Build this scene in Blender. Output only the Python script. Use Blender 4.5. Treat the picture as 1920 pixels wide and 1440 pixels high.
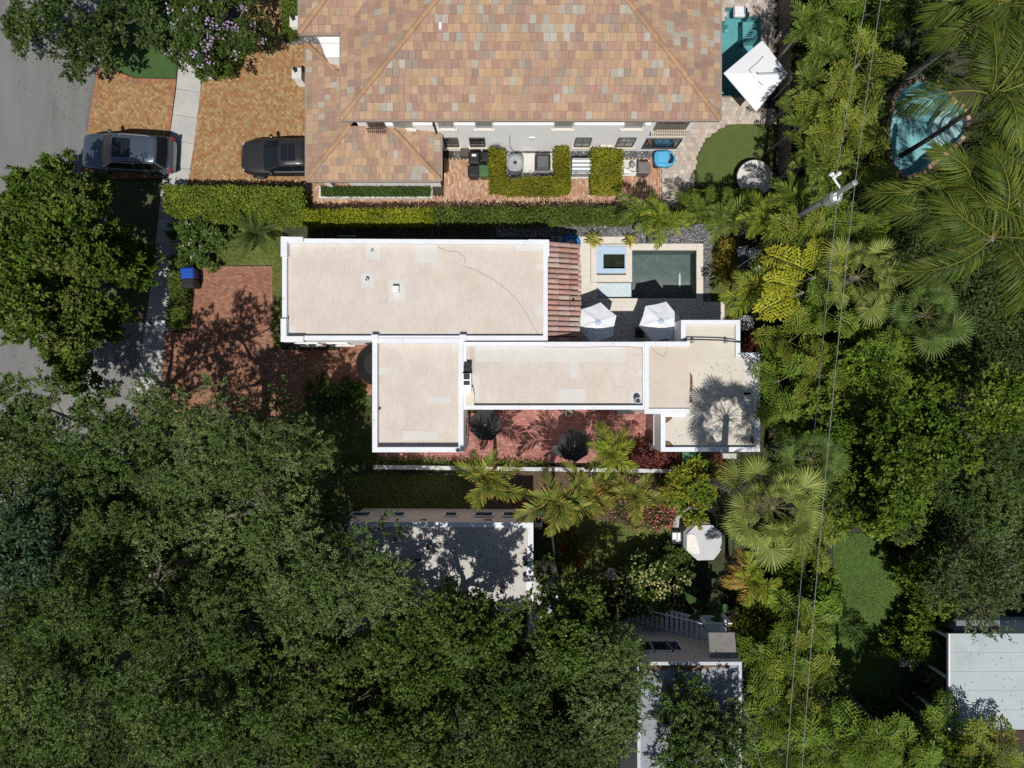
import bpy, bmesh, math, random
import numpy as np
from mathutils import Vector, Matrix, Euler

for _o in list(bpy.data.objects):
    bpy.data.objects.remove(_o)
SC = bpy.context.scene
COL = SC.collection
R = math.radians
PI = math.pi

# ------------------------------------------------------------------ camera, sky, sun, exposure
S = 0.0285          # metres per photo pixel on the ground
H = 40.0            # flying height of the camera
cam_d = bpy.data.cameras.new('camera')
cam_d.angle_x = 2 * math.atan(960 * S / H)
cam_d.sensor_fit = 'HORIZONTAL'
cam_d.clip_start = 0.5
cam_d.clip_end = 2000
cam = bpy.data.objects.new('camera', cam_d)
cam.location = (0, 0, H)
cam.rotation_euler = (0, 0, 0)
COL.objects.link(cam)
SC.camera = cam

SUN_EL = R(65.0)
SH = Vector((0.06, 1.0, 0)).normalized()            # direction in which shadows fall
world = bpy.data.worlds.new('World')
SC.world = world
world.use_nodes = True
wn = world.node_tree.nodes
wn.clear()
sky = wn.new('ShaderNodeTexSky')
sky.sky_type = 'NISHITA'
sky.sun_disc = False
sky.sun_elevation = SUN_EL
sky.sun_rotation = math.atan2(-SH.x, -SH.y)
sky.altitude = 10
bg = wn.new('ShaderNodeBackground')
bg.inputs['Strength'].default_value = 0.05
wo = wn.new('ShaderNodeOutputWorld')
world.node_tree.links.new(sky.outputs[0], bg.inputs[0])
world.node_tree.links.new(bg.outputs[0], wo.inputs[0])

sun_d = bpy.data.lights.new('sun', 'SUN')
sun_d.energy = 4.0
sun_d.angle = R(0.5)
sun_d.color = (1.0, 0.955, 0.89)
sun = bpy.data.objects.new('sun', sun_d)
_d = Vector((SH.x * math.cos(SUN_EL), SH.y * math.cos(SUN_EL), -math.sin(SUN_EL)))
sun.rotation_euler = _d.to_track_quat('-Z', 'Y').to_euler()
sun.location = (0, -20, 60)
COL.objects.link(sun)

SC.view_settings.view_transform = 'Standard'
SC.view_settings.look = 'None'
SC.view_settings.exposure = 0.0
SC.view_settings.gamma = 1.0
SC.view_settings.use_curve_mapping = False
SC.cycles.max_bounces = 6
SC.cycles.transparent_max_bounces = 8
SC.cycles.diffuse_bounces = 3
SC.cycles.use_denoising = False
SC.cycles.caustics_reflective = False
SC.cycles.caustics_refractive = False

# ------------------------------------------------------------------ helpers
def X(px, z=0.0): return (px - 960) * S * (H - z) / H
def Y(py, z=0.0): return (720 - py) * S * (H - z) / H
def P(px, py, z=0.0): return (X(px, z), Y(py, z), z)
def PP(pts, z=0.0): return [(X(a, z), Y(b, z)) for a, b in pts]

ORG = {}
def tag(o, label=None, cat=None, group=None, kind=None):
    if label: o['label'] = label
    if cat: o['category'] = cat
    if group: o['group'] = group
    if kind: o['kind'] = kind
    return o

def thing(name, label, cat, loc, rz=0.0, group=None, kind=None):
    o = bpy.data.objects.new(name, None)
    o.empty_display_size = 0.3
    o.location = loc
    o.rotation_euler = (0, 0, rz)
    COL.objects.link(o)
    ORG[o.name] = Vector(loc)
    return tag(o, label, cat, group, kind)

def link(name, me, mat, parent=None, org=None):
    if mat is not None and len(me.materials) == 0:
        me.materials.append(mat)
    o = bpy.data.objects.new(name, me)
    COL.objects.link(o)
    if parent is not None:
        o.parent = parent
        ORG[o.name] = ORG.get(parent.name, Vector((0, 0, 0)))
    else:
        o.location = org if org is not None else (0, 0, 0)
        ORG[o.name] = Vector(o.location)
    return o

class MB:
    """collects faces in world coordinates (or local ones) and links them as one mesh"""
    def __init__(s): s.v = []; s.f = []; s.c = []
    def add(s, vs, fs, col=None):
        n = len(s.v); s.v.extend([tuple(p) for p in vs])
        for f in fs:
            s.f.append(tuple(i + n for i in f)); s.c.append(col)
        return s
    def face(s, vs, col=None): return s.add(vs, [tuple(range(len(vs)))], col)
    def box(s, x0, x1, y0, y1, z0, z1, col=None, bottom=True):
        if x0 > x1: x0, x1 = x1, x0
        if y0 > y1: y0, y1 = y1, y0
        vs = [(x0,y0,z0),(x1,y0,z0),(x1,y1,z0),(x0,y1,z0),(x0,y0,z1),(x1,y0,z1),(x1,y1,z1),(x0,y1,z1)]
        fs = [(4,5,6,7),(0,1,5,4),(1,2,6,5),(2,3,7,6),(3,0,4,7)]
        if bottom: fs.append((3,2,1,0))
        return s.add(vs, fs, col)
    def obox(s, cx, cy, sx, sy, z0, z1, rot=0.0, col=None, taper=1.0):
        c, n = math.cos(rot), math.sin(rot)
        vs = []
        for z, k in ((z0, 1.0), (z1, taper)):
            for a, b in ((-1,-1),(1,-1),(1,1),(-1,1)):
                x, y = a*sx*.5*k, b*sy*.5*k
                vs.append((cx + x*c - y*n, cy + x*n + y*c, z))
        return s.add(vs, [(4,5,6,7),(0,1,5,4),(1,2,6,5),(2,3,7,6),(3,0,4,7),(3,2,1,0)], col)
    def prism(s, poly, z0, z1, col=None):
        n = len(poly)
        a = sum(poly[i][0]*poly[(i+1)%n][1] - poly[(i+1)%n][0]*poly[i][1] for i in range(n))
        if a < 0: poly = poly[::-1]
        vs = [(x, y, z0) for x, y in poly] + [(x, y, z1) for x, y in poly]
        fs = [tuple(range(n, 2*n)), tuple(range(n-1, -1, -1))]
        for i in range(n):
            j = (i+1) % n
            fs.append((i, j, j+n, i+n))
        return s.add(vs, fs, col)
    def tube(s, pts, rad, n=6, col=None, cap=True):
        pts = [Vector(p) for p in pts]
        if not hasattr(rad, '__len__'): rad = [rad]*len(pts)
        up = Vector((0, 0, 1)); vs = []; fs = []
        for i, p in enumerate(pts):
            t = (pts[min(i+1, len(pts)-1)] - pts[max(i-1, 0)])
            if t.length < 1e-9: t = Vector((0, 0, 1))
            t.normalize()
            a = t.cross(up)
            if a.length < 1e-3: a = Vector((1, 0, 0))
            a.normalize(); b = t.cross(a)
            for k in range(n):
                w = 2*PI*k/n
                vs.append(tuple(p + (a*math.cos(w) + b*math.sin(w))*rad[i]))
        for i in range(len(pts)-1):
            for k in range(n):
                j = (k+1) % n
                fs.append((i*n+k, i*n+j, (i+1)*n+j, (i+1)*n+k))
        if cap:
            fs.append(tuple(range(n-1, -1, -1))); m = (len(pts)-1)*n
            fs.append(tuple(range(m, m+n)))
        return s.add(vs, fs, col)
    def lathe(s, c, prof, n=20, col=None, sx=1.0, sy=1.0):
        vs = []; fs = []
        for r, z in prof:
            for k in range(n):
                w = 2*PI*k/n
                vs.append((c[0] + r*sx*math.cos(w), c[1] + r*sy*math.sin(w), c[2] + z))
        for i in range(len(prof)-1):
            for k in range(n):
                j = (k+1) % n
                fs.append((i*n+k, i*n+j, (i+1)*n+j, (i+1)*n+k))
        fs.append(tuple(range(n-1, -1, -1))); m = (len(prof)-1)*n
        fs.append(tuple(range(m, m+n)))
        return s.add(vs, fs, col)
    def build(s, name, mat, parent=None, local=False, smooth=False, org=None, bevel=0.0, subsurf=0):
        v = np.array(s.v, dtype=np.float64)
        if parent is not None:
            o0 = Vector((0, 0, 0)) if local else ORG.get(parent.name, Vector((0, 0, 0)))
        elif org is not None:
            o0 = Vector(org)
        else:
            o0 = Vector(((v[:,0].min()+v[:,0].max())/2, (v[:,1].min()+v[:,1].max())/2, v[:,2].min()))
        v = v - np.array(o0)
        me = bpy.data.meshes.new(name)
        me.from_pydata([tuple(p) for p in v], [], s.f)
        if any(c is not None for c in s.c):
            at = me.attributes.new('Col', 'FLOAT_COLOR', 'FACE')
            arr = np.ones((len(s.f), 4), dtype=np.float32)
            for i, c in enumerate(s.c):
                if c is not None: arr[i, :3] = c
            at.data.foreach_set('color', arr.ravel())
        if smooth:
            me.polygons.foreach_set('use_smooth', [True]*len(me.polygons))
        me.update()
        o = link(name, me, mat, parent, o0)
        if bevel:
            b = o.modifiers.new('bevel', 'BEVEL'); b.width = bevel; b.segments = 2; b.limit_method = 'ANGLE'
        if subsurf:
            m = o.modifiers.new('sub', 'SUBSURF'); m.levels = subsurf; m.render_levels = subsurf
        return o

def sheet(name, outer, mat, z=0.0, holes=(), parent=None, thick=0.0):
    """flat sheet with holes, triangulated; outer and holes are world xy loops"""
    bm = bmesh.new()
    edges = []
    for loop in [outer] + list(holes):
        vs = [bm.verts.new((x, y, z)) for x, y in loop]
        for i in range(len(vs)):
            edges.append(bm.edges.new((vs[i], vs[(i+1) % len(vs)])))
    bmesh.ops.triangle_fill(bm, use_beauty=True, use_dissolve=False, edges=edges, normal=(0, 0, 1))
    for f in bm.faces:
        if f.normal.z < 0: f.normal_flip()
    if thick:
        bd = [e for e in bm.edges if len(e.link_faces) == 1]
        r = bmesh.ops.extrude_edge_only(bm, edges=bd)
        for g in r['geom']:
            if isinstance(g, bmesh.types.BMVert): g.co.z -= thick
    me = bpy.data.meshes.new(name)
    o0 = ORG.get(parent.name, Vector((0, 0, 0))) if parent is not None else Vector((0, 0, 0))
    for v in bm.verts: v.co -= o0
    bm.to_mesh(me); bm.free()
    return link(name, me, mat, parent)

def struct(o): o['kind'] = 'structure'; return o

def arc(cx, cy, r, a0, a1, n):
    return [(cx + r*math.cos(R(a0+(a1-a0)*i/n)), cy + r*math.sin(R(a0+(a1-a0)*i/n))) for i in range(n+1)]

def inside(poly, x, y):
    c = False; n = len(poly); j = n-1
    for i in range(n):
        xi, yi = poly[i]; xj, yj = poly[j]
        if (yi > y) != (yj > y) and x < (xj-xi)*(y-yi)/(yj-yi+1e-12)+xi: c = not c
        j = i
    return c

def edge_dist(poly, x, y):
    best = 1e9; n = len(poly)
    for i in range(n):
        ax, ay = poly[i]; bx, by = poly[(i+1) % n]
        dx, dy = bx-ax, by-ay
        t = max(0, min(1, ((x-ax)*dx+(y-ay)*dy)/(dx*dx+dy*dy+1e-12)))
        best = min(best, math.hypot(x-ax-t*dx, y-ay-t*dy))
    return best

def clip_poly(poly, clip):
    """Sutherland-Hodgman: poly clipped by the convex CCW polygon clip"""
    out = list(poly)
    n = len(clip)
    for i in range(n):
        ax, ay = clip[i]; bx, by = clip[(i+1) % n]
        inp = out; out = []
        if not inp: break
        def sd(p): return (bx-ax)*(p[1]-ay)-(by-ay)*(p[0]-ax)
        for k in range(len(inp)):
            p, q = inp[k], inp[(k+1) % len(inp)]
            sp, sq = sd(p), sd(q)
            if sp >= -1e-9: out.append(p)
            if (sp > 1e-9 and sq < -1e-9) or (sp < -1e-9 and sq > 1e-9):
                t = sp/(sp-sq)
                out.append((p[0]+(q[0]-p[0])*t, p[1]+(q[1]-p[1])*t))
    return out

def ccw(p):
    a = sum(p[i][0]*p[(i+1)%len(p)][1]-p[(i+1)%len(p)][0]*p[i][1] for i in range(len(p)))
    return p if a > 0 else p[::-1]

def copy_tree(o, parent=None):
    c = o.copy(); COL.objects.link(c); c.parent = parent
    ORG[c.name] = ORG.get(o.name, Vector((0, 0, 0)))
    for ch in list(o.children): copy_tree(ch, c)
    return c

# ------------------------------------------------------------------ materials
def new_mat(name):
    m = bpy.data.materials.new(name); m.use_nodes = True
    nt = m.node_tree; nt.nodes.clear()
    return m, nt, nt.nodes, nt.links

def M(name, col, rough=0.85, var=0.12, scale=3.0, bump=0.0, bscale=60.0, attr=False, metal=0.0, spec=0.3,
      col2=None, c2scale=0.6, c2lo=0.5, c2hi=0.7, stretch=None, coat=0.0, fine=0.0, fscale=40.0, rand=0.0, bdist=0.02):
    m, nt, N, L = new_mat(name)
    out = N.new('ShaderNodeOutputMaterial'); p = N.new('ShaderNodeBsdfPrincipled')
    L.new(p.outputs[0], out.inputs[0])
    tc = N.new('ShaderNodeNewGeometry'); vec = tc.outputs['Position']
    if stretch:
        mp = N.new('ShaderNodeMapping'); mp.inputs['Scale'].default_value = stretch
        L.new(vec, mp.inputs[0]); svec = mp.outputs[0]
    else: svec = vec
    def noise(sc, v, det=6.0):
        n = N.new('ShaderNodeTexNoise'); n.inputs['Scale'].default_value = sc; n.inputs['Detail'].default_value = det
        n.inputs['Roughness'].default_value = 0.65
        L.new(v, n.inputs['Vector']); return n.outputs['Fac']
    def mul(cs, fs):
        x = N.new('ShaderNodeMix'); x.data_type = 'RGBA'; x.blend_type = 'MULTIPLY'; x.inputs[0].default_value = 1
        L.new(cs, x.inputs[6]); L.new(fs, x.inputs[7]); return x.outputs[2]
    def rng(f, a, b):
        r = N.new('ShaderNodeMapRange'); r.inputs[1].default_value = 0.3; r.inputs[2].default_value = 0.7
        r.inputs[3].default_value = a; r.inputs[4].default_value = b; L.new(f, r.inputs[0]); return r.outputs[0]
    rgb = N.new('ShaderNodeRGB'); rgb.outputs[0].default_value = (*col, 1); c = rgb.outputs[0]
    if attr:
        a = N.new('ShaderNodeAttribute'); a.attribute_name = 'Col'; c = mul(c, a.outputs['Color'])
    if col2:
        r = N.new('ShaderNodeMapRange'); r.interpolation_type = 'SMOOTHSTEP'
        r.inputs[1].default_value = c2lo; r.inputs[2].default_value = c2hi
        L.new(noise(c2scale, svec), r.inputs[0])
        x = N.new('ShaderNodeMix'); x.data_type = 'RGBA'
        L.new(r.outputs[0], x.inputs[0]); L.new(c, x.inputs[6]); x.inputs[7].default_value = (*col2, 1); c = x.outputs[2]
    if var: c = mul(c, rng(noise(scale, svec), 1-var, 1+var))
    if fine: c = mul(c, rng(noise(fscale, svec, 3.0), 1-fine, 1+fine))
    if rand:
        oi = N.new('ShaderNodeObjectInfo'); r = N.new('ShaderNodeMapRange')
        r.inputs[3].default_value = 1-rand; r.inputs[4].default_value = 1+rand
        L.new(oi.outputs['Random'], r.inputs[0]); c = mul(c, r.outputs[0])
    L.new(c, p.inputs['Base Color'])
    p.inputs['Roughness'].default_value = rough; p.inputs['Metallic'].default_value = metal
    p.inputs['Specular IOR Level'].default_value = spec
    if coat: p.inputs['Coat Weight'].default_value = coat; p.inputs['Coat Roughness'].default_value = 0.05
    if bump:
        b = N.new('ShaderNodeBump'); b.inputs['Strength'].default_value = bump; b.inputs['Distance'].default_value = bdist
        L.new(noise(bscale, svec, 8.0), b.inputs['Height']); L.new(b.outputs[0], p.inputs['Normal'])
    return m

def leaf_mat(name, trans=0.25, rough=0.5, spec=0.3, rand=0.12):
    m, nt, N, L = new_mat(name)
    out = N.new('ShaderNodeOutputMaterial')
    a = N.new('ShaderNodeAttribute'); a.attribute_name = 'Col'; c = a.outputs['Color']
    if rand:
        oi = N.new('ShaderNodeObjectInfo'); r = N.new('ShaderNodeMapRange')
        r.inputs[3].default_value = 1-rand; r.inputs[4].default_value = 1+rand
        L.new(oi.outputs['Random'], r.inputs[0])
        x = N.new('ShaderNodeMix'); x.data_type = 'RGBA'; x.blend_type = 'MULTIPLY'; x.inputs[0].default_value = 1
        L.new(c, x.inputs[6]); L.new(r.outputs[0], x.inputs[7]); c = x.outputs[2]
    p = N.new('ShaderNodeBsdfPrincipled'); L.new(c, p.inputs['Base Color'])
    p.inputs['Roughness'].default_value = rough; p.inputs['Specular IOR Level'].default_value = spec
    t = N.new('ShaderNodeBsdfTranslucent')
    x = N.new('ShaderNodeMix'); x.data_type = 'RGBA'; x.blend_type = 'MULTIPLY'; x.inputs[0].default_value = 1
    L.new(c, x.inputs[6]); x.inputs[7].default_value = (1.15, 1.25, 0.5, 1); L.new(x.outputs[2], t.inputs['Color'])
    mx = N.new('ShaderNodeMixShader'); mx.inputs[0].default_value = trans
    L.new(p.outputs[0], mx.inputs[1]); L.new(t.outputs[0], mx.inputs[2]); L.new(mx.outputs[0], out.inputs[0])
    return m

def water_mat(name, tint, ripple=0.3, scale=6.0):
    m, nt, N, L = new_mat(name)
    out = N.new('ShaderNodeOutputMaterial')
    tc = N.new('ShaderNodeTexCoord')
    n = N.new('ShaderNodeTexNoise'); n.inputs['Scale'].default_value = scale; n.inputs['Detail'].default_value = 4
    n.inputs['Distortion'].default_value = 1.2
    L.new(tc.outputs['Object'], n.inputs['Vector'])
    b = N.new('ShaderNodeBump'); b.inputs['Strength'].default_value = ripple; b.inputs['Distance'].default_value = 0.05
    L.new(n.outputs['Fac'], b.inputs['Height'])
    t = N.new('ShaderNodeBsdfTransparent'); t.inputs[0].default_value = (*tint, 1)
    g = N.new('ShaderNodeBsdfGlossy'); g.inputs['Roughness'].default_value = 0.06; L.new(b.outputs[0], g.inputs['Normal'])
    f = N.new('ShaderNodeFresnel'); f.inputs[0].default_value = 1.33; L.new(b.outputs[0], f.inputs['Normal'])
    mx = N.new('ShaderNodeMixShader'); L.new(f.outputs[0], mx.inputs[0]); L.new(t.outputs[0], mx.inputs[1]); L.new(g.outputs[0], mx.inputs[2])
    L.new(mx.outputs[0], out.inputs[0])
    return m

def glass_mat(name, col, rough=0.06):
    return M(name, col, rough=rough, var=0, spec=0.6)

mt = {}
mt['soil'] = M('soil', (.045, .038, .026), .95, .35, 1.3, bump=.6, bscale=9, col2=(.05, .07, .03), c2scale=.5, c2lo=.42, c2hi=.62, fine=.4, fscale=14)
mt['asphalt'] = M('asphalt', (.175, .178, .175), .9, .10, .5, bump=.3, bscale=90, fine=.18, fscale=22, col2=(.125, .126, .124), c2scale=.3, c2lo=.52, c2hi=.72, stretch=(2.2, .4, 1))
mt['apron'] = M('apron_concrete', (.20, .20, .19), .9, .14, 1.0, bump=.25, bscale=60, fine=.1)
mt['concrete'] = M('concrete', (.43, .43, .41), .9, .10, 1.2, bump=.25, bscale=60, fine=.10, fscale=25, rand=.06)
mt['white_conc'] = M('white_concrete', (.62, .61, .58), .85, .08, 2, bump=.15)
mt['joint'] = M('joint_sand', (.20, .16, .12), .95, .2, 6)
mt['brick'] = M('brick_pavers', (1, 1, 1), .88, .10, 9, bump=.25, bscale=70, attr=True, fine=.10)
mt['paver'] = M('cast_pavers', (1, 1, 1), .88, .08, 6, bump=.2, attr=True, fine=.08)
mt['turf'] = M('artificial_turf', (.095, .125, .034), .9, .10, 2, bump=.9, bscale=110, fine=.3, fscale=60)
mt['turf2'] = M('clipped_turf', (.055, .11, .03), .9, .15, 2, bump=.9, bscale=90, fine=.3, fscale=50)
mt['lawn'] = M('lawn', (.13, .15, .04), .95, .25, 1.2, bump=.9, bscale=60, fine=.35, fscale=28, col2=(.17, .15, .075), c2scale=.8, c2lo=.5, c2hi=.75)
mt['lawn_dark'] = M('shade_toned_lawn', (.075, .10, .035), .95, .25, 1.2, bump=.9, bscale=50, fine=.4, fscale=22, col2=(.11, .085, .055), c2scale=.7, c2lo=.45, c2hi=.7)  # darker copy of the lawn, the shade over it put into the colour
mt['mulch'] = M('mulch', (.10, .07, .05), .95, .3, 4, bump=.9, bscale=30, fine=.5, fscale=16)
mt['white_wall'] = M('white_stucco', (.90, .90, .89), .85, .04, 2, bump=.15, bscale=80)
mt['parapet'] = M('white_parapet_paint', (.72, .75, .79), .7, .05, 1.5, bump=.1, bscale=40, col2=(.50, .50, .48), c2scale=1.6, c2lo=.58, c2hi=.78, fine=.03, fscale=9)
mt['beige_wall'] = M('beige_stucco', (.66, .57, .51), .9, .05, 2, bump=.15, bscale=80)
mt['cream_trim'] = M('cream_trim', (.66, .60, .50), .8, .05, 3)
mt['dark_metal'] = M('dark_metal', (.03, .03, .032), .5, .1, 5)
mt['grey_metal'] = M('grey_metal', (.32, .34, .36), .5, .1, 5, metal=.4)
mt['white_metal'] = M('white_painted_metal', (.75, .76, .78), .5, .05, 5)
mt['glass_dark'] = glass_mat('dark_glass', (.022, .026, .032))
mt['glass_pale'] = glass_mat('curtained_glass', (.28, .29, .28), .15)
mt['bark'] = M('bark', (.17, .15, .125), .95, .3, 5, bump=.8, bscale=20, stretch=(1, 1, .25))
mt['palm_bark'] = M('palm_bark', (.19, .175, .15), .95, .2, 6, bump=.9, bscale=9, stretch=(.3, .3, 5))
mt['rock'] = M('gravel_stones', (1, 1, 1), .9, .2, 8, attr=True)
mt['leaf'] = leaf_mat('leaf', trans=.2, rough=.6, spec=.05)
mt['leaf_gloss'] = leaf_mat('leaf_gloss', trans=.18, rough=.45, spec=.09)
mt['frond'] = leaf_mat('palm_leaf', trans=.2, rough=.45, spec=.1, rand=.18)
mt['petal'] = leaf_mat('petal', trans=.2, rough=.7, spec=.1, rand=0)
# ------------------------------------------------------------------ the ground and what is laid on it
rng = random.Random(7)
POOL_A = PP([(1340, 40), (1361, 40), (1361, 12), (1404, 12), (1404, 32), (1427, 32), (1427, 180), (1340, 180)])
POOL_B = PP([(1185, 470), (1305, 470), (1305, 559), (1119, 559), (1119, 530), (1185, 530)])
SPA = PP([(1130, 478), (1170, 478), (1170, 505), (1130, 505)])
kid = [(1672, 222), (1678, 190), (1694, 166), (1722, 153), (1752, 156), (1774, 172), (1784, 192), (1806, 204), (1813, 228),
       (1806, 252), (1784, 276), (1750, 300), (1728, 322), (1700, 330), (1678, 310), (1668, 280), (1668, 248)]
POOL_C = PP(kid)

g = sheet('ground', [(-200, -200), (200, -200), (200, 200), (-200, 200)], mt['soil'], -0.03, holes=[POOL_A, POOL_B, POOL_C])
struct(g)

struct(sheet('road', PP([(-1500, -900), (232, -900), (186, 100), (165, 245), (150, 345), (118, 560), (98, 720), (40, 1100), (-40, 1600), (-1500, 2600)]), mt['asphalt'], 0.0))
struct(sheet('driveway_apron', PP([(114, 606), (278, 604), (306, 622), (304, 700), (290, 830), (90, 830)]), mt['apron'], 0.008))
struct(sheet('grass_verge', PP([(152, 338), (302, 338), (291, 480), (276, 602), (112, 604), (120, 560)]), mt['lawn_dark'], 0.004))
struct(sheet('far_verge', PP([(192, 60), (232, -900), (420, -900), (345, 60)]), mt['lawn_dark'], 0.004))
isl = PP([(196, 84), (187, 118), (253, 145), (330, 147), (338, 84), (340, 20), (205, 20)])
struct(sheet('turf_island', isl, mt['turf2'], 0.03, thick=.05))

# pavement slabs
sl = [(346, 0), (336, 105), (333, 150), (318, 260), (303, 350), (290, 480), (274, 600), (262, 680), (248, 790)]
sr = [(392, 0), (382, 105), (378, 150), (362, 280), (350, 350), (331, 480), (309, 600), (305, 680), (296, 790)]
def at_y(pl, y):
    for (xa, ya), (xb, yb) in zip(pl, pl[1:]):
        if ya <= y <= yb: return xa + (xb-xa)*(y-ya)/(yb-ya)
    return pl[-1][0]
sw = struct(sheet('pavement', PP(sl + sr[::-1]), mt['joint'], 0.012))
y0 = 23
while y0 < 740:
    y1 = y0 + 48
    q = PP([(at_y(sl, y0+.5)+.3, y0+.4), (at_y(sr, y0+.5-6)-.3, y0+.4+7), (at_y(sr, y1-.5)-.3, y1-.4+7), (at_y(sl, y1-.5)+.3, y1-.4)])
    b = MB(); b.prism(q, .006, .034 + rng.uniform(-.003, .003))
    b.build('slab', mt['concrete'], sw, bevel=.006)
    y0 = y1

def pick(pal, r, amt=.16):
    c = r.choice(pal); k = 1 + r.uniform(-amt, amt); h = r.uniform(-.04, .04)
    return (c[0]*k*(1+h), c[1]*k, c[2]*k*(1-h))

def bricks(parent, poly, pal, size=(.2, .1), pattern='herring', rot=0.0, z=.03, seed=1, holes=(), gap=.006, border=0.0, bpal=None, name='brick_field', mat='brick', amt=.16, frame=None):
    """real bricks joined into one part (each is about 7 px long in the photograph)"""
    r = random.Random(seed); b = MB()
    xs = [p[0] for p in poly]; ys = [p[1] for p in poly]
    cx, cy = (min(xs)+max(xs))/2, (min(ys)+max(ys))/2
    rad = math.hypot(max(xs)-min(xs), max(ys)-min(ys))/2 + .5
    L, W = size; cr, sn = math.cos(rot), math.sin(rot)
    def put(u, v, du, dv):
        mx, my = u+du/2, v+dv/2
        wx, wy = cx+mx*cr-my*sn, cy+mx*sn+my*cr
        if not inside(poly, wx, wy): return
        if border and edge_dist(poly, wx, wy) < border: return
        for h in holes:
            if inside(h, wx, wy): return
        zt = z + r.uniform(-.002, .003); g2 = gap/2
        vs = []
        for zz, e in ((z-.02, 0), (zt-.004, 0), (zt, .005)):
            for a, c in ((u+g2+e, v+g2+e), (u+du-g2-e, v+g2+e), (u+du-g2-e, v+dv-g2-e), (u+g2+e, v+dv-g2-e)):
                vs.append((cx+a*cr-c*sn, cy+a*sn+c*cr, zz))
        fs = [(8, 9, 10, 11)]
        for k in range(4):
            j = (k+1) % 4
            fs.append((4+k, 4+j, 8+j, 8+k)); fs.append((k, j, 4+j, 4+k))
        b.add(vs, fs, pick(pal, r, amt))
    if pattern == 'herring':
        n = int(rad/W)+2
        for i in range(-n, n):
            for j in range(-n, n):
                d = (i-j) % 4
                if d == 0: put(i*W, j*W, L, W)
                elif d == 3: put(i*W, j*W, W, L)
    else:
        nu, nv = int(rad/L)+2, int(rad/W)+2
        for j in range(-nv, nv):
            for i in range(-nu, nu):
                put(i*L + (L/2 if j % 2 and pattern == 'run' else 0), j*W, L, W)
    if border:   # a soldier course round the edge
        n = len(poly)
        for i in range(n):
            ax, ay = poly[i]; bx, by = poly[(i+1) % n]
            ln = math.hypot(bx-ax, by-ay); m = max(1, int(ln/W))
            ux, uy = (bx-ax)/ln, (by-ay)/ln; nx, ny = -uy, ux
            for k in range(m):
                s0, s1 = ln*k/m+gap/2, ln*(k+1)/m-gap/2
                e0, e1 = .004, border*1.0
                mxp = (ax+ux*(s0+s1)/2+nx*.1, ay+uy*(s0+s1)/2+ny*.1)
                if not inside(poly, *mxp): continue
                q = [(ax+ux*s0+nx*e0, ay+uy*s0+ny*e0), (ax+ux*s1+nx*e0, ay+uy*s1+ny*e0), (ax+ux*s1+nx*e1, ay+uy*s1+ny*e1), (ax+ux*s0+nx*e1, ay+uy*s0+ny*e1)]
                zt = z + r.uniform(-.002, .003)
                vs = [(x, y, z-.02) for x, y in q] + [(x, y, zt) for x, y in q]
                b.add(vs, [(4, 5, 6, 7), (0, 1, 5, 4), (1, 2, 6, 5), (2, 3, 7, 6), (3, 0, 4, 7)], pick(bpal or pal, r, amt))
    o = b.build(name, mt[mat], parent)
    o['kind'] = 'stuff'
    return o

ORANGE = [(.33, .195, .088), (.35, .22, .10), (.31, .165, .075), (.36, .25, .12), (.33, .19, .085), (.38, .28, .145), (.31, .15, .07)]
RUST = [(.34, .16, .08), (.31, .14, .07), (.36, .19, .09)]
PINK = [(.47, .28, .185), (.44, .24, .16), (.50, .33, .22), (.42, .21, .14), (.54, .40, .28), (.47, .30, .19)]
RED = [(.295, .145, .095), (.275, .13, .085), (.315, .16, .105), (.265, .12, .078), (.33, .18, .12)]
WINE = [(.375, .16, .138), (.335, .135, .115), (.415, .185, .155), (.365, .155, .135), (.44, .235, .195), (.35, .165, .145)]
TAN = [(.50, .44, .38), (.46, .39, .33), (.54, .49, .43), (.43, .36, .31)]
CREAM = [(.55, .50, .43), (.52, .46, .39), (.58, .53, .46)]

def paved(sname, poly, pal, z=.03, under=.010, **k):
    poly = ccw(poly)
    o = struct(sheet(sname, poly, mt['joint'], under, holes=k.pop('cut', ())))
    bricks(o, poly, pal, z=z, **k)
    return o

drive_w = PP([(184, 121), (253, 147), (331, 149), (317, 262), (305, 334), (154, 336), (165, 245)])
paved('orange_brick_driveway', drive_w, ORANGE, rot=R(45), seed=3, border=.2, bpal=RUST)
drive_e = PP([(379, 148), (400, 146), (428, 141), (448, 124), (456, 96), (455, 50), (440, -140), (531, -140), (531, 84), (655, 84), (655, 347), (353, 347), (362, 280)])
paved('orange_brick_forecourt', drive_e, ORANGE, rot=R(45), seed=4)
path_s = PP([(566, 347), (655, 347), (655, 368), (832, 368), (832, 299), (1240, 299), (1240, 390), (566, 399)])
paved('pink_brick_side_path', path_s, PINK, rot=R(90), pattern='run', seed=5, amt=.2)
red_d = PP([(372, 499), (511, 499), (512, 656), (572, 656), (572, 742), (566, 770), (480, 790), (300, 800), (304, 690), (306, 624), (343, 622), (352, 560)])
paved('red_brick_driveway', red_d, RED, pattern='run', seed=6, border=.1)
red_p = PP([(573, 657), (640, 657), (640, 642), (716, 642), (716, 740), (573, 742)])
paved('red_brick_entry_path', red_p, RED, pattern='run', rot=R(0), seed=8)
court = PP([(878, 758), (1224, 758), (1224, 820), (1255, 862), (1150, 872), (720, 862), (700, 845), (878, 840)])
paved('wine_brick_courtyard', court, WINE, pattern='run', seed=9)
pav_e = PP([(1241, 299), (1258, 299), (1258, 190), (1330, 190), (1330, -60), (1452, -60), (1452, 232), (1380, 232), (1350, 240), (1325, 260), (1308, 292), (1301, 330), (1300, 352), (1290, 352), (1290, 392), (1241, 392)])
paved('tan_paver_terrace', pav_e, TAN, size=(.24, .24), pattern='run', mat='paver', seed=10, holes=[POOL_A], cut=[POOL_A], name='paver_field')

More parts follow.
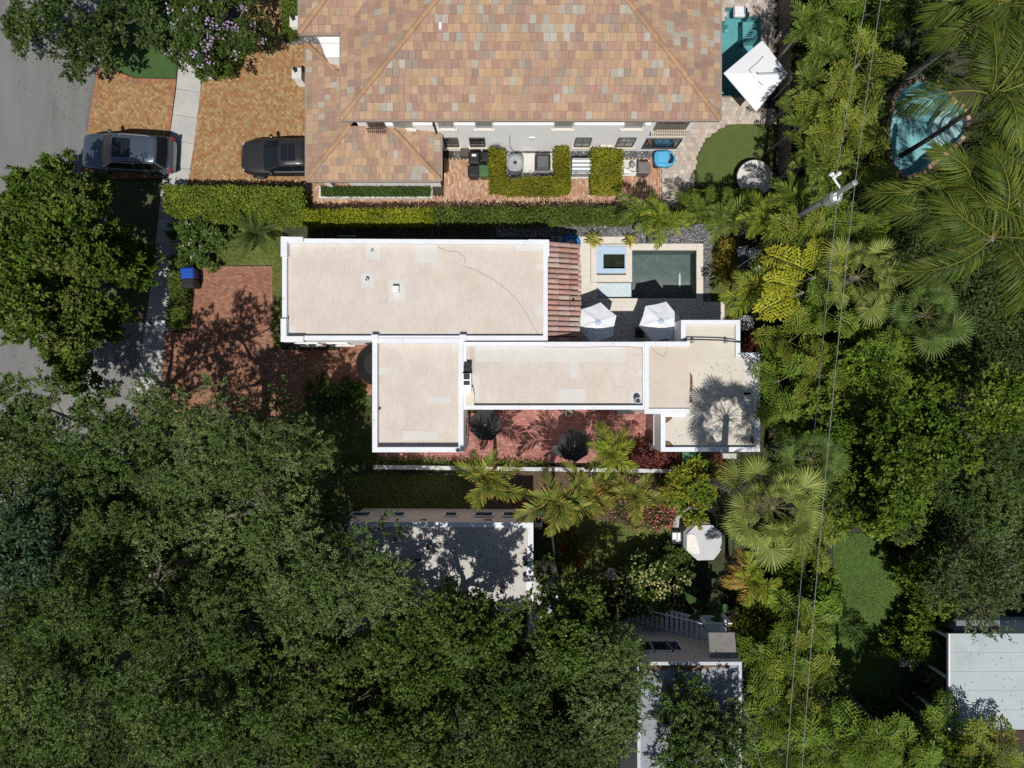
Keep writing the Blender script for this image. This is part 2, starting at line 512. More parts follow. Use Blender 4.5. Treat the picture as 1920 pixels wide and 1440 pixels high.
turf = PP([(1381, 233), (1450, 233), (1450, 352), (1302, 352), (1302, 330), (1309, 293), (1326, 261), (1351, 241)])
struct(sheet('putting_turf', turf, mt['turf'], .037))

struct(sheet('front_lawn', PP([(340, 405), (530, 405), (530, 470), (527, 657), (513, 655), (511, 497), (372, 497), (352, 560), (343, 620), (310, 620), (322, 480)]), mt['lawn'], .012))
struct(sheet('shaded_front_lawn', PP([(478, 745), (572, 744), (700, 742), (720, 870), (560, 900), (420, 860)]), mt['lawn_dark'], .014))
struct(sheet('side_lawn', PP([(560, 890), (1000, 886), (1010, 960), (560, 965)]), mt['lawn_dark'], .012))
struct(sheet('garden_lawn', PP([(1036, 960), (1270, 985), (1260, 1080), (1150, 1120), (1052, 1100)]), mt['lawn'], .012))
struct(sheet('pool_side_lawn', PP([(1331, 438), (1380, 420), (1400, 520), (1395, 612), (1356, 612), (1340, 565), (1330, 540)]), mt['lawn'], .012))
struct(sheet('east_lawn', PP([(1560, 1000), (1650, 1000), (1700, 1080), (1712, 1163), (1685, 1164), (1685, 1360), (1520, 1360), (1545, 1200), (1565, 1090)]), M('east_lawn_grass', (.07, .12, .03), .95, .2, 1.5, bump=.9, bscale=60, fine=.3, fscale=30, col2=(.13, .13, .06), c2scale=.6, c2lo=.55, c2hi=.75), .012))
struct(sheet('garden_path', PP([(1686, 1165), (1722, 1165), (1722, 1250), (1686, 1250)]), mt['concrete'], .016))
struct(sheet('planting_bed', PP([(382, 20), (452, 20), (457, 96), (448, 125), (428, 141), (400, 146), (380, 147)]), mt['mulch'], .02))
struct(sheet('garden_bed', PP([(880, 884), (1310, 884), (1310, 975), (1180, 985), (1040, 960), (880, 950)]), mt['mulch'], .016))
struct(sheet('concrete_step_path', PP([(1262, 975), (1290, 950), (1310, 955), (1290, 1000), (1262, 1000)]), mt['concrete'], .02))

# kerb of stones round the planting bed
kb = thing('stone_kerb', 'grey stone edging curving round the myrtle bed', 'kerb', P(430, 140))
pts = PP([(380, 148.5), (401, 148), (429, 143), (450, 126), (459, 97), (457, 60), (452, 20)])
for (ax, ay), (bx, by) in zip(pts, pts[1:]):
    n = max(1, int(math.hypot(bx-ax, by-ay)/.26))
    for k in range(n):
        t = (k+.5)/n
        MB().obox(ax+(bx-ax)*t, ay+(by-ay)*t, .235, .11, 0, .10+rng.uniform(0, .03), math.atan2(by-ay, bx-ax)+rng.uniform(-.1, .1), taper=.85).build('stone', mt['concrete'], kb)

def gravel(name, poly, n, smin, smax, cols, seed, holes=(), z=.0, parent=None):
    r = random.Random(seed); b = MB()
    xs = [p[0] for p in poly]; ys = [p[1] for p in poly]; k = 0; t = 0
    while k < n and t < n*6:
        t += 1
        x, y = r.uniform(min(xs), max(xs)), r.uniform(min(ys), max(ys))
        if not inside(poly, x, y) or any(inside(h, x, y) for h in holes): continue
        k += 1
        s = r.uniform(smin, smax); a = r.uniform(0, PI)
        vs = []
        for i in range(4):
            w = a+PI/2*i; q = s*r.uniform(.7, 1.2)
            vs.append((x+q*math.cos(w), y+q*math.sin(w), z+s*.15))
        vs.append((x+r.uniform(-.2, .2)*s, y+r.uniform(-.2, .2)*s, z+s*r.uniform(.7, 1.1)))
        b.add(vs, [(0, 1, 4), (1, 2, 4), (2, 3, 4), (3, 0, 4)], pick(cols, r, .3))
    o = b.build(name, mt['rock'], parent); o['kind'] = 'stuff'
    return o
GREY = [(.16, .16, .17), (.10, .10, .11), (.30, .30, .30), (.45, .45, .45), (.07, .07, .08), (.20, .19, .19)]
gp = PP([(930, 420), (1345, 420), (1345, 462), (1334, 470), (1332, 572), (1316, 572), (1316, 459), (1176, 459), (1100, 444), (930, 444)])
gs = struct(sheet('gravel_bed', gp, M('gravel_base', (.09, .09, .095), .95, .2, 10), .004))
gravel('loose_gravel', gp, 9000, .025, .05, GREY, 3, parent=gs, z=.005)
gp2 = PP([(850, 283), (1262, 283), (1262, 300), (850, 300)])
gs2 = struct(sheet('wall_foot_gravel', gp2, M('gravel_base_b', (.08, .08, .085), .95, .2, 10), .004))
gravel('loose_gravel', gp2, 2200, .025, .05, GREY, 4, parent=gs2, z=.005)
gp3 = PP([(529, 70), (598, 70), (598, 83), (529, 83)])
gs3 = struct(sheet('entry_gravel', gp3, M('gravel_base_c', (.08, .08, .085), .95, .2, 10), .034))
gravel('loose_gravel', gp3, 500, .025, .05, GREY, 5, parent=gs3, z=.035)

# ------------------------------------------------------------------ pools
def basin(parent, poly, zf, zt, mat, name='basin'):
    poly = ccw(poly); b = MB(); n = len(poly)
    b.face([(x, y, zf) for x, y in poly])
    for i in range(n):
        (ax, ay), (bx, by) = poly[i], poly[(i+1) % n]
        b.face([(bx, by, zf), (ax, ay, zf), (ax, ay, zt), (bx, by, zt)])
    return b.build(name, mat, parent)

# dark pool behind the white house
cream = M('cream_stone', (.66, .62, .555), .8, .05, 1.5, bump=.08, bscale=40, fine=.04)
deck_poly = PP([(1036, 444), (1176, 444), (1176, 457), (1318, 457), (1318, 566), (1358, 566), (1358, 656), (1036, 656)])
dk = struct(sheet('cream_pool_deck', deck_poly, mt['joint'], .03, holes=[POOL_B, SPA]))
def slabs(parent, x0, x1, y0, y1, nx, ny, z0, z1, mat, skip=None, name='slab'):
    for i in range(nx):
        for j in range(ny):
            a0, a1 = x0+(x1-x0)*i/nx, x0+(x1-x0)*(i+1)/nx
            b0, b1 = y0+(y1-y0)*j/ny, y0+(y1-y0)*(j+1)/ny
            MB().box(X(a0)+.003, X(a1)-.003, Y(b1)+.003, Y(b0)-.003, z0, z1).build(name, mat, parent)
slabs(dk, 1036, 1107, 444, 566, 3, 5, .0, .06, cream)
slabs(dk, 1107, 1176, 444, 459, 3, 1, .0, .06, cream)
slabs(dk, 1107, 1119, 530, 566, 1, 2, .0, .06, cream)
slabs(dk, 1119, 1306, 559.5, 566, 6, 1, .0, .06, cream)
slabs(dk, 1176, 1306, 457, 469.5, 5, 1, .0, .06, cream)
slabs(dk, 1305.5, 1318, 457, 566, 1, 5, .0, .06, cream)
slabs(dk, 1036, 1358, 566, 656, 10, 4, .0, .06, cream)
pl = thing('dark_swimming_pool', 'dark green rectangular swimming pool with cream stone coping', 'pool', P(1245, 515))
pool_dark = M('dark_pool_plaster', (.19, .20, .19), .8, .22, 2.5, fine=.2, fscale=9)
basin(pl, PP([(1185, 470), (1305, 470), (1305, 559), (1185, 559)]), -1.3, .03, pool_dark)
sky_tile = M('pale_blue_mosaic', (.42, .56, .72), .5, .12, 14, fine=.2, fscale=45)
b = MB(); b.box(X(1119), X(1184.5), Y(559), Y(530), -.3, -.17); b.build('sun_shelf', M('shelf_mosaic', (.72, .77, .80), .5, .10, 9, fine=.2, fscale=30), pl)
MB().box(X(1119), X(1304.8), Y(558.8), Y(530), -.06, -.056).build('water', water_mat('water_b0', (.96, .98, .985), .25, 9), pl)
MB().box(X(1185), X(1304.8), Y(530), Y(470.2), -.06, -.056).build('water', water_mat('water_b', (.85, .92, .92), .45, 5), pl)
MB().box(X(1273, -1.2), X(1276.5, -1.2), Y(539, -1.2), Y(512, -1.2), -1.297, -1.24).build('light_strip', mt['white_metal'], pl)
spa_o = thing('raised_spa', 'square raised spa rimmed in pale blue mosaic beside the dark pool', 'spa', P(1148, 490))
b = MB(); b.box(X(1108), X(1184), Y(530), Y(459.5), 0, .16)
zt = .30
basin(spa_o, SPA, -.8, .28, pool_dark)
# plinth and rim built as four pieces each round the opening
def ring(mb, x0, x1, y0, y1, a0, a1, b0, b1, z0, z1):
    mb.box(X(x0), X(x1), Y(y1), Y(b1), z0, z1); mb.box(X(x0), X(x1), Y(b0), Y(y0), z0, z1)
    mb.box(X(x0), X(a0), Y(b1)+.001, Y(b0)-.001, z0, z1); mb.box(X(a1), X(x1), Y(b1)+.001, Y(b0)-.001, z0, z1)
b = MB(); ring(b, 1107.5, 1184, 459.5, 529.5, 1130, 1170, 478, 505, 0, .2); b.build('plinth', cream, spa_o)
b = MB(); ring(b, 1118, 1173, 463.5, 513.5, 1130.2, 1169.8, 478.2, 504.8, .2, .27); b.build('mosaic_rim', sky_tile, spa_o)
MB().box(X(1118), X(1173), Y(516.5), Y(514), .2, .21).build('gutter_slot', mt['dark_metal'], spa_o)
MB().box(X(1130.2), X(1169.8), Y(504.8), Y(478.2), .12, .124).build('water', water_mat('water_s', (.82, .9, .88), .2, 8), spa_o)
MB().box(X(1137, -.7), X(1163, -.7), Y(495, -.7), Y(491.5, -.7), -.797, -.75).build('light_strip', mt['white_metal'], spa_o)

# turquoise pool by the tiled house
pa = thing('turquoise_pool', 'turquoise plunge pool beside the large tiled roof', 'pool', P(1390, 100))
aqua = M('aqua_plaster', (.16, .37, .40), .8, .08, 1.5, fine=.06)
basin(pa, POOL_A, -1.4, .03, aqua)
sheet('water', [(x, y) for x, y in ccw(POOL_A)], water_mat('water_a', (.82, .95, .95), .1, 4), -.08, parent=pa)
MB().box(X(1398, 0), X(1426, 0), Y(64, 0), Y(32.5, 0), -1.39, -.5).box(X(1362), X(1372), Y(39), Y(13), -1.38, -.45).build('pool_seat', aqua, pa)
MB().box(X(1340), X(1352), Y(175), Y(158), -1.38, -.3).build('pool_step', M('aqua_pale', (.40, .60, .55), .8, .08, 2), pa)
for px_, py_ in ((1360, 56), (1395, 57)):
    q = P(px_, py_, -1.39); MB().lathe((q[0], q[1], -1.395), [(.09, 0), (.09, .02), (.06, .03)], 14).build('drain', mt['white_metal'], pa)
lo = thing('pool_lounger', 'white floating lounge chair in the turquoise pool corner', 'lounger', P(1386, 22, .0))
b = MB()
for k in range(7): b.box(X(1377), X(1394), Y(13+k*2.3+2), Y(13+k*2.3), -.05+.05*k*.2, .06+.01*k)
b.build('seat_slat', mt['white_metal'], lo)
MB().box(X(1376), X(1395), Y(33), Y(29), -.05, .14).build('headrest', mt['white_metal'], lo, bevel=.02)
MB().box(X(1374), X(1376.5), Y(33), Y(12), -.02, .10).build('side_rail', mt['grey_metal'], lo)
MB().box(X(1394.5), X(1397), Y(33), Y(12), -.02, .10).build('side_rail', mt['grey_metal'], lo)

# kidney-shaped pool under the coconut palms
pc = thing('freeform_pool', 'curved pale blue garden pool with brick coping under coconut palms', 'pool', P(1740, 240))
blue = M('pale_blue_plaster', (.25, .49, .51), .8, .07, 1.2, fine=.06)
basin(pc, POOL_C, -1.3, .02, blue)
sheet('water', ccw(POOL_C), water_mat('water_c', (.9, .97, .98), .12, 3), -.09, parent=pc)
stp = M('step_plaster', (.50, .66, .68), .8, .06, 2)
for k, (rr, zz) in enumerate(((46, -.75), (34, -.5), (22, -.28))):
    c = (1808, 236); poly = [(c[0]+rr*math.cos(R(a)), c[1]+rr*.95*math.sin(R(a))) for a in range(80, 281, 20)]
    MB().prism([p for p in PP(poly)], -1.29, zz).build('pool_step', stp, pc)
cop = PP(kid)
ccx = sum(p[0] for p in cop)/len(cop); ccy = sum(p[1] for p in cop)/len(cop)
rr = random.Random(5)
for i in range(len(cop)):
    (ax, ay), (bx, by) = cop[i], cop[(i+1) % len(cop)]
    n = max(1, int(math.hypot(bx-ax, by-ay)/.24))
    dx, dy = bx-ax, by-ay; ln = math.hypot(dx, dy); nx, ny = dy/ln, -dx/ln
    if (ax-ccx)*nx+(ay-ccy)*ny < 0: nx, ny = -nx, -ny
    for k in range(n):
        t = (k+.5)/n
        MB().obox(ax+dx*t+nx*.11, ay+dy*t+ny*.11, .225, .22, -.03, .04+rr.uniform(0, .02), math.atan2(dy, dx), col=pick([(.36, .24, .16), (.42, .30, .21), (.32, .2, .14)], rr)).build('coping_brick', mt['brick'], pc)
# ------------------------------------------------------------------ large house with the tiled roof
PIT = .40
bh = thing('tiled_roof_house', 'large white two storey house with hipped roof of mixed terracotta tiles', 'house', (0, 14, 0))
WL, WR, WS = -7.4, 8.75, 12.45
b = MB()
b.box(WL, WR, WS, 30, 0, 5.75)
b.build('wall', mt['white_wall'], bh)
MB().box(-8.6, -3.75, 10.55, WS-.004, 0, 2.95).build('garage_wall', mt['white_wall'], bh)
for yy in (10.6, 16.3): MB().box(-9.75, -9.45, yy-.15, yy+.15, 0, 2.9).build('carport_column', mt['white_wall'], bh)
b = MB(); b.box(-9.3, WL-.004, 16.5, 30, 0, 5.75); b.build('wing_wall', mt['white_wall'], bh)
b = MB(); b.prism(PP([(594, 60), (644, 60), (644, 107), (611, 107)], 4.3), 0, 4.3); b.build('entry_portico', mt['white_wall'], bh)
b = MB(); b.prism(PP([(601, 80), (644, 80), (644, 83), (602, 83)], 4.3), 4.3, 4.34); b.build('portico_ledge', mt['white_conc'], bh)

ZE, ZL = 5.8, 2.9
EW, EE, ES = -7.8, 9.5, 12.1
t_ = (EE-EW)/2
planes = [   # polygon in plan, origin on the eave, direction along the eave, direction up the slope, eave height, name
    ([(EW, ES), (EE, ES), (EW+t_, ES+t_)], (EW, ES), (1, 0), (0, 1), ZE, 'S'),
    ([(EE, ES), (EE, 30), (EW+t_, 30), (EW+t_, ES+t_)], (EE, ES), (0, 1), (-1, 0), ZE, 'E'),
    ([(EW, 16.03), (EW, ES), (EW+t_, ES+t_), (EW+t_, 16.03+t_)], (EW, 17), (0, -1), (1, 0), ZE, 'W'),
    ([(-9.7, 16.03), (EW, 16.03), (EW+5, 21.03), (-4.7, 21.03)], (-9.7, 16.03), (1, 0), (0, 1), ZE, 'WS'),
    ([(-9.7, 26), (-9.7, 16.03), (-4.7, 21.03), (-4.7, 26)], (-9.7, 26), (0, -1), (1, 0), ZE, 'WW'),
    ([(-10.18, 16.84), (-10.18, 10.10), (WL, 12.88), (WL, 14.06)], (-10.18, 17), (0, -1), (1, 0), ZL, 'LW'),
    ([(-10.18, 10.10), (-3.54, 10.10), (-5.89, 12.45), (-7.83, 12.45)], (-10.18, 10.10), (1, 0), (0, 1), ZL, 'LS'),
    ([(-3.54, 10.10), (-3.54, 12.45), (-5.89, 12.45)], (-3.54, 10.10), (0, 1), (-1, 0), ZL, 'LE'),
    ([(WL, 16.84), (-10.18, 16.84), (WL, 14.06)], (WL, 16.84), (-1, 0), (0, -1), ZL, 'LN'),
]
TILE = [(.41, .28, .175), (.42, .28, .18), (.345, .215, .165), (.35, .225, .17), (.37, .24, .175), (.30, .225, .18), (.30, .24, .19), (.375, .345, .29), (.39, .28, .185)]
TW = [4, 3, 4, 4, 3, 1.6, 1.2, 2.2, 3]
tile_mat = M('roof_tile', (1, 1, 1), .85, .13, 3.2, attr=True, fine=.06, fscale=14, bump=.15, bscale=8, stretch=(4.5, .7, .7))
roof = MB()
for poly, o_, al, up, z0, nm in planes:
    roof.face([(x, y, z0 + PIT*((x-o_[0])*up[0]+(y-o_[1])*up[1])-.04) for x, y in ccw(poly)])
# fascia and gutters under the eaves
roof_o = roof.build('roof', M('roof_underlay', (.16, .13, .11), .9, .1), bh)
gm = M('bronze_gutter', (.30, .24, .20), .6, .08, 4)
def eave(x0, y0, x1, y1, z, nm='gutter', w=.09):
    l = math.hypot(x1-x0, y1-y0)
    MB().obox((x0+x1)/2, (y0+y1)/2, l, w, z-.16, z-.005, math.atan2(y1-y0, x1-x0)).build(nm, gm, bh)
eave(EW, ES-.045, EE, ES-.045, ZE); eave(EE+.045, ES, EE+.045, 29, ZE); eave(EW-.045, ES, EW-.045, 15.98, ZE)
eave(-9.7, 15.985, EW-.1, 15.985, ZE); eave(-9.745, 16.03, -9.745, 26, ZE)
eave(-10.18, 10.055, -3.54, 10.055, ZL); eave(-10.225, 10.1, -10.225, 16.84, ZL); eave(-3.495, 10.1, -3.495, 12.4, ZL)
r = random.Random(21)
field = MB(); cand = []
TWD, TEX = .295, .335
for poly, o_, al, up, z0, nm in planes:
    cp = ccw(poly)
    us = [((x-o_[0])*up[0]+(y-o_[1])*up[1]) for x, y in cp]; as_ = [((x-o_[0])*al[0]+(y-o_[1])*al[1]) for x, y in cp]
    nr = int(max(us)/TEX)+1
    run = 0; ci = 0
    for k in range(nr):
        off = r.uniform(0, TWD)
        a = min(as_)-off-TWD
        while a < max(as_):
            if run <= 0: ci = r.choices(range(len(TILE)), TW)[0]; run = r.choice([1, 1, 1, 2])
            run -= 1
            u0, u1 = k*TEX-.02, (k+1)*TEX+.01
            q = [(o_[0]+al[0]*aa+up[0]*uu, o_[1]+al[1]*aa+up[1]*uu) for aa, uu in ((a+.004, u0), (a+TWD-.004, u0), (a+TWD-.004, u1), (a+.004, u1))]
            c = clip_poly(ccw(q), cp)
            kk = 1+r.uniform(-.13, .13); colr = tuple(v*kk for v in TILE[ci])
            if len(c) >= 3:
                full = abs(sum(c[i][0]*c[(i+1)%len(c)][1]-c[(i+1)%len(c)][0]*c[i][1] for i in range(len(c))))/2 > .93*TWD*TEX and len(c) == 4
                def zt(x, y):
                    u = (x-o_[0])*up[0]+(y-o_[1])*up[1]
                    return z0 + PIT*u + .04*(1-(u-u0)/(u1-u0)) + .004
                top = [(x, y, zt(x, y)) for x, y in c]
                cx_ = sum(p[0] for p in c)/len(c); cy_ = sum(p[1] for p in c)/len(c); zz = zt(cx_, cy_)
                ppx = 960+cx_/S*H/(H-zz); ppy = 720-cy_/S*H/(H-zz)
                if full and nm in ('S', 'LS') and -5 < ppy < 335 and 560 < ppx < 1350:
                    cand.append((ppy, a, k, nm, ci, colr, o_, z0, top))
                else:
                    n = len(c)
                    field.add(top + [(x, y, z-.05) for x, y, z in top], [tuple(range(n))] + [(i, i+n, (i+1)%n+n, (i+1)%n) for i in range(n)], colr)
            a += TWD
cand.sort(key=lambda t: -t[0])
# the tiles that show largest are objects of their own, sharing a few meshes
tmesh = {}
for k, (ppy, a, row, nm, ci, colr, o_, z0, top) in enumerate(cand):
    if k >= 300:
        n = len(top); field.add(top + [(x, y, z-.05) for x, y, z in top], [tuple(range(n))] + [(i, i+n, (i+1)%n+n, (i+1)%n) for i in range(n)], colr)
        continue
    v = (ci, r.randint(0, 1))
    if v not in tmesh:
        me = bpy.data.meshes.new('tile')
        w, d = TWD-.008, TEX+.03
        vs = [(0, 0, .044), (w, 0, .044), (w, d, PIT*d+.004), (0, d, PIT*d+.004)]
        vs += [(x, y, z-.05) for x, y, z in vs]
        me.from_pydata(vs, [], [(0, 1, 2, 3), (0, 4, 5, 1), (1, 5, 6, 2), (2, 6, 7, 3), (3, 7, 4, 0)])
        at = me.attributes.new('Col', 'FLOAT_COLOR', 'FACE')
        kk = .92 if v[1] else 1.06
        at.data.foreach_set('color', np.tile(np.array([*[q*kk for q in TILE[ci]], 1], dtype=np.float32), 5))
        tmesh[v] = me
    o = link('tile', tmesh[v], tile_mat, roof_o)
    x, y = min(p[0] for p in top), min(p[1] for p in top)
    o.location = Vector((x, y, z0+PIT*(row*TEX-.02))) - ORG[bh.name]
fo = field.build('tile_field', tile_mat, roof_o); fo['kind'] = 'stuff'
# hip and ridge caps
cap_mat = M('hip_cap', (.38, .235, .14), .85, .15, 5, bump=.2, fine=.1, rand=.12)
cme = None
def caps(p0, p1, n=None):
    global cme
    p0, p1 = Vector(p0), Vector(p1); d = p1-p0; L_ = .62
    n = int(d.length/(L_*.82))
    if cme is None:
        mb = MB(); vs = []
        for x, s_ in ((0, 1.0), (L_, .82)):
            for a in range(0, 181, 30): vs.append((x, .13*s_*math.cos(R(a)), .085*s_*math.sin(R(a))+(.03 if x == 0 else 0)))
        fs = [(i, i+1, i+8, i+7) for i in range(6)] + [tuple(range(6, -1, -1))]
        me = bpy.data.meshes.new('hip_cap'); me.from_pydata(vs, [], fs); cme = me
    q = d.normalized()
    rot = Euler((0, -math.asin(q.z), math.atan2(q.y, q.x)))
    for k in range(n):
        o = link('hip_cap', cme, cap_mat, roof_o)
        o.location = p0 + d*(k/n) + Vector((0, 0, .0)) - ORG[bh.name]; o.rotation_euler = rot
def zp(z0, t): return z0+PIT*t+.03
caps((EW, ES, zp(ZE, 0)), (EW+t_, ES+t_, zp(ZE, t_))); caps((EE, ES, zp(ZE, 0)), (EE-t_, ES+t_, zp(ZE, t_)))
caps((-9.7, 16.03, zp(ZE, 0)), (-4.7, 21.03, zp(ZE, 5)))
caps((-10.18, 10.1, zp(ZL, 0)), (-7.83, 12.45, zp(ZL, 2.35))); caps((-3.54, 10.1, zp(ZL, 0)), (-5.89, 12.45, zp(ZL, 2.35)))
caps((-10.18, 16.84, zp(ZL, 0)), (-7.42, 14.08, zp(ZL, 2.76)))
# small vent and lightning pins on the tiles
b = MB(); q = P(826, 51, 7.2); b.obox(q[0], q[1], .12, .28, 6.9, 7.35); b.build('roof_vent', mt['white_metal'], bh)

def window(parent, x0, x1, z0, z1, y, pane, frame, sill, nx=2, nz=2, fw=.05):
    """a window on a wall that faces -Y at world y; frame and sill stand proud of the stucco"""
    w = MB(); w.box(x0, x1, y-.012, y+.02, z0, z1); wo_ = w.build('window', pane, parent)
    f = MB()
    f.box(x0-fw, x1+fw, y-.06, y+.01, z1, z1+fw); f.box(x0-fw, x0, y-.06, y+.01, z0, z1); f.box(x1, x1+fw, y-.06, y+.01, z0, z1); f.box(x0-fw, x1+fw, y-.06, y+.01, z0-fw, z0)
    for i in range(1, nx): xx = x0+(x1-x0)*i/nx; f.box(xx-.018, xx+.018, y-.035, y-.005, z0+.001, z1-.001)
    for i in range(1, nz): zz = z0+(z1-z0)*i/nz; f.box(x0+.001, x1-.001, y-.033, y-.004, zz-.018, zz+.018)
    f.build('frame', frame, wo_)
    if sill: MB().box(x0-.12, x1+.12, y-.14, y+.005, z0-fw-.1, z0-fw-.003).build('sill', mt['cream_trim'], wo_)
    return wo_
fr_d = M('dark_window_frame', (.07, .07, .07), .5, .05)
def wx(px, z): return X(px, z)
for a, c in ((834, 858), (882, 908)): window(bh, wx(a, 1.5), wx(c, 1.5), .85, 2.15, WS, mt['glass_dark'], fr_d, True)
for a, c in ((1079, 1106), (1158, 1188)): window(bh, wx(a, 1.5), wx(c, 1.5), .85, 2.15, WS, mt['glass_pale'], fr_d, True)
window(bh, wx(1209, 1.3), wx(1272, 1.3), .55, 2.05, WS, mt['glass_dark'], fr_d, False, 2, 1)
for a, c in ((738, 772), (822, 850), (892, 922), (1040, 1074), (1172, 1206)):
    window(bh, wx(a, 4.3), wx(c, 4.3), 3.6, 4.55, WS, mt['glass_pale'], mt['white_metal'], True, 1, 1)
b = MB()
for a, c in ((725, 737), (775, 811), (852, 890), (926, 1038), (1078, 1170), (1210, 1220)): b.box(wx(a, 4.2), wx(c, 4.2), WS-.10, WS-.002, 4.0, 4.3)
b.build('wall_band', mt['white_wall'], bh)
def iron(px0, px1, z0, z1, n):
    x0, x1 = wx(px0, (z0+z1)/2), wx(px1, (z0+z1)/2)
    w = MB(); w.box(x0, x1, WS-.02, WS-.004, z0, z1); wo_ = w.build('window', mt['glass_dark'], bh)
    MB().box(x0-.05, x1+.05, WS-.34, WS-.002, z0-.1, z0).build('balcony_ledge', mt['cream_trim'], wo_)
    g_ = MB()
    for i in range(n+1):
        xx = x0+(x1-x0)*i/n; g_.box(xx-.012, xx+.012, WS-.32, WS-.296, z0, z0+.85)
    g_.box(x0, x1, WS-.325, WS-.29, z0+.85, z0+.89)
    g_.build('iron_railing', M('cream_iron', (.55, .47, .34), .5, .05) if n > 12 else mt['dark_metal'], wo_)
iron(689, 722, 3.55, 4.6, 9); iron(1228, 1290, 3.3, 4.6, 18)
b = MB(); q0 = (wx(812, 4.6), WS-.06); b.tube([(q0[0], q0[1], 5.6), (q0[0], q0[1], .1)], .05, 8); b.build('downspout', mt['dark_metal'], bh)
b = MB(); b.tube([(-3.52, 10.2, 2.75), (-3.7, 10.5, 2.4), (-3.7, 10.5, .1)], .045, 8); b.build('downspout', mt['dark_metal'], bh)
b = MB(); q = wx(997, 1.5); b.box(q-.14, q+.14, WS-.06, WS-.002, 1.9, 2.3); b.build('electric_box', mt['white_metal'], bh)
q = wx(930, 1.1); MB().box(q-.2, q+.2, WS-.14, WS-.002, .7, 1.5).build('meter_box', mt['grey_metal'], bh)
for px_ in (1131, 1143): q = wx(px_, .9); MB().box(q-.14, q+.14, WS-.1, WS-.002, .6, 1.0).build('outlet_box', mt['cream_trim'], bh)
b = MB(); q = wx(956, 1.5); b.tube([(q, WS-.03, 2.6), (q, WS-.03, .9), (q+.1, WS-.1, .5), (q+.4, WS-.5, .5)], .02, 5); b.build('conduit', mt['grey_metal'], bh)
b = MB()
for px_ in (850, 1190): pass
# chest on the wall foot
MB().box(X(864), X(880), Y(298), Y(283), 0, .5).build('utility_box', M('brown_box', (.10, .075, .06), .8, .1), bh)

# ------------------------------------------------------------------ flat-roofed buildings
def inset(poly, t):
    n = len(poly); out = []
    t = t if hasattr(t, '__len__') else [t]*n
    for i in range(n):
        (ax, ay), (bx, by), (cx, cy) = poly[i-1], poly[i], poly[(i+1) % n]
        def nrm(p, q): l = math.hypot(q[0]-p[0], q[1]-p[1]); return (-(q[1]-p[1])/l, (q[0]-p[0])/l)
        n1, n2 = nrm((ax, ay), (bx, by)), nrm((bx, by), (cx, cy)); t1, t2 = t[i-1], t[i]
        out.append((bx+n1[0]*t1+n2[0]*t2, by+n1[1]*t1+n2[1]*t2))
    return out
def flat_block(parent, px, ztop, dz, t, wall, cap, deck, name='wall'):
    """rectilinear block given by its parapet outline in the photo; returns its deck height and outline"""
    poly = ccw(PP(px, ztop)); inn = inset(poly, t); n = len(poly); zd = ztop-dz
    w = MB(); c = MB()
    for i in range(n):
        j = (i+1) % n; a, bb, ia, ib = poly[i], poly[j], inn[i], inn[j]
        w.face([(*a, 0), (*bb, 0), (*bb, ztop-.03), (*a, ztop-.03)])
        c.face([(*a, ztop-.03), (*bb, ztop-.03), (*bb, ztop), (*a, ztop)])
        c.face([(*a, ztop), (*bb, ztop), (*ib, ztop), (*ia, ztop)])
        c.face([(*ib, ztop), (*ib, zd-.01), (*ia, zd-.01), (*ia, ztop)])
    w.build(name, wall, parent); c.build('parapet', cap, parent)
    sheet('roof_deck', inn, deck, zd, parent=parent)
    return zd, inn

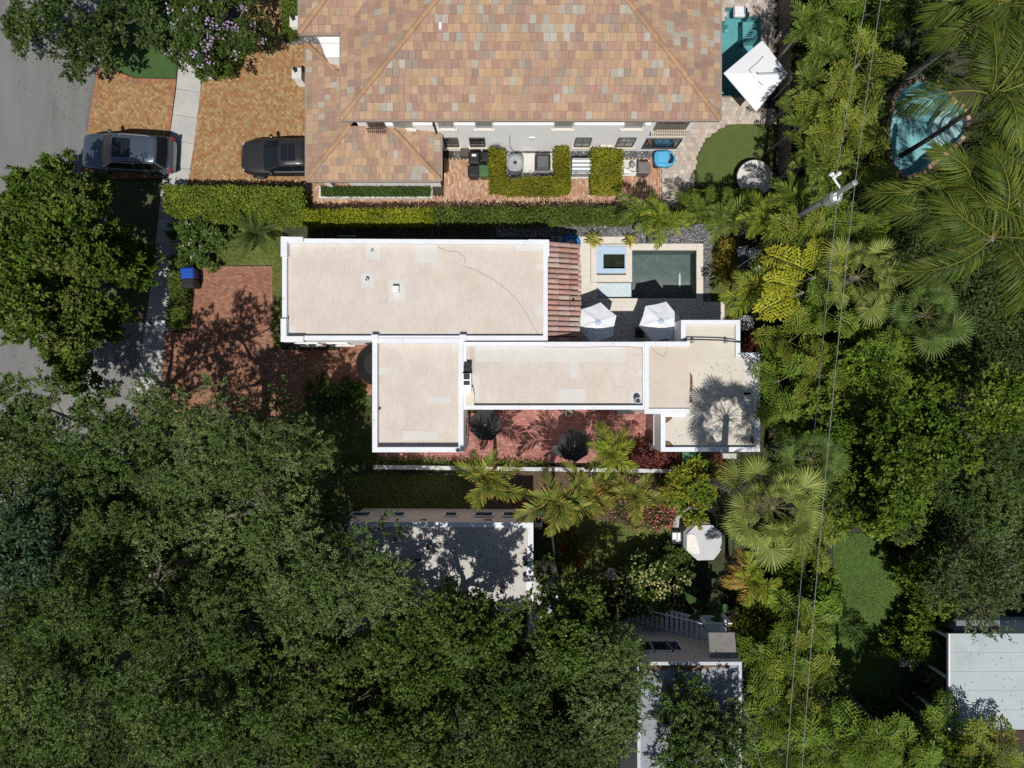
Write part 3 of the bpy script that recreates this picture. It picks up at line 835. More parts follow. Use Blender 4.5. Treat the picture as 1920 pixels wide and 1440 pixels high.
def deck_mat(name, col, stain, wdir, amt=.35):
    m, nt, N, L = new_mat(name)
    out = N.new('ShaderNodeOutputMaterial'); p = N.new('ShaderNodeBsdfPrincipled'); L.new(p.outputs[0], out.inputs[0])
    tc = N.new('ShaderNodeTexCoord')
    def mp(sc, rot=0):
        q = N.new('ShaderNodeMapping'); q.inputs['Scale'].default_value = sc; q.inputs['Rotation'].default_value = (0, 0, rot)
        L.new(tc.outputs['Object'], q.inputs[0]); return q.outputs[0]
    def noise(v, s, d=6, dist=0):
        n = N.new('ShaderNodeTexNoise'); n.inputs['Scale'].default_value = s; n.inputs['Detail'].default_value = d; n.inputs['Distortion'].default_value = dist
        L.new(v, n.inputs['Vector']); return n.outputs['Fac']
    def rngm(f, a, b_, c, d):
        r_ = N.new('ShaderNodeMapRange'); r_.inputs[1].default_value = a; r_.inputs[2].default_value = b_; r_.inputs[3].default_value = c; r_.inputs[4].default_value = d
        L.new(f, r_.inputs[0]); return r_.outputs[0]
    wr = noise(mp((2.1, .5, 1) if wdir == 'y' else (.5, 2.1, 1)), 1.0, 4, 1.6)       # membrane wrinkles
    st = noise(mp((1, 1, 1)), .45, 8)
    x = N.new('ShaderNodeMix'); x.data_type = 'RGBA'; L.new(rngm(st, .48, .75, 0, .8), x.inputs[0]); x.inputs[6].default_value = (*col, 1); x.inputs[7].default_value = (*stain, 1)
    y = N.new('ShaderNodeMix'); y.data_type = 'RGBA'; y.blend_type = 'MULTIPLY'; y.inputs[0].default_value = 1
    L.new(x.outputs[2], y.inputs[6]); L.new(rngm(noise(mp((1, 1, 1)), 1.1, 10), .3, .7, .945, 1.05), y.inputs[7])
    L.new(y.outputs[2], p.inputs['Base Color']); p.inputs['Roughness'].default_value = .8; p.inputs['Specular IOR Level'].default_value = .25
    bp = N.new('ShaderNodeBump'); bp.inputs['Strength'].default_value = amt; bp.inputs['Distance'].default_value = .06
    ab = N.new('ShaderNodeMath'); ab.operation = 'SUBTRACT'; L.new(wr, ab.inputs[0]); ab.inputs[1].default_value = .5
    a2 = N.new('ShaderNodeMath'); a2.operation = 'ABSOLUTE'; L.new(ab.outputs[0], a2.inputs[0])
    L.new(rngm(a2.outputs[0], 0, .045, 1, 0), bp.inputs['Height']); L.new(bp.outputs[0], p.inputs['Normal'])
    return m
dk_y = deck_mat('membrane_a', (.60, .54, .487), (.595, .51, .42), 'y', .32)
dk_x = deck_mat('membrane_b', (.60, .535, .47), (.59, .50, .40), 'x', .2)
dk_c = deck_mat('membrane_c', (.61, .57, .50), (.56, .50, .42), 'x', .2)
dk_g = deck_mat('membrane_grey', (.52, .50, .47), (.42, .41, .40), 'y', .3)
patch_m = M('membrane_patch', (.60, .585, .555), .75, .05, 2, bump=.12, bscale=20, fine=.04)

wh = thing('white_flat_house', 'long white house with flat cream membrane roofs and white parapets', 'house', (-3, 0, 0))
ZA, ZB, ZC, ZD, ZEE = 4.20, 4.24, 4.10, 4.16, 3.80
dA, inA = flat_block(wh, [(529, 447), (1027, 450), (1027, 638), (529, 638)], ZA, .24, .22, mt['white_wall'], mt['parapet'], dk_y)
dB, inB = flat_block(wh, [(698, 634), (869, 634), (869, 848), (698, 848)], ZB, .42, .24, mt['white_wall'], mt['parapet'], dk_y)
dC, inC = flat_block(wh, [(867, 641), (1213, 641), (1213, 768), (867, 768)], ZC, .22, [.2, .2, .2, .2], mt['white_wall'], mt['parapet'], dk_y)
dE, inE = flat_block(wh, [(1277, 600), (1388, 600), (1388, 661), (1425, 661), (1425, 847), (1239, 847), (1239, 773), (1277, 773)], ZEE, .2, .22, mt['white_wall'], mt['parapet'], dk_c)
# link bay: low parapets, deck runs to an open drip edge on its east side
pD = ccw(PP([(1208, 640.5), (1293, 640.5), (1293, 776), (1208, 776)], ZD))
xs = [p[0] for p in pD]; ys = [p[1] for p in pD]; x0, x1, yy0, yy1 = min(xs), max(xs), min(ys), max(ys)
b = MB(); b.box(x0, x1, yy0, yy1, 0, ZD-.12); b.build('wall', mt['white_wall'], wh)
MB().box(x0+.22, x1, yy0+.25, yy1-.22, ZD-.11, ZD-.09).build('roof_deck', dk_x, wh)
b = MB(); b.box(x0, x0+.22, yy0, yy1, ZD-.115, ZD+.02); b.box(x0+.221, x1, yy0, yy0+.25, ZD-.115, ZD); b.box(x0+.221, x1, yy1-.22, yy1, ZD-.115, ZD); b.build('parapet', mt['parapet'], wh)
# raised corner blocks of the main parapet
for pts in ([(526, 443), (568, 444), (568, 453), (538, 453), (538, 481), (526, 481)], [(526, 597), (537, 597), (537, 630), (569, 630), (569, 641), (526, 641)],
            [(991, 448.5), (1030, 449), (1030, 480), (1023, 480), (1023, 456), (991, 456)]):
    MB().prism(PP(pts, ZA+.16), ZA-.4, ZA+.16).build('corner_parapet', mt['parapet'], wh, bevel=.02)
for px_ in (703, 868):
    q = P(px_, 634, ZA); MB().obox(q[0], q[1]+.02, .34, .3, ZA-.2, ZA+.14).build('parapet_block', mt['parapet'], wh, bevel=.03)
# repair patches on the membranes
def patch(px, z, dz=.006, mat=None, nm='membrane_patch'):
    q = ccw(PP(px, z)); MB().prism(q, z-.01, z+dz).build(nm, mat or patch_m, wh)
def rect(a, b_, c, d): return [(a, c), (b_, c), (b_, d), (a, d)]
for p in (rect(686, 713, 457, 486), rect(677, 702, 513, 540), rect(729, 759, 525, 566), rect(779, 821, 459, 492), rect(538, 560, 452, 468), rect(967, 1018, 459, 471), rect(1004, 1019, 573, 593), rect(1006, 1018, 495, 505), rect(537, 553, 612, 624), rect(692, 886, 623, 629)): patch(p, dA)
for p in (rect(799, 846, 743, 756), rect(755, 822, 808, 825), rect(708, 727, 689, 703), rect(847, 856, 640, 660)): patch(p, dB)
for p in (rect(892, 1172, 650, 678), rect(1069, 1083, 678, 708), rect(1049, 1098, 729, 754), rect(1180, 1205, 733, 757), rect(890, 899, 703, 752), rect(1195, 1205, 694, 703)): patch(p, dC)
patch(rect(1394, 1416, 668, 740), dE); patch(rect(1384, 1408, 736, 765), dE)
patch(rect(880, 889, 645, 700), dC, .01, M('flashing', (.5, .43, .39), .8, .06))
# leaf litter lying in the corners of the end roof
lit = M('leaf_litter', (.16, .105, .06), .95, .4, 9, bump=.8, bscale=30, fine=.4)
for pts in ([(1246, 779), (1263, 777), (1258, 787), (1249, 793), (1246, 792)], [(1246, 826), (1256, 828), (1263, 836), (1262, 840), (1247, 840)], [(1293.5, 698), (1298, 704), (1299, 722), (1297, 735), (1293.5, 734)], [(1293.5, 742), (1296, 745), (1299, 754), (1293.5, 755)], [(1408, 818), (1412, 817), (1415, 830), (1411, 834), (1407, 828)]):
    patch(pts, dE, .02, lit, 'leaf_litter')
# vents, pipes and stacks
def vpipe(px_, py_, z, h, r_, mat, cap_=True, nm='vent_pipe'):
    q = P(px_, py_, z); b = MB(); b.lathe((q[0], q[1], z), [(r_, 0), (r_, h), (r_*1.25, h), (r_*1.25, h+.04)] if cap_ else [(r_, 0), (r_, h)], 12); b.build(nm, mat, wh)
    if not cap_: return
    MB().lathe((q[0], q[1], z+h+.041), [(r_*.8, 0), (r_*.75, .005)], 12).build('vent_mouth', mt['dark_metal'], wh)
vpipe(698, 472, dA, .2, .05, mt['white_metal']); vpipe(689, 526, dA, .25, .07, mt['white_metal'])
q = P(743, 543, dA); MB().obox(q[0], q[1], .34, .34, dA, dA+.3, taper=.9).build('roof_hood', mt['white_metal'], wh, bevel=.02)
MB().obox(q[0]-.01, q[1]+.01, .2, .24, dA+.3, dA+.32).build('hood_lid', mt['white_metal'], wh)
vpipe(1193, 751, dC, .42, .13, mt['grey_metal'])
vpipe(712, 766, dB, .1, .06, mt['dark_metal'], False)
# brick flue with dark openings between the entry block and the long roof
q = P(876, 719, ZC); b = MB(); b.obox(q[0], q[1], .42, .95, 3.6, ZC+.35); b.build('chimney', mt['white_wall'], wh)
for py_, d in ((706, .28), (718, .2)):
    q = P(875, py_, ZC+.36); MB().obox(q[0], q[1], .3, d, ZC+.3, ZC+.358).build('chimney_opening', mt['dark_metal'], wh)
for py_, d, px_ in ((694, .34, 876), (684, .22, 877)):
    q = P(px_, py_, ZC+.1); MB().obox(q[0], q[1], .36, d, dC+.004, ZC+.12).build('chimney_cap', M('black_cap', (.035, .033, .035), .8, .1), wh)
b = MB(); b.prism(PP([(873, 726), (886, 726), (889, 741), (889, 760), (873, 760)], ZC+.05), 3.7, ZC+.05); b.build('chimney_shoulder', mt['cream_trim'], wh)
def cable(pts, z, nm='roof_cable', rad=.008, mat=None):
    b = MB(); b.tube([P(a, c, z+rad) for a, c in pts], rad, 5); b.build(nm, mat or M('cable', (.22, .20, .19), .7, 0), wh)
cable([(813, 452), (823, 464), (838, 470), (858, 472), (870, 481), (872, 492), (869, 499), (886, 504), (905, 513), (928, 526), (950, 543), (970, 563), (988, 590), (1002, 615), (1014, 634)], dA)
cable([(1012, 648), (1030, 652), (1062, 651), (1090, 652), (1130, 650), (1180, 650), (1205, 654)], dC)
cable([(1217, 646), (1225, 655), (1228, 660), (1236, 664), (1244, 668), (1250, 660), (1251, 650)], ZD-.09)
cable([(1300, 756), (1318, 770), (1332, 780), (1350, 789), (1372, 789), (1390, 790), (1402, 800), (1407, 806)], dE)
b = MB(); z_ = dE+.3; b.tube([P(1282, 636, z_), P(1350, 637.5, z_), P(1390, 642, z_)], .035, 6); b.build('roof_conduit', mt['dark_metal'], wh)
for px_ in (1297, 1359):
    q = P(px_, 640, dE); MB().obox(q[0], q[1], .12, .2, dE, dE+.28).build('conduit_bracket', mt['grey_metal'], wh)
for a_, b_, y_ in ((1000, 1000, 0),): pass
# openings in the courtyard walls and the entry
b = MB(); yw0, yw1 = Y(830, 1.2), Y(778, 1.2); xw = X(1239, ZEE)
b.box(xw-.03, xw-.004, yw0, yw1, .1, 2.15); wo_ = b.build('patio_door', mt['glass_dark'], wh)
b = MB(); b.box(xw-.07, xw-.002, yw0-.07, yw0, .05, 2.2); b.box(xw-.07, xw-.002, yw1, yw1+.07, .05, 2.2); b.box(xw-.07, xw-.002, yw0, yw1, 2.15, 2.2); b.box(xw-.06, xw-.032, (yw0+yw1)/2-.03, (yw0+yw1)/2+.03, .1, 2.15); b.build('door_frame', mt['grey_metal'], wo_)
MB().box(xw-.033, xw-.006, yw0+.1, (yw0+yw1)/2-.05, .3, 1.9).build('door_panel', M('red_curtain', (.22, .07, .045), .6, .1), wo_)
q = X(1228, 1.3); MB().box(xw-.14, xw-.003, Y(840, 1.3)-.1, Y(840, 1.3)+.1, 1.2, 1.6).build('wall_lamp', mt['dark_metal'], wh)
xe = X(869, ZB); b = MB(); b.box(xe+.004, xe+.03, Y(815, 1.2), Y(782, 1.2), .9, 2.1); wo_ = b.build('window', mt['glass_dark'], wh)
b = MB(); b.box(xe+.002, xe+.06, Y(816.5, 1.2), Y(815, 1.2), .85, 2.15); b.box(xe+.002, xe+.06, Y(782, 1.2), Y(780.5, 1.2), .85, 2.15); b.build('frame', mt['white_metal'], wo_)
ysA = Y(638, ZA)
for a, c in ((560, 600), (620, 655)): window(wh, X(a, 1.6), X(c, 1.6), .9, 2.2, ysA, mt['glass_dark'], mt['white_metal'], True)
# dark half-round awning over the entry door
xB = X(698, ZB); q = P(697, 683, 2.6)
b = MB(); vs = []; n = 14
for i in range(n+1):
    a = R(90+180*i/n); vs.append((xB-.004+1.12*math.cos(a), q[1]+1.08*math.sin(a), 2.6))
vs2 = [(xB-.004+.6*math.cos(R(90+180*i/n)), q[1]+.6*math.sin(R(90+180*i/n)), 3.2) for i in range(n+1)]
b.add(vs+vs2, [(i, i+1, i+n+2, i+n+1) for i in range(n)] + [tuple(range(n+1, 2*n+2))])
b.build('entry_awning', M('black_awning', (.014, .013, .014), .7, .1), wh)
MB().box(xB-.05, xB-.003, q[1]-.5, q[1]+.5, .05, 2.15).build('entry_door', M('dark_door', (.05, .03, .025), .6, .1), wh)
# lean-to with barrel tiles on the pool side
xr0, xr1 = X(1025, 3.45), X(1086, 2.75); yr0, yr1 = Y(641, 3.1), Y(454, 3.1)
b = MB(); b.face([(xr0, yr0, 3.40), (xr1-.05, yr0, 2.70), (xr1-.05, yr1, 2.70), (xr0, yr1, 3.40)]); b.box(xr0, xr1-.45, yr0, yr1, 0, 2.66)
lean = b.build('leanto_roof', M('leanto_underlay', (.14, .09, .075), .9, .2), wh)
nrow = 19; pitch = (yr1-yr0)/nrow
bar_mat = M('barrel_tile', (1, 1, 1), .9, .22, 6, attr=True, bump=.3, bscale=30, fine=.15, rand=.18)
BAR = [(.37, .23, .195), (.41, .27, .235), (.34, .235, .205), (.42, .33, .295), (.38, .21, .17)]
bms = []
for c in BAR:
    vs = []; L_ = (xr1-xr0)/3*1.12
    for x, k in ((0, .84), (L_, 1.0)):
        for a in range(0, 181, 30): vs.append((x, pitch*.43*k*math.cos(R(a)), .085*k*math.sin(R(a))))
    me = bpy.data.meshes.new('barrel_tile'); me.from_pydata(vs, [], [(i, i+7, i+8, i+1) for i in range(6)] + [tuple(range(7, 14))])
    at = me.attributes.new('Col', 'FLOAT_COLOR', 'FACE'); at.data.foreach_set('color', np.tile(np.array([*c, 1], dtype=np.float32), 7))
    me.polygons.foreach_set('use_smooth', [True]*7)
    bms.append(me)
sl_ = math.atan2(.70, xr1-xr0)
for i in range(nrow):
    for k in range(3):
        o = link('barrel_tile', rng.choice(bms), bar_mat, lean)
        xx = xr0 + (xr1-xr0)*k/3 + rng.uniform(-.02, .02) + (.04 if k == 2 and 4 < i < 15 else 0)
        o.location = Vector((xx, yr0+pitch*(i+.5)+rng.uniform(-.008, .008), 3.42-.7*(xx-xr0)/(xr1-xr0)-.02*(2-k)*0+.012*k)) - ORG[wh.name]
        o.rotation_euler = (0, sl_-.03, rng.uniform(-.02, .02))
vq = P(1075, 562, 2.95); MB().lathe((vq[0], vq[1], 2.85), [(.06, 0), (.06, .2), (.045, .2), (.045, .12)], 10).build('tile_vent', mt['dark_metal'], wh)
# pipes low on the shaded north side
b = MB(); b.tube([(X(636), Y(446), .5), (X(672), Y(446), .5)], .04, 6); b.build('wall_pipe', mt['grey_metal'], wh)

# ------------------------------------------------------------------ beige house half hidden by the oaks
h3 = thing('beige_flat_house', 'beige flat roofed house half hidden by oak trees, shadow dappled roof', 'house', P(830, 1050))
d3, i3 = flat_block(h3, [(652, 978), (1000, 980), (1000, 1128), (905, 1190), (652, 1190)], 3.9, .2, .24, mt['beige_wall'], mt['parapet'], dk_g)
yn = Y(978.8, 3.9)
def window_n(parent, x0, x1, z0, z1, y, pane, frame):
    w = MB(); w.box(x0, x1, y-.01, y+.03, z0, z1); o = w.build('window', pane, parent)
    f = MB()
    for a in ((x0-.06, x1+.06, z1, z1+.06), (x0-.06, x1+.06, z0-.06, z0), (x0-.06, x0, z0, z1), (x1, x1+.06, z0, z1)): f.box(a[0], a[1], y-.01, y+.07, a[2], a[3])
    f.build('frame', frame, o)
for a, c in ((660, 694), (727, 758), (836, 856), (892, 923), (945, 977)): window_n(h3, X(a, 2.0), X(c, 2.0), 1.55, 2.55, yn+.02, mt['glass_dark'], mt['white_metal'])
for a, c in ((788, 800), (908, 922)): MB().box(X(a, 3.4), X(c, 3.4), yn, yn+.05, 3.35, 3.45).build('scupper', M('scupper_brown', (.25, .16, .12), .8, .1), h3)
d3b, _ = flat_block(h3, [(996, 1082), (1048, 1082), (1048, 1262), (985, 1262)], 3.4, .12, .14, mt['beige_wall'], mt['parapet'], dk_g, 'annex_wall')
for px_, py_ in ((806, 1023), (942, 1105), (984, 1053), (985, 1083), (785, 1045)):
    q = P(px_, py_, d3); MB().lathe((q[0], q[1], d3), [(.1, 0), (.1, .3), (.14, .3), (.14, .36)], 10).build('vent_pipe', mt['dark_metal'], h3)

# ------------------------------------------------------------------ two-storey house with the outside stair
h4 = thing('stair_house', 'grey beige two storey house with white outside stair, partly under trees', 'house', P(1280, 1290))
Z4 = 6.0
d4, i4 = flat_block(h4, [(1195, 1241), (1391, 1241), (1391, 1700), (1195, 1700)], Z4, .2, .15, M('taupe_stucco', (.60, .54, .51), .9, .05, 2, bump=.1), M('grey_parapet', (.50, .53, .56), .8, .08, 2), M('grey_blue_membrane', (.26, .29, .325), .8, .12, 1.2, bump=.2, bscale=8, col2=(.21, .23, .25), c2scale=.5, fine=.08))
y4 = Y(1241, Z4)
for a, c in ((1203, 1221), (1222.5, 1255), (1257, 1274)): window_n(h4, X(a, 4.1), X(c, 4.1), 3.45, 4.7, y4+.005, mt['glass_dark'], mt['white_metal'])
lit4 = MB(); lit4.prism(PP([(1204, 1246), (1370, 1246), (1366, 1253), (1340, 1250), (1300, 1258), (1260, 1251), (1225, 1260), (1206, 1252)], d4), d4-.01, d4+.03); lit4.build('leaf_litter', lit, h4)
stair = thing('outside_stair', 'white outside stair climbing the taupe house wall to a landing', 'stair', P(1240, 1160))
ys0, ys1 = y4+.02, y4+1.05; n = 15
xs0, xs1 = X(1176, 0), X(1312, 3.0)
tread = M('stair_tread', (.66, .70, .74), .8, .08, 3)
for i in range(n):
    x_ = xs0+(xs1-xs0)*i/n; z_ = .2*(i+1)
    MB().box(x_, x_+(xs1-xs0)/n*.82, ys0, ys1, z_-.06, z_).build('tread', tread, stair)
b = MB()
for yy in (ys0+.03, ys1-.03): b.tube([(xs0, yy, -.02), (xs1, yy, 2.9)], .06, 6)
b.build('stringer', mt['white_metal'], stair)
b = MB(); b.tube([(xs0, ys1, 1.0), (xs1, ys1, 3.95)], .035, 6)
for i in range(0, n+1, 3): x_ = xs0+(xs1-xs0)*i/n; b.tube([(x_, ys1, .2*i), (x_, ys1, 1.0+2.95*i/n)], .025, 5)
b.build('handrail', mt['white_metal'], stair)
xl1 = X(1362, 3.0)
MB().box(xs1, xl1, ys0, ys1+.1, 2.88, 3.0).build('landing', tread, stair)
b = MB()
for xx in (xs1+.06, xl1-.06): b.box(xx-.05, xx+.05, ys1-.02, ys1+.08, 0, 3.9)
b.tube([(xs1, ys1+.05, 3.95), (xl1, ys1+.05, 3.95)], .035, 6); b.build('landing_post', mt['white_metal'], stair)
cz = 5.2; q0, q1 = P(1328, 1186, cz), P(1381, 1229, cz+.3)
b = MB(); b.face([(q0[0], q0[1], cz), (q1[0], q0[1], cz), (q1[0], y4+.01, cz+.35), (q0[0], y4+.01, cz+.35)][::-1])
b.face([(q0[0], q0[1], cz), (q1[0], q0[1], cz), (q1[0], q0[1], cz-.12), (q0[0], q0[1], cz-.12)])
b.box(q0[0]+.05, q0[0]+.12, q0[1]-.12, q0[1]-.05, 3.0, cz-.03); b.box(q1[0]-.12, q1[0]-.05, q0[1]-.12, q0[1]-.05, 3.0, cz-.03)
b.build('door_canopy', M('shingle_canopy', (.22, .21, .20), .9, .15, 5, bump=.4, bscale=18), h4)

# ------------------------------------------------------------------ pale roof at the lower right
h5 = thing('pale_roof_building', 'low building with pale blue white flat roof by the right edge', 'building', P(1880, 1280))
q5 = ccw(PP([(1781, 1188), (2300, 1188), (2300, 1368), (1781, 1368)], 3.6)); xa5 = min(p[0] for p in q5); xb5 = max(p[0] for p in q5); ya5 = min(p[1] for p in q5); yb5 = max(p[1] for p in q5)
MB().box(xa5, xb5, ya5, yb5, 3.5, 3.6).build('roof', M('pale_membrane', (.40, .46, .475), .8, .06, 1, bump=.2, bscale=15, fine=.07, fscale=18, col2=(.35, .40, .41), c2scale=.4), h5)
for k5 in range(1, 5): MB().box(xa5+.02, xb5-.02, ya5+(yb5-ya5)*k5/5-.02, ya5+(yb5-ya5)*k5/5+.02, 3.596, 3.612).build('roof_seam', bpy.data.materials['pale_membrane'], h5)
MB().box(xa5+2.2, xb5-.5, ya5+.5, yb5-.3, 0, 3.495).build('wall', mt['white_wall'], h5)
MB().box(xa5-.08, xa5-.004, ya5, yb5, 3.46, 3.63).build('roof_edge', mt['white_metal'], h5)
for yy in (ya5+.3, (ya5+yb5)/2, yb5-.3): MB().box(xa5+.1, xa5+.22, yy-.06, yy+.06, 0, 3.495).build('post', mt['white_metal'], h5)
b = MB(); q0, q1 = P(1793, 1163, 3.1), P(1875, 1187, 3.1)
n = 28
for i in range(n):
    xx = q0[0]+(q1[0]-q0[0])*i/n; b.box(xx, xx+(q1[0]-q0[0])/n*.6, q1[1], q0[1], 3.0, 3.12)
b.box(q0[0], q1[0], q1[1], q0[1], 2.9, 3.0); b.box(q0[0]+.1, q1[0], q1[1], q0[1]-.1, 0, 2.9)
b.build('corrugated_roof', M('grey_corrugated', (.26, .29, .33), .6, .1, 3), h5)
b = MB(); q0, q1 = P(1850, 1369, 2.9), P(2300, 1392, 2.9)
for i in range(10): yy = q0[1]+(q1[1]-q0[1])*i/10; b.box(q0[0], q1[0], yy, yy-.07, 2.86, 2.94)
b.build('timber_eave', M('dark_timber', (.07, .045, .03), .8, .2, 4), h5)
sh = thing('white_shed', 'small white roofed shed peeping through the grey green tree', 'shed', P(1778, 1110))
b = MB(); b.box(X(1764, 3), X(1796, 3), Y(1118, 3), Y(1096, 3), 0, 2.9); b.build('wall', mt['white_wall'], sh)
b = MB(); b.box(X(1762, 3), X(1798, 3), Y(1120, 3), Y(1094, 3), 2.905, 3.0); b.build('roof', mt['white_metal'], sh)
# ------------------------------------------------------------------ cars
tyre_m = M('tyre', (.02, .02, .02), .9, .1, 8); rim_m = M('rim', (.35, .36, .38), .4, .05, 5, metal=.7)
lamp_m = M('headlamp', (.55, .58, .6), .15, 0, spec=.6); tail_m = M('tail_lamp', (.25, .02, .02), .3, 0)
trim_m = M('black_trim', (.018, .018, .02), .5, 0)
car_glass = M('car_glass', (.012, .014, .017), .05, 0, spec=.7)
def car(name, label, loc, rz, L, W, Ht, st, gh, paint, wheel_r, suv, rails):
    t = thing(name, label, 'car', loc, rz)
    # lower body: a loft through cross sections from tail to nose
    b = MB(); rings = []
    for x, hw, zb, zt, cr in st:
        hw *= W/2
        half = [(hw*.88, zb), (hw*.985, zb+.12), (hw, zb+(zt-zb)*.5), (hw*.985, zt-.12), (hw*.93, zt-.03), (hw*.78, zt+cr*.5), (hw*.38, zt+cr)]
        rings.append([(x*L, -y, z) for y, z in half] + [(x*L, y, z) for y, z in half[::-1]])
    m = len(rings[0]); vs = [p for r_ in rings for p in r_]; fs = []
    for i in range(len(rings)-1):
        for k in range(m): j = (k+1) % m; fs.append((i*m+k, i*m+j, (i+1)*m+j, (i+1)*m+k))
    fs.append(tuple(range(m-1, -1, -1))); fs.append(tuple(range((len(rings)-1)*m, len(rings)*m)))
    b.add(vs, fs); b.build('body', paint, t, local=True, smooth=True, subsurf=2)
    # cabin
    (xr0, wr0, zbelt), (xr1, wr1), (xf1, wf1), (xf0, wf0), zr = gh
    xr0, xr1, xf1, xf0 = (v*L for v in (xr0, xr1, xf1, xf0)); wr0, wr1, wf1, wf0 = (v*W/2 for v in (wr0, wr1, wf1, wf0))
    def ring8(xr, wr, xf, wf, z, bow):
        n = 5; pts = []
        for i in range(n): s = -1+2*i/(n-1); pts.append((xf+bow*(1-s*s), s*wf, z))
        for i in range(1, 4): u = i/4; w = wf+(wr-wf)*u + .03*math.sin(PI*u); pts.append((xf+(xr-xf)*u, w, z))
        for i in range(n): s = 1-2*i/(n-1); pts.append((xr-bow*.6*(1-s*s), s*wr, z))
        for i in range(1, 4): u = 1-i/4; w = wf+(wr-wf)*u + .03*math.sin(PI*u); pts.append((xf+(xr-xf)*u, -w, z))
        return pts
    base = ring8(xr0, wr0, xf0, wf0, zbelt, .12); top = ring8(xr1, wr1, xf1, wf1, zr-.07, .06)
    top2 = ring8(xr1+.10, wr1-.09, xf1-.10, wf1-.09, zr-.01, .05); top3 = ring8(xr1+.45, wr1-.38, xf1-.45, wf1-.38, zr+.012, .03)
    m = len(base); vs = base+top+top2+top3; fs = []
    for i in range(3):
        for k in range(m): j = (k+1) % m; fs.append((i*m+k, i*m+j, (i+1)*m+j, (i+1)*m+k))
    fs.append(tuple(range(3*m, 4*m)))
    MB().add(vs, fs).build('cabin', paint, t, local=True, smooth=True)
    def on(i, j, u, v, off):     # strip of the cabin shell between base and top, pushed out a little
        a, c = Vector(base[i % m]), Vector(top[i % m]); p0 = a.lerp(c, v)
        return p0
    def pane(name, idx, v0, v1, off, mat=car_glass, u_in=0.0):
        lo = [Vector(base[i % m]).lerp(Vector(top[i % m]), v0) for i in idx]; hi = [Vector(base[i % m]).lerp(Vector(top[i % m]), v1) for i in idx]
        if u_in:
            for l in (lo, hi):
                l[0] = l[0].lerp(l[1], u_in); l[-1] = l[-1].lerp(l[-2], u_in)
        cen = Vector((0, 0, zbelt*.7))
        nrm = ((lo[-1]-lo[0]).cross(hi[0]-lo[0])).normalized()
        if nrm.dot((lo[0]+hi[-1])/2-cen) < 0: nrm = -nrm
        vs = [p+nrm*off for p in lo]+[p+nrm*off for p in hi]; n = len(lo)
        return MB().add(vs, [(i, i+1, n+i+1, n+i) for i in range(n-1)]).build(name, mat, t, local=True)
    pane('windscreen', [0, 1, 2, 3, 4], .04, .97, .012, u_in=.15)
    pane('rear_window', [8, 9, 10, 11, 12], .12, .93, .012, u_in=.15)
    pane('side_window', [4, 5, 6], .12, .9, .02, u_in=.12); pane('side_window', [6, 7, 8], .12, .9, .02, u_in=.1)
    pane('side_window', [12, 13, 14], .12, .9, .02, u_in=.1); pane('side_window', [14, 15, 16], .12, .9, .02, u_in=.12)
    sx0, sx1, sw_ = suv['sunroof']
    sx0, sx1, sw_ = sx0*L, sx1*L, sw_*W/2
    MB().box(sx0, sx1, -sw_, sw_, zr-.03, zr+.024).build('sunroof', car_glass, t, local=True, bevel=.03)
    if suv.get('bar'): MB().box((sx0+sx1)/2-.02, (sx0+sx1)/2+.02, -sw_+.03, sw_-.03, zr+.0245, zr+.03).build('sunroof_bar', trim_m, t, local=True)
    if rails:
        for s in (-1, 1): MB().tube([(xr1+.3, s*(wr1-.07), zr-.01), (xr1+.4, s*(wr1-.06), zr+.05), (xf1-.5, s*(wf1-.06), zr+.05), (xf1-.35, s*(wf1-.07), zr-.01)], .022, 6).build('roof_rail', mt['grey_metal'], t, local=True)
    for s in (-1, 1):
        mb = MB(); mb.obox(xf0-.35, s*(wf0+.14), .18, .24, zbelt+.02, zbelt+.2, s*-.25, taper=.8); mb.build('mirror', paint, t, local=True, bevel=.04)
    for xx in (.31, -.30):
        for s in (-1, 1):
            n = 20; mb = MB(); y0, y1 = s*(W/2-.24), s*(W/2+.005)
            vs = [(xx*L+wheel_r*math.cos(2*PI*k/n), yy, wheel_r+wheel_r*math.sin(2*PI*k/n)) for yy in (y0, y1) for k in range(n)]
            mb.add(vs, [(k, (k+1) % n, (k+1) % n+n, k+n) for k in range(n)] + [tuple(range(n)), tuple(range(2*n-1, n-1, -1))]); w = mb.build('wheel', tyre_m, t, local=True)
            mb = MB(); vs = [(xx*L+wheel_r*.66*math.cos(2*PI*k/n), y1+s*.006, wheel_r+wheel_r*.66*math.sin(2*PI*k/n)) for k in range(n)]
            mb.face(vs); mb.build('rim', rim_m, w, local=True)
    for s in (-1, 1):
        MB().obox(.440*L, s*W*.32, .22, .24, st[-3][3]-.24, st[-3][3]-.03, s*-.35).build('headlight', lamp_m, t, local=True, bevel=.03)
        MB().obox(-.478*L, s*W*.40, .16, .3, st[1][3]-.32, st[1][3]-.05, s*.2).build('tail_light', tail_m, t, local=True, bevel=.02)
        hx = .28*L; MB().tube([(hx, s*W*.2, st[-4][3]+.035), (.42*L, s*W*.23, st[-3][3]+.01)], .022, 5).build('bonnet_crease', paint, t, local=True)
    MB().box(.475*L, .497*L, -W*.22, W*.22, .35, .62).build('grille', trim_m, t, local=True, bevel=.02)
    return t
paint_b = M('slate_blue_paint', (.11, .145, .185), .28, .04, 2, metal=.55, coat=1.0)
paint_g = M('graphite_paint', (.065, .062, .065), .3, .04, 2, metal=.6, coat=1.0)
q = P(239, 287, .9)
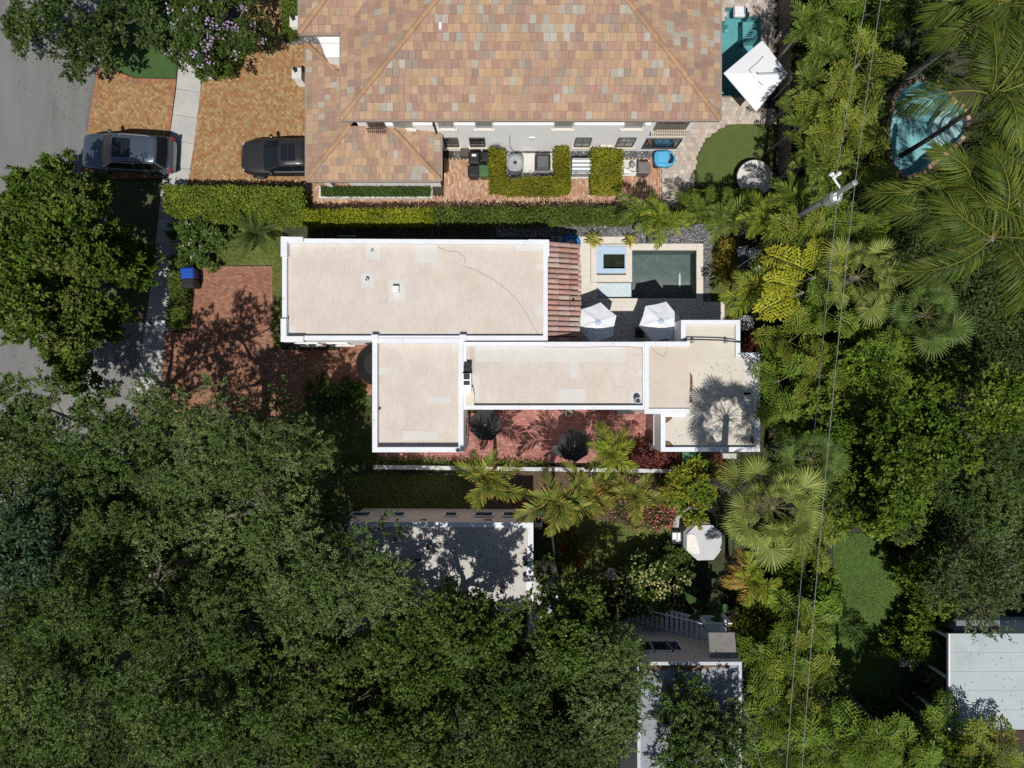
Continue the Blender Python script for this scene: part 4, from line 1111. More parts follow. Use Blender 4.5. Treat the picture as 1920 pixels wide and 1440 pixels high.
car('suv_car', 'slate blue SUV with dark glass roof parked across the pavement', (q[0], q[1], .034), R(177.1), 4.85, 1.94, 1.84,
    [(-.497, .72, .45, .95, .0), (-.485, .90, .38, 1.08, .0), (-.43, .985, .32, 1.14, .01), (-.25, 1.0, .30, 1.14, .02), (0, 1.0, .30, 1.13, .02), (.2, 1.0, .30, 1.10, .03), (.27, .99, .30, 1.08, .04), (.40, .965, .32, 1.03, .04), (.46, .90, .36, .94, .03), (.488, .78, .42, .82, .02), (.498, .6, .48, .70, .01)],
    ((-.455, .90, 1.12), (-.385, .72), (.075, .76), (.235, .88), 1.84), paint_b, .37, {'sunroof': (-.13, .065, .50)}, True)
q = P(537, 295, .7)
car('saloon_car', 'graphite grey car with its tail under the tiled garage roof', (q[0], q[1], .032), R(180), 4.85, 1.92, 1.52,
    [(-.497, .60, .45, .80, .0), (-.485, .82, .36, .96, .0), (-.42, .96, .28, 1.02, .01), (-.25, 1.0, .24, 1.0, .02), (0, 1.0, .24, .97, .02), (.2, .995, .24, .95, .03), (.27, .985, .24, .93, .05), (.39, .94, .26, .88, .05), (.45, .85, .30, .80, .04), (.482, .68, .36, .70, .03), (.497, .46, .42, .60, .01)],
    ((-.43, .80, .98), (-.22, .66), (.03, .70), (.21, .86), 1.52), paint_g, .34, {'sunroof': (-.145, .01, .46), 'bar': True}, False)

# ------------------------------------------------------------------ parasols
def parasol(label, px_, py_, z, rad, n, rot, cloth, zdrop=.42, valance=.14, cap=None, tip=None, group=None):
    q = P(px_, py_, z); t = thing('parasol', label, 'parasol', (q[0], q[1], .06), 0, group)
    b = MB()
    for i in range(n):
        a0, a1 = rot+2*PI*i/n, rot+2*PI*(i+1)/n; am = (a0+a1)/2
        e0 = (q[0]+rad*math.cos(a0), q[1]+rad*math.sin(a0), z-zdrop); e1 = (q[0]+rad*math.cos(a1), q[1]+rad*math.sin(a1), z-zdrop)
        mr = rad*math.cos(PI/n)*.965; em = (q[0]+mr*math.cos(am), q[1]+mr*math.sin(am), z-zdrop+.03)
        mid = [((e[0]-q[0])*.5+q[0], (e[1]-q[1])*.5+q[1], z-zdrop*.46) for e in (e0, em, e1)]
        mid[1] = (mid[1][0], mid[1][1], mid[1][2]-.025)
        ap = (q[0], q[1], z)
        b.add([ap, *mid, e0, em, e1], [(0, 1, 2), (0, 2, 3), (1, 4, 5, 2), (2, 5, 6, 3)])
        if valance: b.add([e0, em, e1, (e0[0], e0[1], e0[2]-valance), (em[0], em[1], em[2]-valance*.9), (e1[0], e1[1], e1[2]-valance)], [(0, 1, 4, 3), (1, 2, 5, 4)])
    b.build('canopy', cloth, t)
    for i in range(n):
        a0 = rot+2*PI*i/n
        MB().tube([(q[0], q[1], z-.05), (q[0]+rad*.97*math.cos(a0), q[1]+rad*.97*math.sin(a0), z-zdrop-.025)], .012, 4).build('rib', mt['dark_metal'], t)
    MB().tube([(q[0], q[1], .06), (q[0], q[1], z-.03)], .025, 8).build('pole', mt['dark_metal'], t)
    MB().lathe((q[0], q[1], .06), [(.26, 0), (.26, .07), (.06, .1)], 16).build('base', mt['dark_metal'], t)
    MB().lathe((q[0], q[1], z-.01), [(.035, 0), (.035, .03), (.01, .06)], 8).build('finial', tip or mt['white_metal'], t)
    if cap:
        MB().lathe((q[0], q[1], z-.055), [(.2, -.04), (.15, .005), (.05, .05)], 6).build('vent_cap', cap, t)
    return t
white_cloth = M('white_canvas', (.76, .79, .83), .85, .03, 2)
black_cloth = M('black_canvas', (.045, .043, .045), .85, .12, 3)
blue_cap = M('pale_blue_vent', (.40, .52, .70), .8, .05)
parasol('white parasol beside the barrel tiled lean-to, half in shade', 1121, 604, 2.55, 1.05, 6, R(80), white_cloth, cap=blue_cap, group='white parasols by the pool')
parasol('white parasol next to the square end block of the house', 1240, 602, 2.6, 1.07, 6, R(72), white_cloth, cap=blue_cap, group='white parasols by the pool')
parasol('black octagonal parasol by the courtyard corner of the entry block', 910, 797, 2.4, .86, 8, R(22), black_cloth, valance=.05, group='black parasols in the courtyard')
parasol('black parasol beside the bright palm in the courtyard', 1077, 836, 2.4, .86, 8, R(10), black_cloth, valance=.05, group='black parasols in the courtyard')
# square cantilever parasol
zc = 2.9; cs = [(1430, 75), (1477, 138), (1418, 209), (1357, 137)]
q = P(1419, 139, zc+.2); t = thing('cantilever_parasol', 'large square white cantilever parasol over the turquoise pool edge', 'parasol', (X(1447), Y(190), .03))
b = MB(); cw = [P(a, c, zc) for a, c in cs]; ap = (q[0], q[1], zc+.28)
for i in range(4):
    e0, e1 = cw[i], cw[(i+1) % 4]
    m0, m1 = [tuple(.52*a+.48*c for a, c in zip(e, ap)) for e in (e0, e1)]
    m0 = (m0[0], m0[1], m0[2]+.01); m1 = (m1[0], m1[1], m1[2]+.01)
    b.add([ap, m0, m1, e0, e1], [(0, 1, 2), (1, 3, 4, 2)])
    b.add([e0, e1, (e1[0], e1[1], e1[2]-.06), (e0[0], e0[1], e0[2]-.06)], [(0, 1, 2, 3)])
b.build('canopy', white_cloth, t)
for i in (0, 3):
    e0, e1 = cw[i], cw[(i+1) % 4]
b = MB(); g_ = [P(1431, 106, zc+.17), P(1420, 118, zc+.19), P(1404, 131, zc+.19), P(1414, 145, zc+.19), P(1429, 160, zc+.17)]
b.tube([(x, y, z+.03) for x, y, z in g_], .02, 5); b.build('vent_slit', mt['grey_metal'], t)
MB().lathe((ap[0], ap[1], ap[2]-.02), [(.06, 0), (.06, .04), (.03, .06)], 10).build('finial', mt['grey_metal'], t)
for e in cw: MB().tube([(ap[0], ap[1], ap[2]-.05), (e[0], e[1], e[2]-.03)], .018, 4).build('rib', mt['grey_metal'], t)
pb = (X(1447), Y(190)); MB().tube([(pb[0], pb[1], .03), (pb[0], pb[1], zc-.1), (pb[0]-.1, pb[1]+.2, zc+.28), (ap[0], ap[1], ap[2]-.03)], .05, 8).build('mast', mt['grey_metal'], t)
MB().obox(pb[0], pb[1], .8, .8, .03, .12).build('base', mt['dark_metal'], t)

# ------------------------------------------------------------------ wheeled bins
def bin_(name, label, px_, py_, rz, body, lid, w=.56, d=.66, h=1.05, plate=None):
    q = P(px_, py_, h); t = thing(name, label, 'bin', (q[0], q[1], .03), rz, 'wheeled bins')
    b = MB(); vs = [(-w*.38, -d*.36, .06), (w*.38, -d*.36, .06), (w*.38, d*.36, .06), (-w*.38, d*.36, .06), (-w/2, -d/2, h-.08), (w/2, -d/2, h-.08), (w/2, d/2, h-.08), (-w/2, d/2, h-.08)]
    b.add(vs, [(3, 2, 1, 0), (0, 1, 5, 4), (1, 2, 6, 5), (2, 3, 7, 6), (3, 0, 4, 7), (4, 5, 6, 7)]); b.build('body', body, t, local=True, bevel=.03)
    b = MB(); vs = []
    for z, k in ((h-.075, 1.04), (h-.02, 1.04), (h+.05, .78)): vs += [(-w/2*k, -d/2*k, z), (w/2*k, -d/2*k, z), (w/2*k, d/2*k, z), (-w/2*k, d/2*k, z)]
    b.add(vs, [(3, 2, 1, 0), (8, 9, 10, 11)] + [(i*4+k, i*4+(k+1) % 4, i*4+4+(k+1) % 4, i*4+4+k) for i in range(2) for k in range(4)]); l = b.build('lid', lid, t, local=True, bevel=.02)
    MB().box(-w*.3, w*.3, -d*.02, d*.02, h+.05, h+.065).build('lid_ridge', lid, l, local=True)
    if plate: MB().box(-w*.2, w*.2, d*.08, d*.28, h+.051, h+.058).build('plate', plate, l, local=True)
    MB().tube([(-w*.42, d/2+.09, h-.06), (w*.42, d/2+.09, h-.06)], .018, 6).build('handle', trim_m, t, local=True)
    for s in (-1, 1):
        n = 12; vs = [(s*w*(.3+.08*k2), d*.42+.1*math.cos(2*PI*k/n), .1+.1*math.sin(2*PI*k/n)) for k2 in (0, 1) for k in range(n)]
        MB().add(vs, [(k, (k+1) % n, (k+1) % n+n, k+n) for k in range(n)] + [tuple(range(n)), tuple(range(2*n-1, n-1, -1))]).build('wheel', tyre_m, t, local=True)
    return t
pl_black = M('black_plastic', (.022, .022, .024), .5, .1, 6); pl_green = M('green_plastic', (.055, .13, .05), .5, .1, 4); pl_blue = M('blue_plastic', (.015, .075, .40), .4, .1, 6)
bin_('wheeled_bin', 'black wheeled bin with a white plate on its lid against the white wall', 889, 296, 0, pl_black, pl_black, .56, .62, plate=mt['white_metal'])
bin_('wheeled_bin', 'black wheeled bin in front of the white plated one', 888, 321, 0, pl_black, pl_black, .58, .60)
bin_('wheeled_bin', 'green wheeled bin beside the clipped hedge block', 908, 320, 0, pl_green, pl_green, .58, .62)
bin_('wheeled_bin', 'black wheeled bin half behind the hedge by the wall', 912, 294, 0, pl_black, pl_black, .5, .5)
bin_('recycling_bin', 'bright blue lidded bin at the edge of the red drive', 351, 512, R(3), pl_blue, pl_blue, .66, .58)
bin_('wheeled_bin', 'black bin standing below the bright blue one', 353, 531, R(3), pl_black, pl_black, .64, .52)

# ------------------------------------------------------------------ machines along the white wall
def fan_unit(label, px_, py_, w, h, body, grille, round_=True, group='air conditioning units'):
    q = P(px_, py_, h); t = thing('condenser_unit', label, 'condenser', (q[0], q[1], .03), 0, group)
    b = MB(); rr = w/2; k = []
    for i in range(20):
        a = 2*PI*i/20; s = 1/max(abs(math.cos(a))**3+abs(math.sin(a))**3, .01)**(1/3.); k.append((q[0]+rr*s*math.cos(a), q[1]+rr*s*math.sin(a)))
    b.prism(k, .03, h-.03); b.build('casing', body, t)
    b = MB(); b.lathe((q[0], q[1], h-.03), [(rr*1.02, 0), (rr*1.0, .05), (rr*.86, .06), (rr*.84, .02)], 24); b.build('top_ring', body, t)
    for j in range(1, 6):
        n = 24; ri = rr*.82*j/6
        MB().tube([(q[0]+ri*math.cos(2*PI*i/n), q[1]+ri*math.sin(2*PI*i/n), h+.04) for i in range(n+1)], .008, 4).build('guard_ring', grille, t)
    b = MB()
    for i in range(5):
        a = 2*PI*i/5; c, s = math.cos(a), math.sin(a); c2, s2 = math.cos(a+.6), math.sin(a+.6)
        b.face([(q[0]+.07*c, q[1]+.07*s, h-.015), (q[0]+rr*.75*c, q[1]+rr*.75*s, h+.0), (q[0]+rr*.75*c2, q[1]+rr*.75*s2, h+.015), (q[0]+.07*c2, q[1]+.07*s2, h-.005)])
    b.build('fan', mt['grey_metal'], t)
    MB().lathe((q[0], q[1], h+.0), [(.09, 0), (.09, .05), (.05, .06)], 12).build('fan_motor', mt['dark_metal'], t)
    return t
pad = MB(); pad.prism(PP([(950, 288), (1046, 288), (1046, 345), (950, 345)]), 0, .055); struct(pad.build('equipment_pad', mt['white_conc']))
fan_unit('round topped grey condenser inside the U shaped hedge', 966, 305, .88, .95, mt['grey_metal'], mt['white_metal'])
t = thing('condenser_unit', 'square black louvred condenser inside the U shaped hedge', 'condenser', P(1018, 304, .03), 0, 'air conditioning units')
q = P(1018, 303, .9); b = MB(); b.obox(q[0], q[1], .84, .88, .06, .86, taper=.96); b.build('casing', M('black_casing', (.03, .03, .032), .5, .1), t, bevel=.08)
MB().obox(q[0], q[1], .58, .6, .85, .885).build('top_panel', M('dark_grey_mesh', (.11, .11, .115), .6, .25, 30), t, bevel=.04)
b = MB()
for i in range(9): b.box(q[0]-.42, q[0]+.42, q[1]-.46, q[1]-.44, .12+i*.08, .15+i*.08)
b.build('louvre', mt['grey_metal'], t)
t = thing('standby_generator', 'silver grey generator box on a white base between the hedges', 'generator', P(1091, 312, .0))
q = P(1091, 311, .8); b = MB(); b.obox(q[0], q[1], 1.12, .9, 0, .05); b.build('base', mt['white_conc'], t)
b = MB(); b.obox(q[0], q[1]+.02, 1.06, .8, .05, .7); b.build('casing', mt['grey_metal'], t, bevel=.04)
silver = M('silver_lid', (.50, .52, .54), .35, .05, 2, metal=.5)
for k in range(3): MB().obox(q[0], q[1]+.33-.2*k, 1.04, .185, .7, .80-.02*k).build('lid_panel', silver, t, bevel=.02)
for s in (-1, 1): MB().obox(q[0]+s*.3, q[1]-.34, .12, .03, .7, .73).build('latch', mt['dark_metal'], t)
t = thing('pool_pump', 'small pump with white pipework on a pad next to the brown box', 'pump', P(1181, 318))
MB().prism(PP([(1160, 300), (1200, 300), (1200, 330), (1160, 330)]), 0, .05).build('pad', mt['white_conc'], t)
q = P(1184, 311); MB().lathe((q[0], q[1], .05), [(.14, 0), (.16, .2), (.13, .35), (.05, .4)], 14).build('strainer', mt['grey_metal'], t)
MB().tube([(q[0]-.05, q[1]-.15, .2), (q[0]-.4, q[1]-.45, .25), (q[0]-.1, q[1]-.45, .25), (q[0]+.25, q[1]-.4, .2)], .045, 7).build('pipe', mt['white_metal'], t)
MB().prism(PP([(1168, 318), (1186, 327), (1168, 329)]), .05, .35).build('cover', mt['white_metal'], t)
t = thing('brown_pool_heater', 'brown square pool heater box beside the blue ride-on', 'heater', P(1208, 314))
q = P(1208, 313, .8); MB().obox(q[0], q[1], .62, .62, 0, .72).build('casing', M('brown_casing', (.13, .115, .115), .5, .06), t, bevel=.03)
MB().obox(q[0], q[1], .58, .58, .72, .76).build('lid', M('brown_lid', (.17, .15, .15), .5, .06), t, bevel=.02)
for a, c in ((-.2, .02), (.0, .02)): MB().lathe((q[0]+a, q[1]+c, .76), [(.025, 0), (.02, .015)], 8).build('bolt', mt['grey_metal'], t)
# blue plastic ride-on water toy
t = thing('blue_water_toy', 'sky blue moulded plastic toy standing at the end of the white wall', 'toy', P(1246, 297))
pb_ = M('sky_blue_plastic', (.075, .36, .62), .4, .04, 4); zb = .55
out = [(1227, 287), (1231, 282), (1253, 281), (1262, 286), (1268, 294), (1268, 302), (1261, 310), (1247, 312), (1232, 310), (1227, 302)]
MB().prism(PP(out, zb), .15, zb).build('hull', pb_, t, bevel=.07)
MB().prism(PP([(1233, 285), (1251, 284), (1254, 288), (1253, 303), (1234, 304)], zb), zb, zb+.05).build('seat', M('pale_blue_plastic', (.10, .42, .68), .4, .04, 4), t, bevel=.03)
MB().prism(PP([(1255, 287), (1261, 290), (1264, 296), (1262, 304), (1255, 307), (1252, 304), (1257, 296)], zb), zb, zb+.008).build('foot_well', trim_m, t)
MB().prism(PP([(1224, 290), (1227, 288), (1228, 310), (1255, 313), (1226, 313)], .3), .03, .3).build('tray', trim_m, t)

# ------------------------------------------------------------------ furniture and small things
t = thing('trampoline', 'round white covered trampoline on the turf corner', 'trampoline', P(1415, 333))
q = P(1416, 333, .7)
MB().lathe((q[0], q[1], .62), [(.92, 0), (.95, .03), (.93, .06), (.5, .075), (.1, .08)], 36).build('cover', M('off_white_cover', (.66, .64, .60), .8, .05, 2), t)
MB().tube([(q[0]+.95*math.cos(R(10*i)), q[1]+.95*math.sin(R(10*i)), .62) for i in range(37)], .04, 6).build('rim', mt['dark_metal'], t)
for i in range(6): a = R(60*i+15); MB().tube([(q[0]+.88*math.cos(a), q[1]+.88*math.sin(a), .03), (q[0]+.9*math.cos(a), q[1]+.9*math.sin(a), .6)], .025, 6).build('leg', mt['dark_metal'], t)
o = MB(); q = P(190, 111, .25); o.lathe((q[0], q[1], .03), [(.05, 0)] + [(.18*math.cos(R(a)), .2+.18*math.sin(R(a))) for a in range(-80, 90, 20)], 18)
tag(o.build('stone_ball', mt['white_conc'], smooth=True), 'white stone ball on the tip of the turf island', 'ornament')
for i, (px_, py_, lb) in enumerate(((556, 137, 'white gate pillar with black lantern beside the orange forecourt'), (552, 40, 'white gate pillar with lantern in the hedge by the roof corner'))):
    q = P(px_, py_, 1.2); t = thing('gate_pillar', lb, 'pillar', (q[0], q[1], .03))
    MB().obox(q[0], q[1], .42, .5, .03, 1.15).build('shaft', mt['white_wall'], t); MB().obox(q[0], q[1], .5, .58, 1.15, 1.22).build('cap', mt['white_conc'], t, bevel=.02)
    la = MB(); la.obox(q[0]-.05, q[1]+.12, .18, .18, 1.23, 1.5, .4, taper=.7); la.lathe((q[0]-.05, q[1]+.12, 1.5), [(.1, 0), (.02, .12)], 6); la.build('lantern', mt['dark_metal'], t)
t = thing('mailbox_pillar', 'white capped mailbox pillar at the end of the dark hedge strip', 'mailbox', P(300, 610))
q = P(300, 610, 1.1); MB().obox(q[0], q[1], .46, .42, 0, 1.05).build('shaft', mt['white_wall'], t); MB().obox(q[0], q[1], .54, .5, 1.05, 1.12).build('cap', mt['white_wall'], t, bevel=.015)
MB().obox(q[0]-.25, q[1], .04, .25, .6, .9).build('letter_flap', mt['dark_metal'], t)
q = P(286, 603, 0); tag(MB().obox(q[0], q[1], .36, .26, .02, .045, .05).build('meter_cover', M('meter_cover', (.07, .07, .075), .8, .1)), 'small dark meter cover set in the pavement', 'cover')
# white picket pieces by the pavement
t = thing('picket_fence', 'short run of white pickets between pavement and dark hedge', 'fence', P(312, 580))
for i in range(9):
    q = P(311.5+rng.uniform(-.8, .8), 562+i*4.2, .8); MB().obox(q[0], q[1], .03, .085, .02, .8+rng.uniform(-.03, .03), .05, taper=.7).build('picket', mt['white_metal'], t)
q0, q1 = P(313, 560, .5), P(313, 598, .5); MB().tube([(q0[0]+.03, q0[1], .5), (q1[0]+.03, q1[1], .5)], .02, 5).build('rail', mt['white_metal'], t)
# courtyard pieces
q = P(1043, 845, .6); t = thing('garden_stool', 'round grey stool beside the second black parasol', 'stool', (q[0], q[1], .03))
MB().lathe((q[0], q[1], .03), [(.2, 0), (.26, .25), (.2, .5), (.25, .52), (.24, .56), (.05, .57)], 18).build('seat', mt['concrete'], t, smooth=True)
q = P(1066, 775, .3); t = thing('potted_plant', 'small green plant in a pot against the courtyard wall', 'plant', (q[0], q[1], .03))
MB().lathe((q[0], q[1], .03), [(.14, 0), (.2, .3), (.2, .34), (.16, .34), (.15, .3)], 14).build('pot', mt['concrete'], t)
q = P(1171, 771, .04); tag(MB().obox(q[0], q[1], 1.0, .3, .035, .05).build('door_mat', M('door_mat', (.06, .06, .065), .9, .2, 30)), 'dark grey door mat on the wine brick courtyard', 'mat')
q = P(1292, 858, 1.0); t = thing('green_garden_bin', 'green speckled bin behind the end block of the white house', 'bin', (q[0], q[1], .0))
gspk = M('speckled_green', (.05, .14, .06), .5, .5, 22)
MB().obox(q[0], q[1], .58, .5, 0, .9, taper=1.1).build('body', gspk, t, bevel=.02); MB().obox(q[0], q[1], .68, .6, .9, .98).build('lid', gspk, t, bevel=.02)
q = P(1368, 855, .6); t = thing('wall_unit', 'small grey unit against the end wall in deep shade', 'unit', (q[0], q[1], 0)); MB().obox(q[0], q[1], .75, .3, 0, .6).build('casing', mt['grey_metal'], t, bevel=.02)
MB().obox(q[0], q[1], .7, .26, .6, .63).build('top_panel', mt['concrete'], t)
fan_unit('pale oval condenser beside the corner of the end block', 1399, 605, .8, .75, mt['white_conc'], mt['grey_metal'])
# terrace furniture in the shade
def chair(label, px_, py_, rz, frame, seat, z0=.06, group=None, wire=False):
    q = P(px_, py_, .5); t = thing('garden_chair', label, 'chair', (q[0], q[1], z0), rz, group)
    MB().box(-.24, .24, -.24, .22, .40, .45).build('seat', seat, t, local=True, bevel=.015)
    if wire:
        for i in range(6): MB().box(-.23+i*.088, -.205+i*.088, .2, .235, .45, .9).build('back_slat', frame, t, local=True)
        MB().box(-.25, .25, .195, .24, .9, .95).build('back_rail', frame, t, local=True)
    else: MB().box(-.24, .24, .19, .24, .45, .88).build('backrest', seat, t, local=True, bevel=.015)
    for sx in (-1, 1):
        for sy in (-1, 1): MB().box(sx*.21-.018, sx*.21+.018, sy*.21-.018, sy*.21+.018, 0, .40).build('leg', frame, t, local=True)
        MB().box(sx*.26-.02, sx*.26+.02, -.2, .22, .62, .66).build('armrest', frame, t, local=True)
    return t
wk = M('dark_wicker', (.05, .045, .045), .8, .3, 30)
chair('dark wicker chair left of the right hand white parasol', 1199, 624, R(90), wk, wk)
chair('dark wicker chair below the right hand white parasol by the wall', 1258, 633, R(200), wk, wk)
chair('white slatted garden chair in the shade of the palms', 1391, 473, R(10), mt['white_metal'], mt['white_metal'], .012, wire=True)
chair('white slatted garden chair turned away under the palms', 1409, 478, R(-30), mt['white_metal'], mt['white_metal'], .012, wire=True)
q = P(1396, 492, .7); t = thing('garden_table', 'white metal garden table with a diagonal strut among the palms', 'table', (q[0], q[1], .012))
MB().lathe((q[0], q[1], .68), [(.36, 0), (.37, .02), (.36, .03)], 20).build('top', M('smoked_glass_top', (.05, .055, .06), .15, 0), t)
MB().obox(q[0], q[1], .85, .06, .712, .74, R(35)).build('strut', mt['white_metal'], t)
for i in range(4): a = R(45+90*i); MB().tube([(q[0]+.3*math.cos(a), q[1]+.3*math.sin(a), .012), (q[0]+.15*math.cos(a), q[1]+.15*math.sin(a), .68)], .018, 5).build('leg', mt['white_metal'], t)
q = P(1421, 504, .3); tag(MB().lathe((q[0], q[1], .0), [(.12, 0), (.2, .32), (.2, .36), (.15, .36), (.14, .3)], 14).build('white_pot', mt['white_metal']), 'white flower pot in deep shade below the slatted chairs', 'pot')
# blue ring and pump box beside the tiled lean-to
q = P(1071, 456, .3); tag(MB().tube([(q[0]+.38*math.cos(R(15*i)), q[1]+.38*math.sin(R(15*i)), .22) for i in range(25)], .14, 10).build('swim_ring', M('blue_vinyl', (.02, .16, .45), .3, .05), smooth=True), 'blue inflatable swim ring behind the barrel tiled lean-to', 'swim ring')
q = P(1042, 449, .4); t = thing('pump_cabinet', 'small grey green cabinet in the shade by the swim ring', 'cabinet', (q[0], q[1], 0)); MB().obox(q[0], q[1], .45, .3, .06, .45).build('casing', mt['grey_metal'], t); MB().obox(q[0], q[1], .3, .2, .45, .47).build('lid', pl_green, t)
# long shaded terrace wall between the houses' fence posts
t = thing('lane_fence_post', 'dark fence post standing up from the hedge above the long roof', 'post', P(829, 432)); MB().tube([P(829, 437, 0), (P(829, 437, 0)[0], P(829, 437, 0)[1], 2.2)], .04, 8).build('post', mt['dark_metal'], t)
# low white garden wall
t = thing('garden_wall', 'low white wall running along the garden beds', 'wall', P(1000, 880))
seg = [(700, 876), (780, 877), (860, 878), (940, 879), (1020, 880), (1100, 881), (1180, 882), (1260, 884), (1312, 886)]
for (ax, ay), (bx, by) in zip(seg, seg[1:]):
    a, c = P(ax, ay, .5), P(bx, by, .5)
    MB().obox((a[0]+c[0])/2, (a[1]+c[1])/2, math.hypot(c[0]-a[0], c[1]-a[1])-.004, .2, 0, .5, math.atan2(c[1]-a[1], c[0]-a[0])).build('wall_panel', M('mossy_white', (.55, .56, .57), .9, .2, 2, col2=(.2, .22, .17), c2scale=1.5, c2lo=.55, c2hi=.7) if ax == 700 else bpy.data.materials['mossy_white'], t)
# white kerb post beside the beige house
tag(MB().tube([P(1034, 985, .8), P(1036, 1010, .8), P(1040, 1040, .8)], .06, 6).build('white_edging_rail', mt['white_metal'], org=P(1037, 1015)), 'white rail curving past the beige house corner', 'rail')
q = P(1010, 975, .7); t = thing('condenser_unit', 'small pale condenser squeezed beside the beige house corner', 'condenser', (q[0], q[1], 0), 0, 'air conditioning units'); MB().obox(q[0], q[1], .4, .75, 0, .7).build('casing', mt['white_conc'], t, bevel=.03); MB().lathe((q[0], q[1], .7), [(.16, 0), (.16, .02), (.1, .02)], 14).build('fan_guard', mt['dark_metal'], t)
# raised planter strip by the garage wall
t = thing('white_planter', 'long white edged planter against the garage wall', 'planter', P(705, 360))
b = MB(); x0, x1 = X(600), X(812); ya, yb = Y(374), Y(351); b.box(x0, x1, ya, ya+.1, 0, .25); b.box(x0, x0+.1, ya+.101, yb, 0, .25); b.box(x1-.1, x1, ya+.101, yb, 0, .25); b.build('edging', mt['white_conc'], t)
gravel('planter_gravel', [(x0+.11, ya+.11), (x1-.11, ya+.11), (x1-.11, ya+.36), (x0+.11, ya+.36)], 900, .02, .04, GREY, 8, parent=t, z=.16)
MB().box(x0+.1, x1-.1, ya+.1, yb, 0, .15).build('planter_soil', mt['mulch'], t)
# covered tub and white step in the garden
t = thing('octagonal_tub', 'pale grey octagonal covered tub with a white sheet on it', 'tub', P(1318, 1018))
zo = 1.2; oc = PP([(1287, 1002), (1304, 985), (1335, 984), (1354, 1000), (1354, 1030), (1338, 1050), (1308, 1051), (1287, 1032)], zo)
MB().prism([(x*.985+.1*0, y*.985) for x, y in oc], 0, zo-.1).build('side', M('grey_panel', (.20, .20, .21), .8, .1, 3), t)
MB().prism(oc, zo-.1, zo).build('cover', M('pale_cover', (.52, .53, .55), .7, .05, 2), t, bevel=.02)
b = MB(); q0, q1 = P(1320, 985, zo), P(1321, 1051, zo); b.box(q0[0]-.01, q0[0]+.01, q1[1]+.02, q0[1]-.02, zo, zo+.012); b.build('cover_seam', mt['grey_metal'], t)
sc_ = PP([(1287.5, 1003), (1297, 1001), (1304, 1004), (1307, 1014), (1312, 1035), (1310, 1039), (1298, 1037), (1288, 1030)], zo); MB().prism(sc_, zo+.001, zo+.035).build('sheet', M('white_sheet', (.78, .76, .72), .9, .06, 3, bump=.5, bscale=5, bdist=.1), t, bevel=.01)
t = thing('tub_step', 'small white step box beside the octagonal tub', 'step', P(1270, 1010))
q = P(1270, 1010, .5); MB().obox(q[0], q[1], .5, .62, 0, .45).build('box', mt['white_metal'], t, bevel=.02); MB().obox(q[0], q[1], .03, .6, .45, .465).build('groove', trim_m, t)
q = P(1147, 1077, .9); tag(MB().lathe((q[0], q[1], 0), [(.2, 0), (.1, .15), (.08, .6), (.3, .75), (.32, .85), (.28, .85), (.05, .78)], 16).build('bird_bath', mt['concrete'], smooth=True), 'pale stone bird bath on the dim garden lawn', 'bird bath')
# timber fence on the east side of the terrace
t = thing('timber_fence', 'grey brown upright board fence between terrace and palms', 'fence', P(1455, 180))
fm = [M('fence_board_a', (.20, .165, .13), .9, .2, 5), M('fence_board_b', (.15, .125, .10), .9, .2, 5), M('fence_board_c', (.25, .21, .17), .9, .2, 5)]
me0 = None; fxp = X(1459, 0); yy = Y(345); k = 0
while yy < Y(-60):
    if me0 is None:
        bb = MB().box(-.012, .012, -.068, .068, 0, 1.8); o = bb.build('board', fm[0], t, local=True); me0 = [o.data, o.data.copy(), o.data.copy()]
        for i in (1, 2): me0[i].materials.clear(); me0[i].materials.append(fm[i])
    else: o = link('board', me0[rng.randint(0, 2)], None, t)
    o.location = Vector((fxp+rng.uniform(-.006, .006), yy, rng.uniform(-.02, .02))) - ORG[t.name]; yy += .145; k += 1
MB().box(fxp+.015, fxp+.06, Y(345), Y(-60), 1.5, 1.6).build('rail', fm[1], t)

# ------------------------------------------------------------------ utility pole and wires
bx_, by_ = X(1425), Y(447)
t = thing('utility_pole', 'grey utility pole with transformer standing among the palms', 'pole', (bx_, by_, 0))
pole_m = M('weathered_pole', (.16, .165, .165), .9, .15, 3, bump=.4, bscale=12, stretch=(3, 3, .2))
MB().tube([(bx_, by_, 0), (bx_+.01, by_, 5), (bx_+.02, by_+.01, 11.0)], [.15, .135, .115], 14).build('shaft', pole_m, t, smooth=True)
MB().lathe((bx_+.02, by_+.01, 11.0), [(.12, 0), (.11, .05), (.03, .07)], 12).build('pole_cap', mt['grey_metal'], t)
q = P(1567, 369, 9.3); tr = MB().lathe((q[0], q[1], 8.6), [(.2, 0), (.27, .05), (.27, .75), (.2, .85), (.08, .9)], 18).build('transformer', silver, t, smooth=False)
for a in (30, 150, 270): MB().lathe((q[0]+.14*math.cos(R(a)), q[1]+.14*math.sin(R(a)), 9.4), [(.035, 0), (.06, .08), (.035, .1), (.06, .18), (.03, .24)], 10).build('bushing', mt['white_metal'], tr)
q2 = P(1562, 333, 10.1); b = MB(); b.tube([(bx_+.02, by_, 9.9), (q2[0], q2[1], 10.1)], .045, 6); b.build('bracket_arm', mt['white_metal'], t)
for dx, dy in ((0, 0), (.16, .12), (-.12, .1)): MB().lathe((q2[0]+dx, q2[1]+dy, 10.1), [(.05, 0), (.085, .1), (.05, .13), (.085, .22), (.03, .3)], 10).build('insulator', mt['white_metal'], t)
MB().tube([(bx_+.1, by_-.1, 9.0), (q[0]-.1, q[1]-.1, 9.0)], .05, 6).build('transformer_bracket', mt['grey_metal'], t)
wire_m = M('wire', (.32, .34, .35), .5, .05, metal=.3)
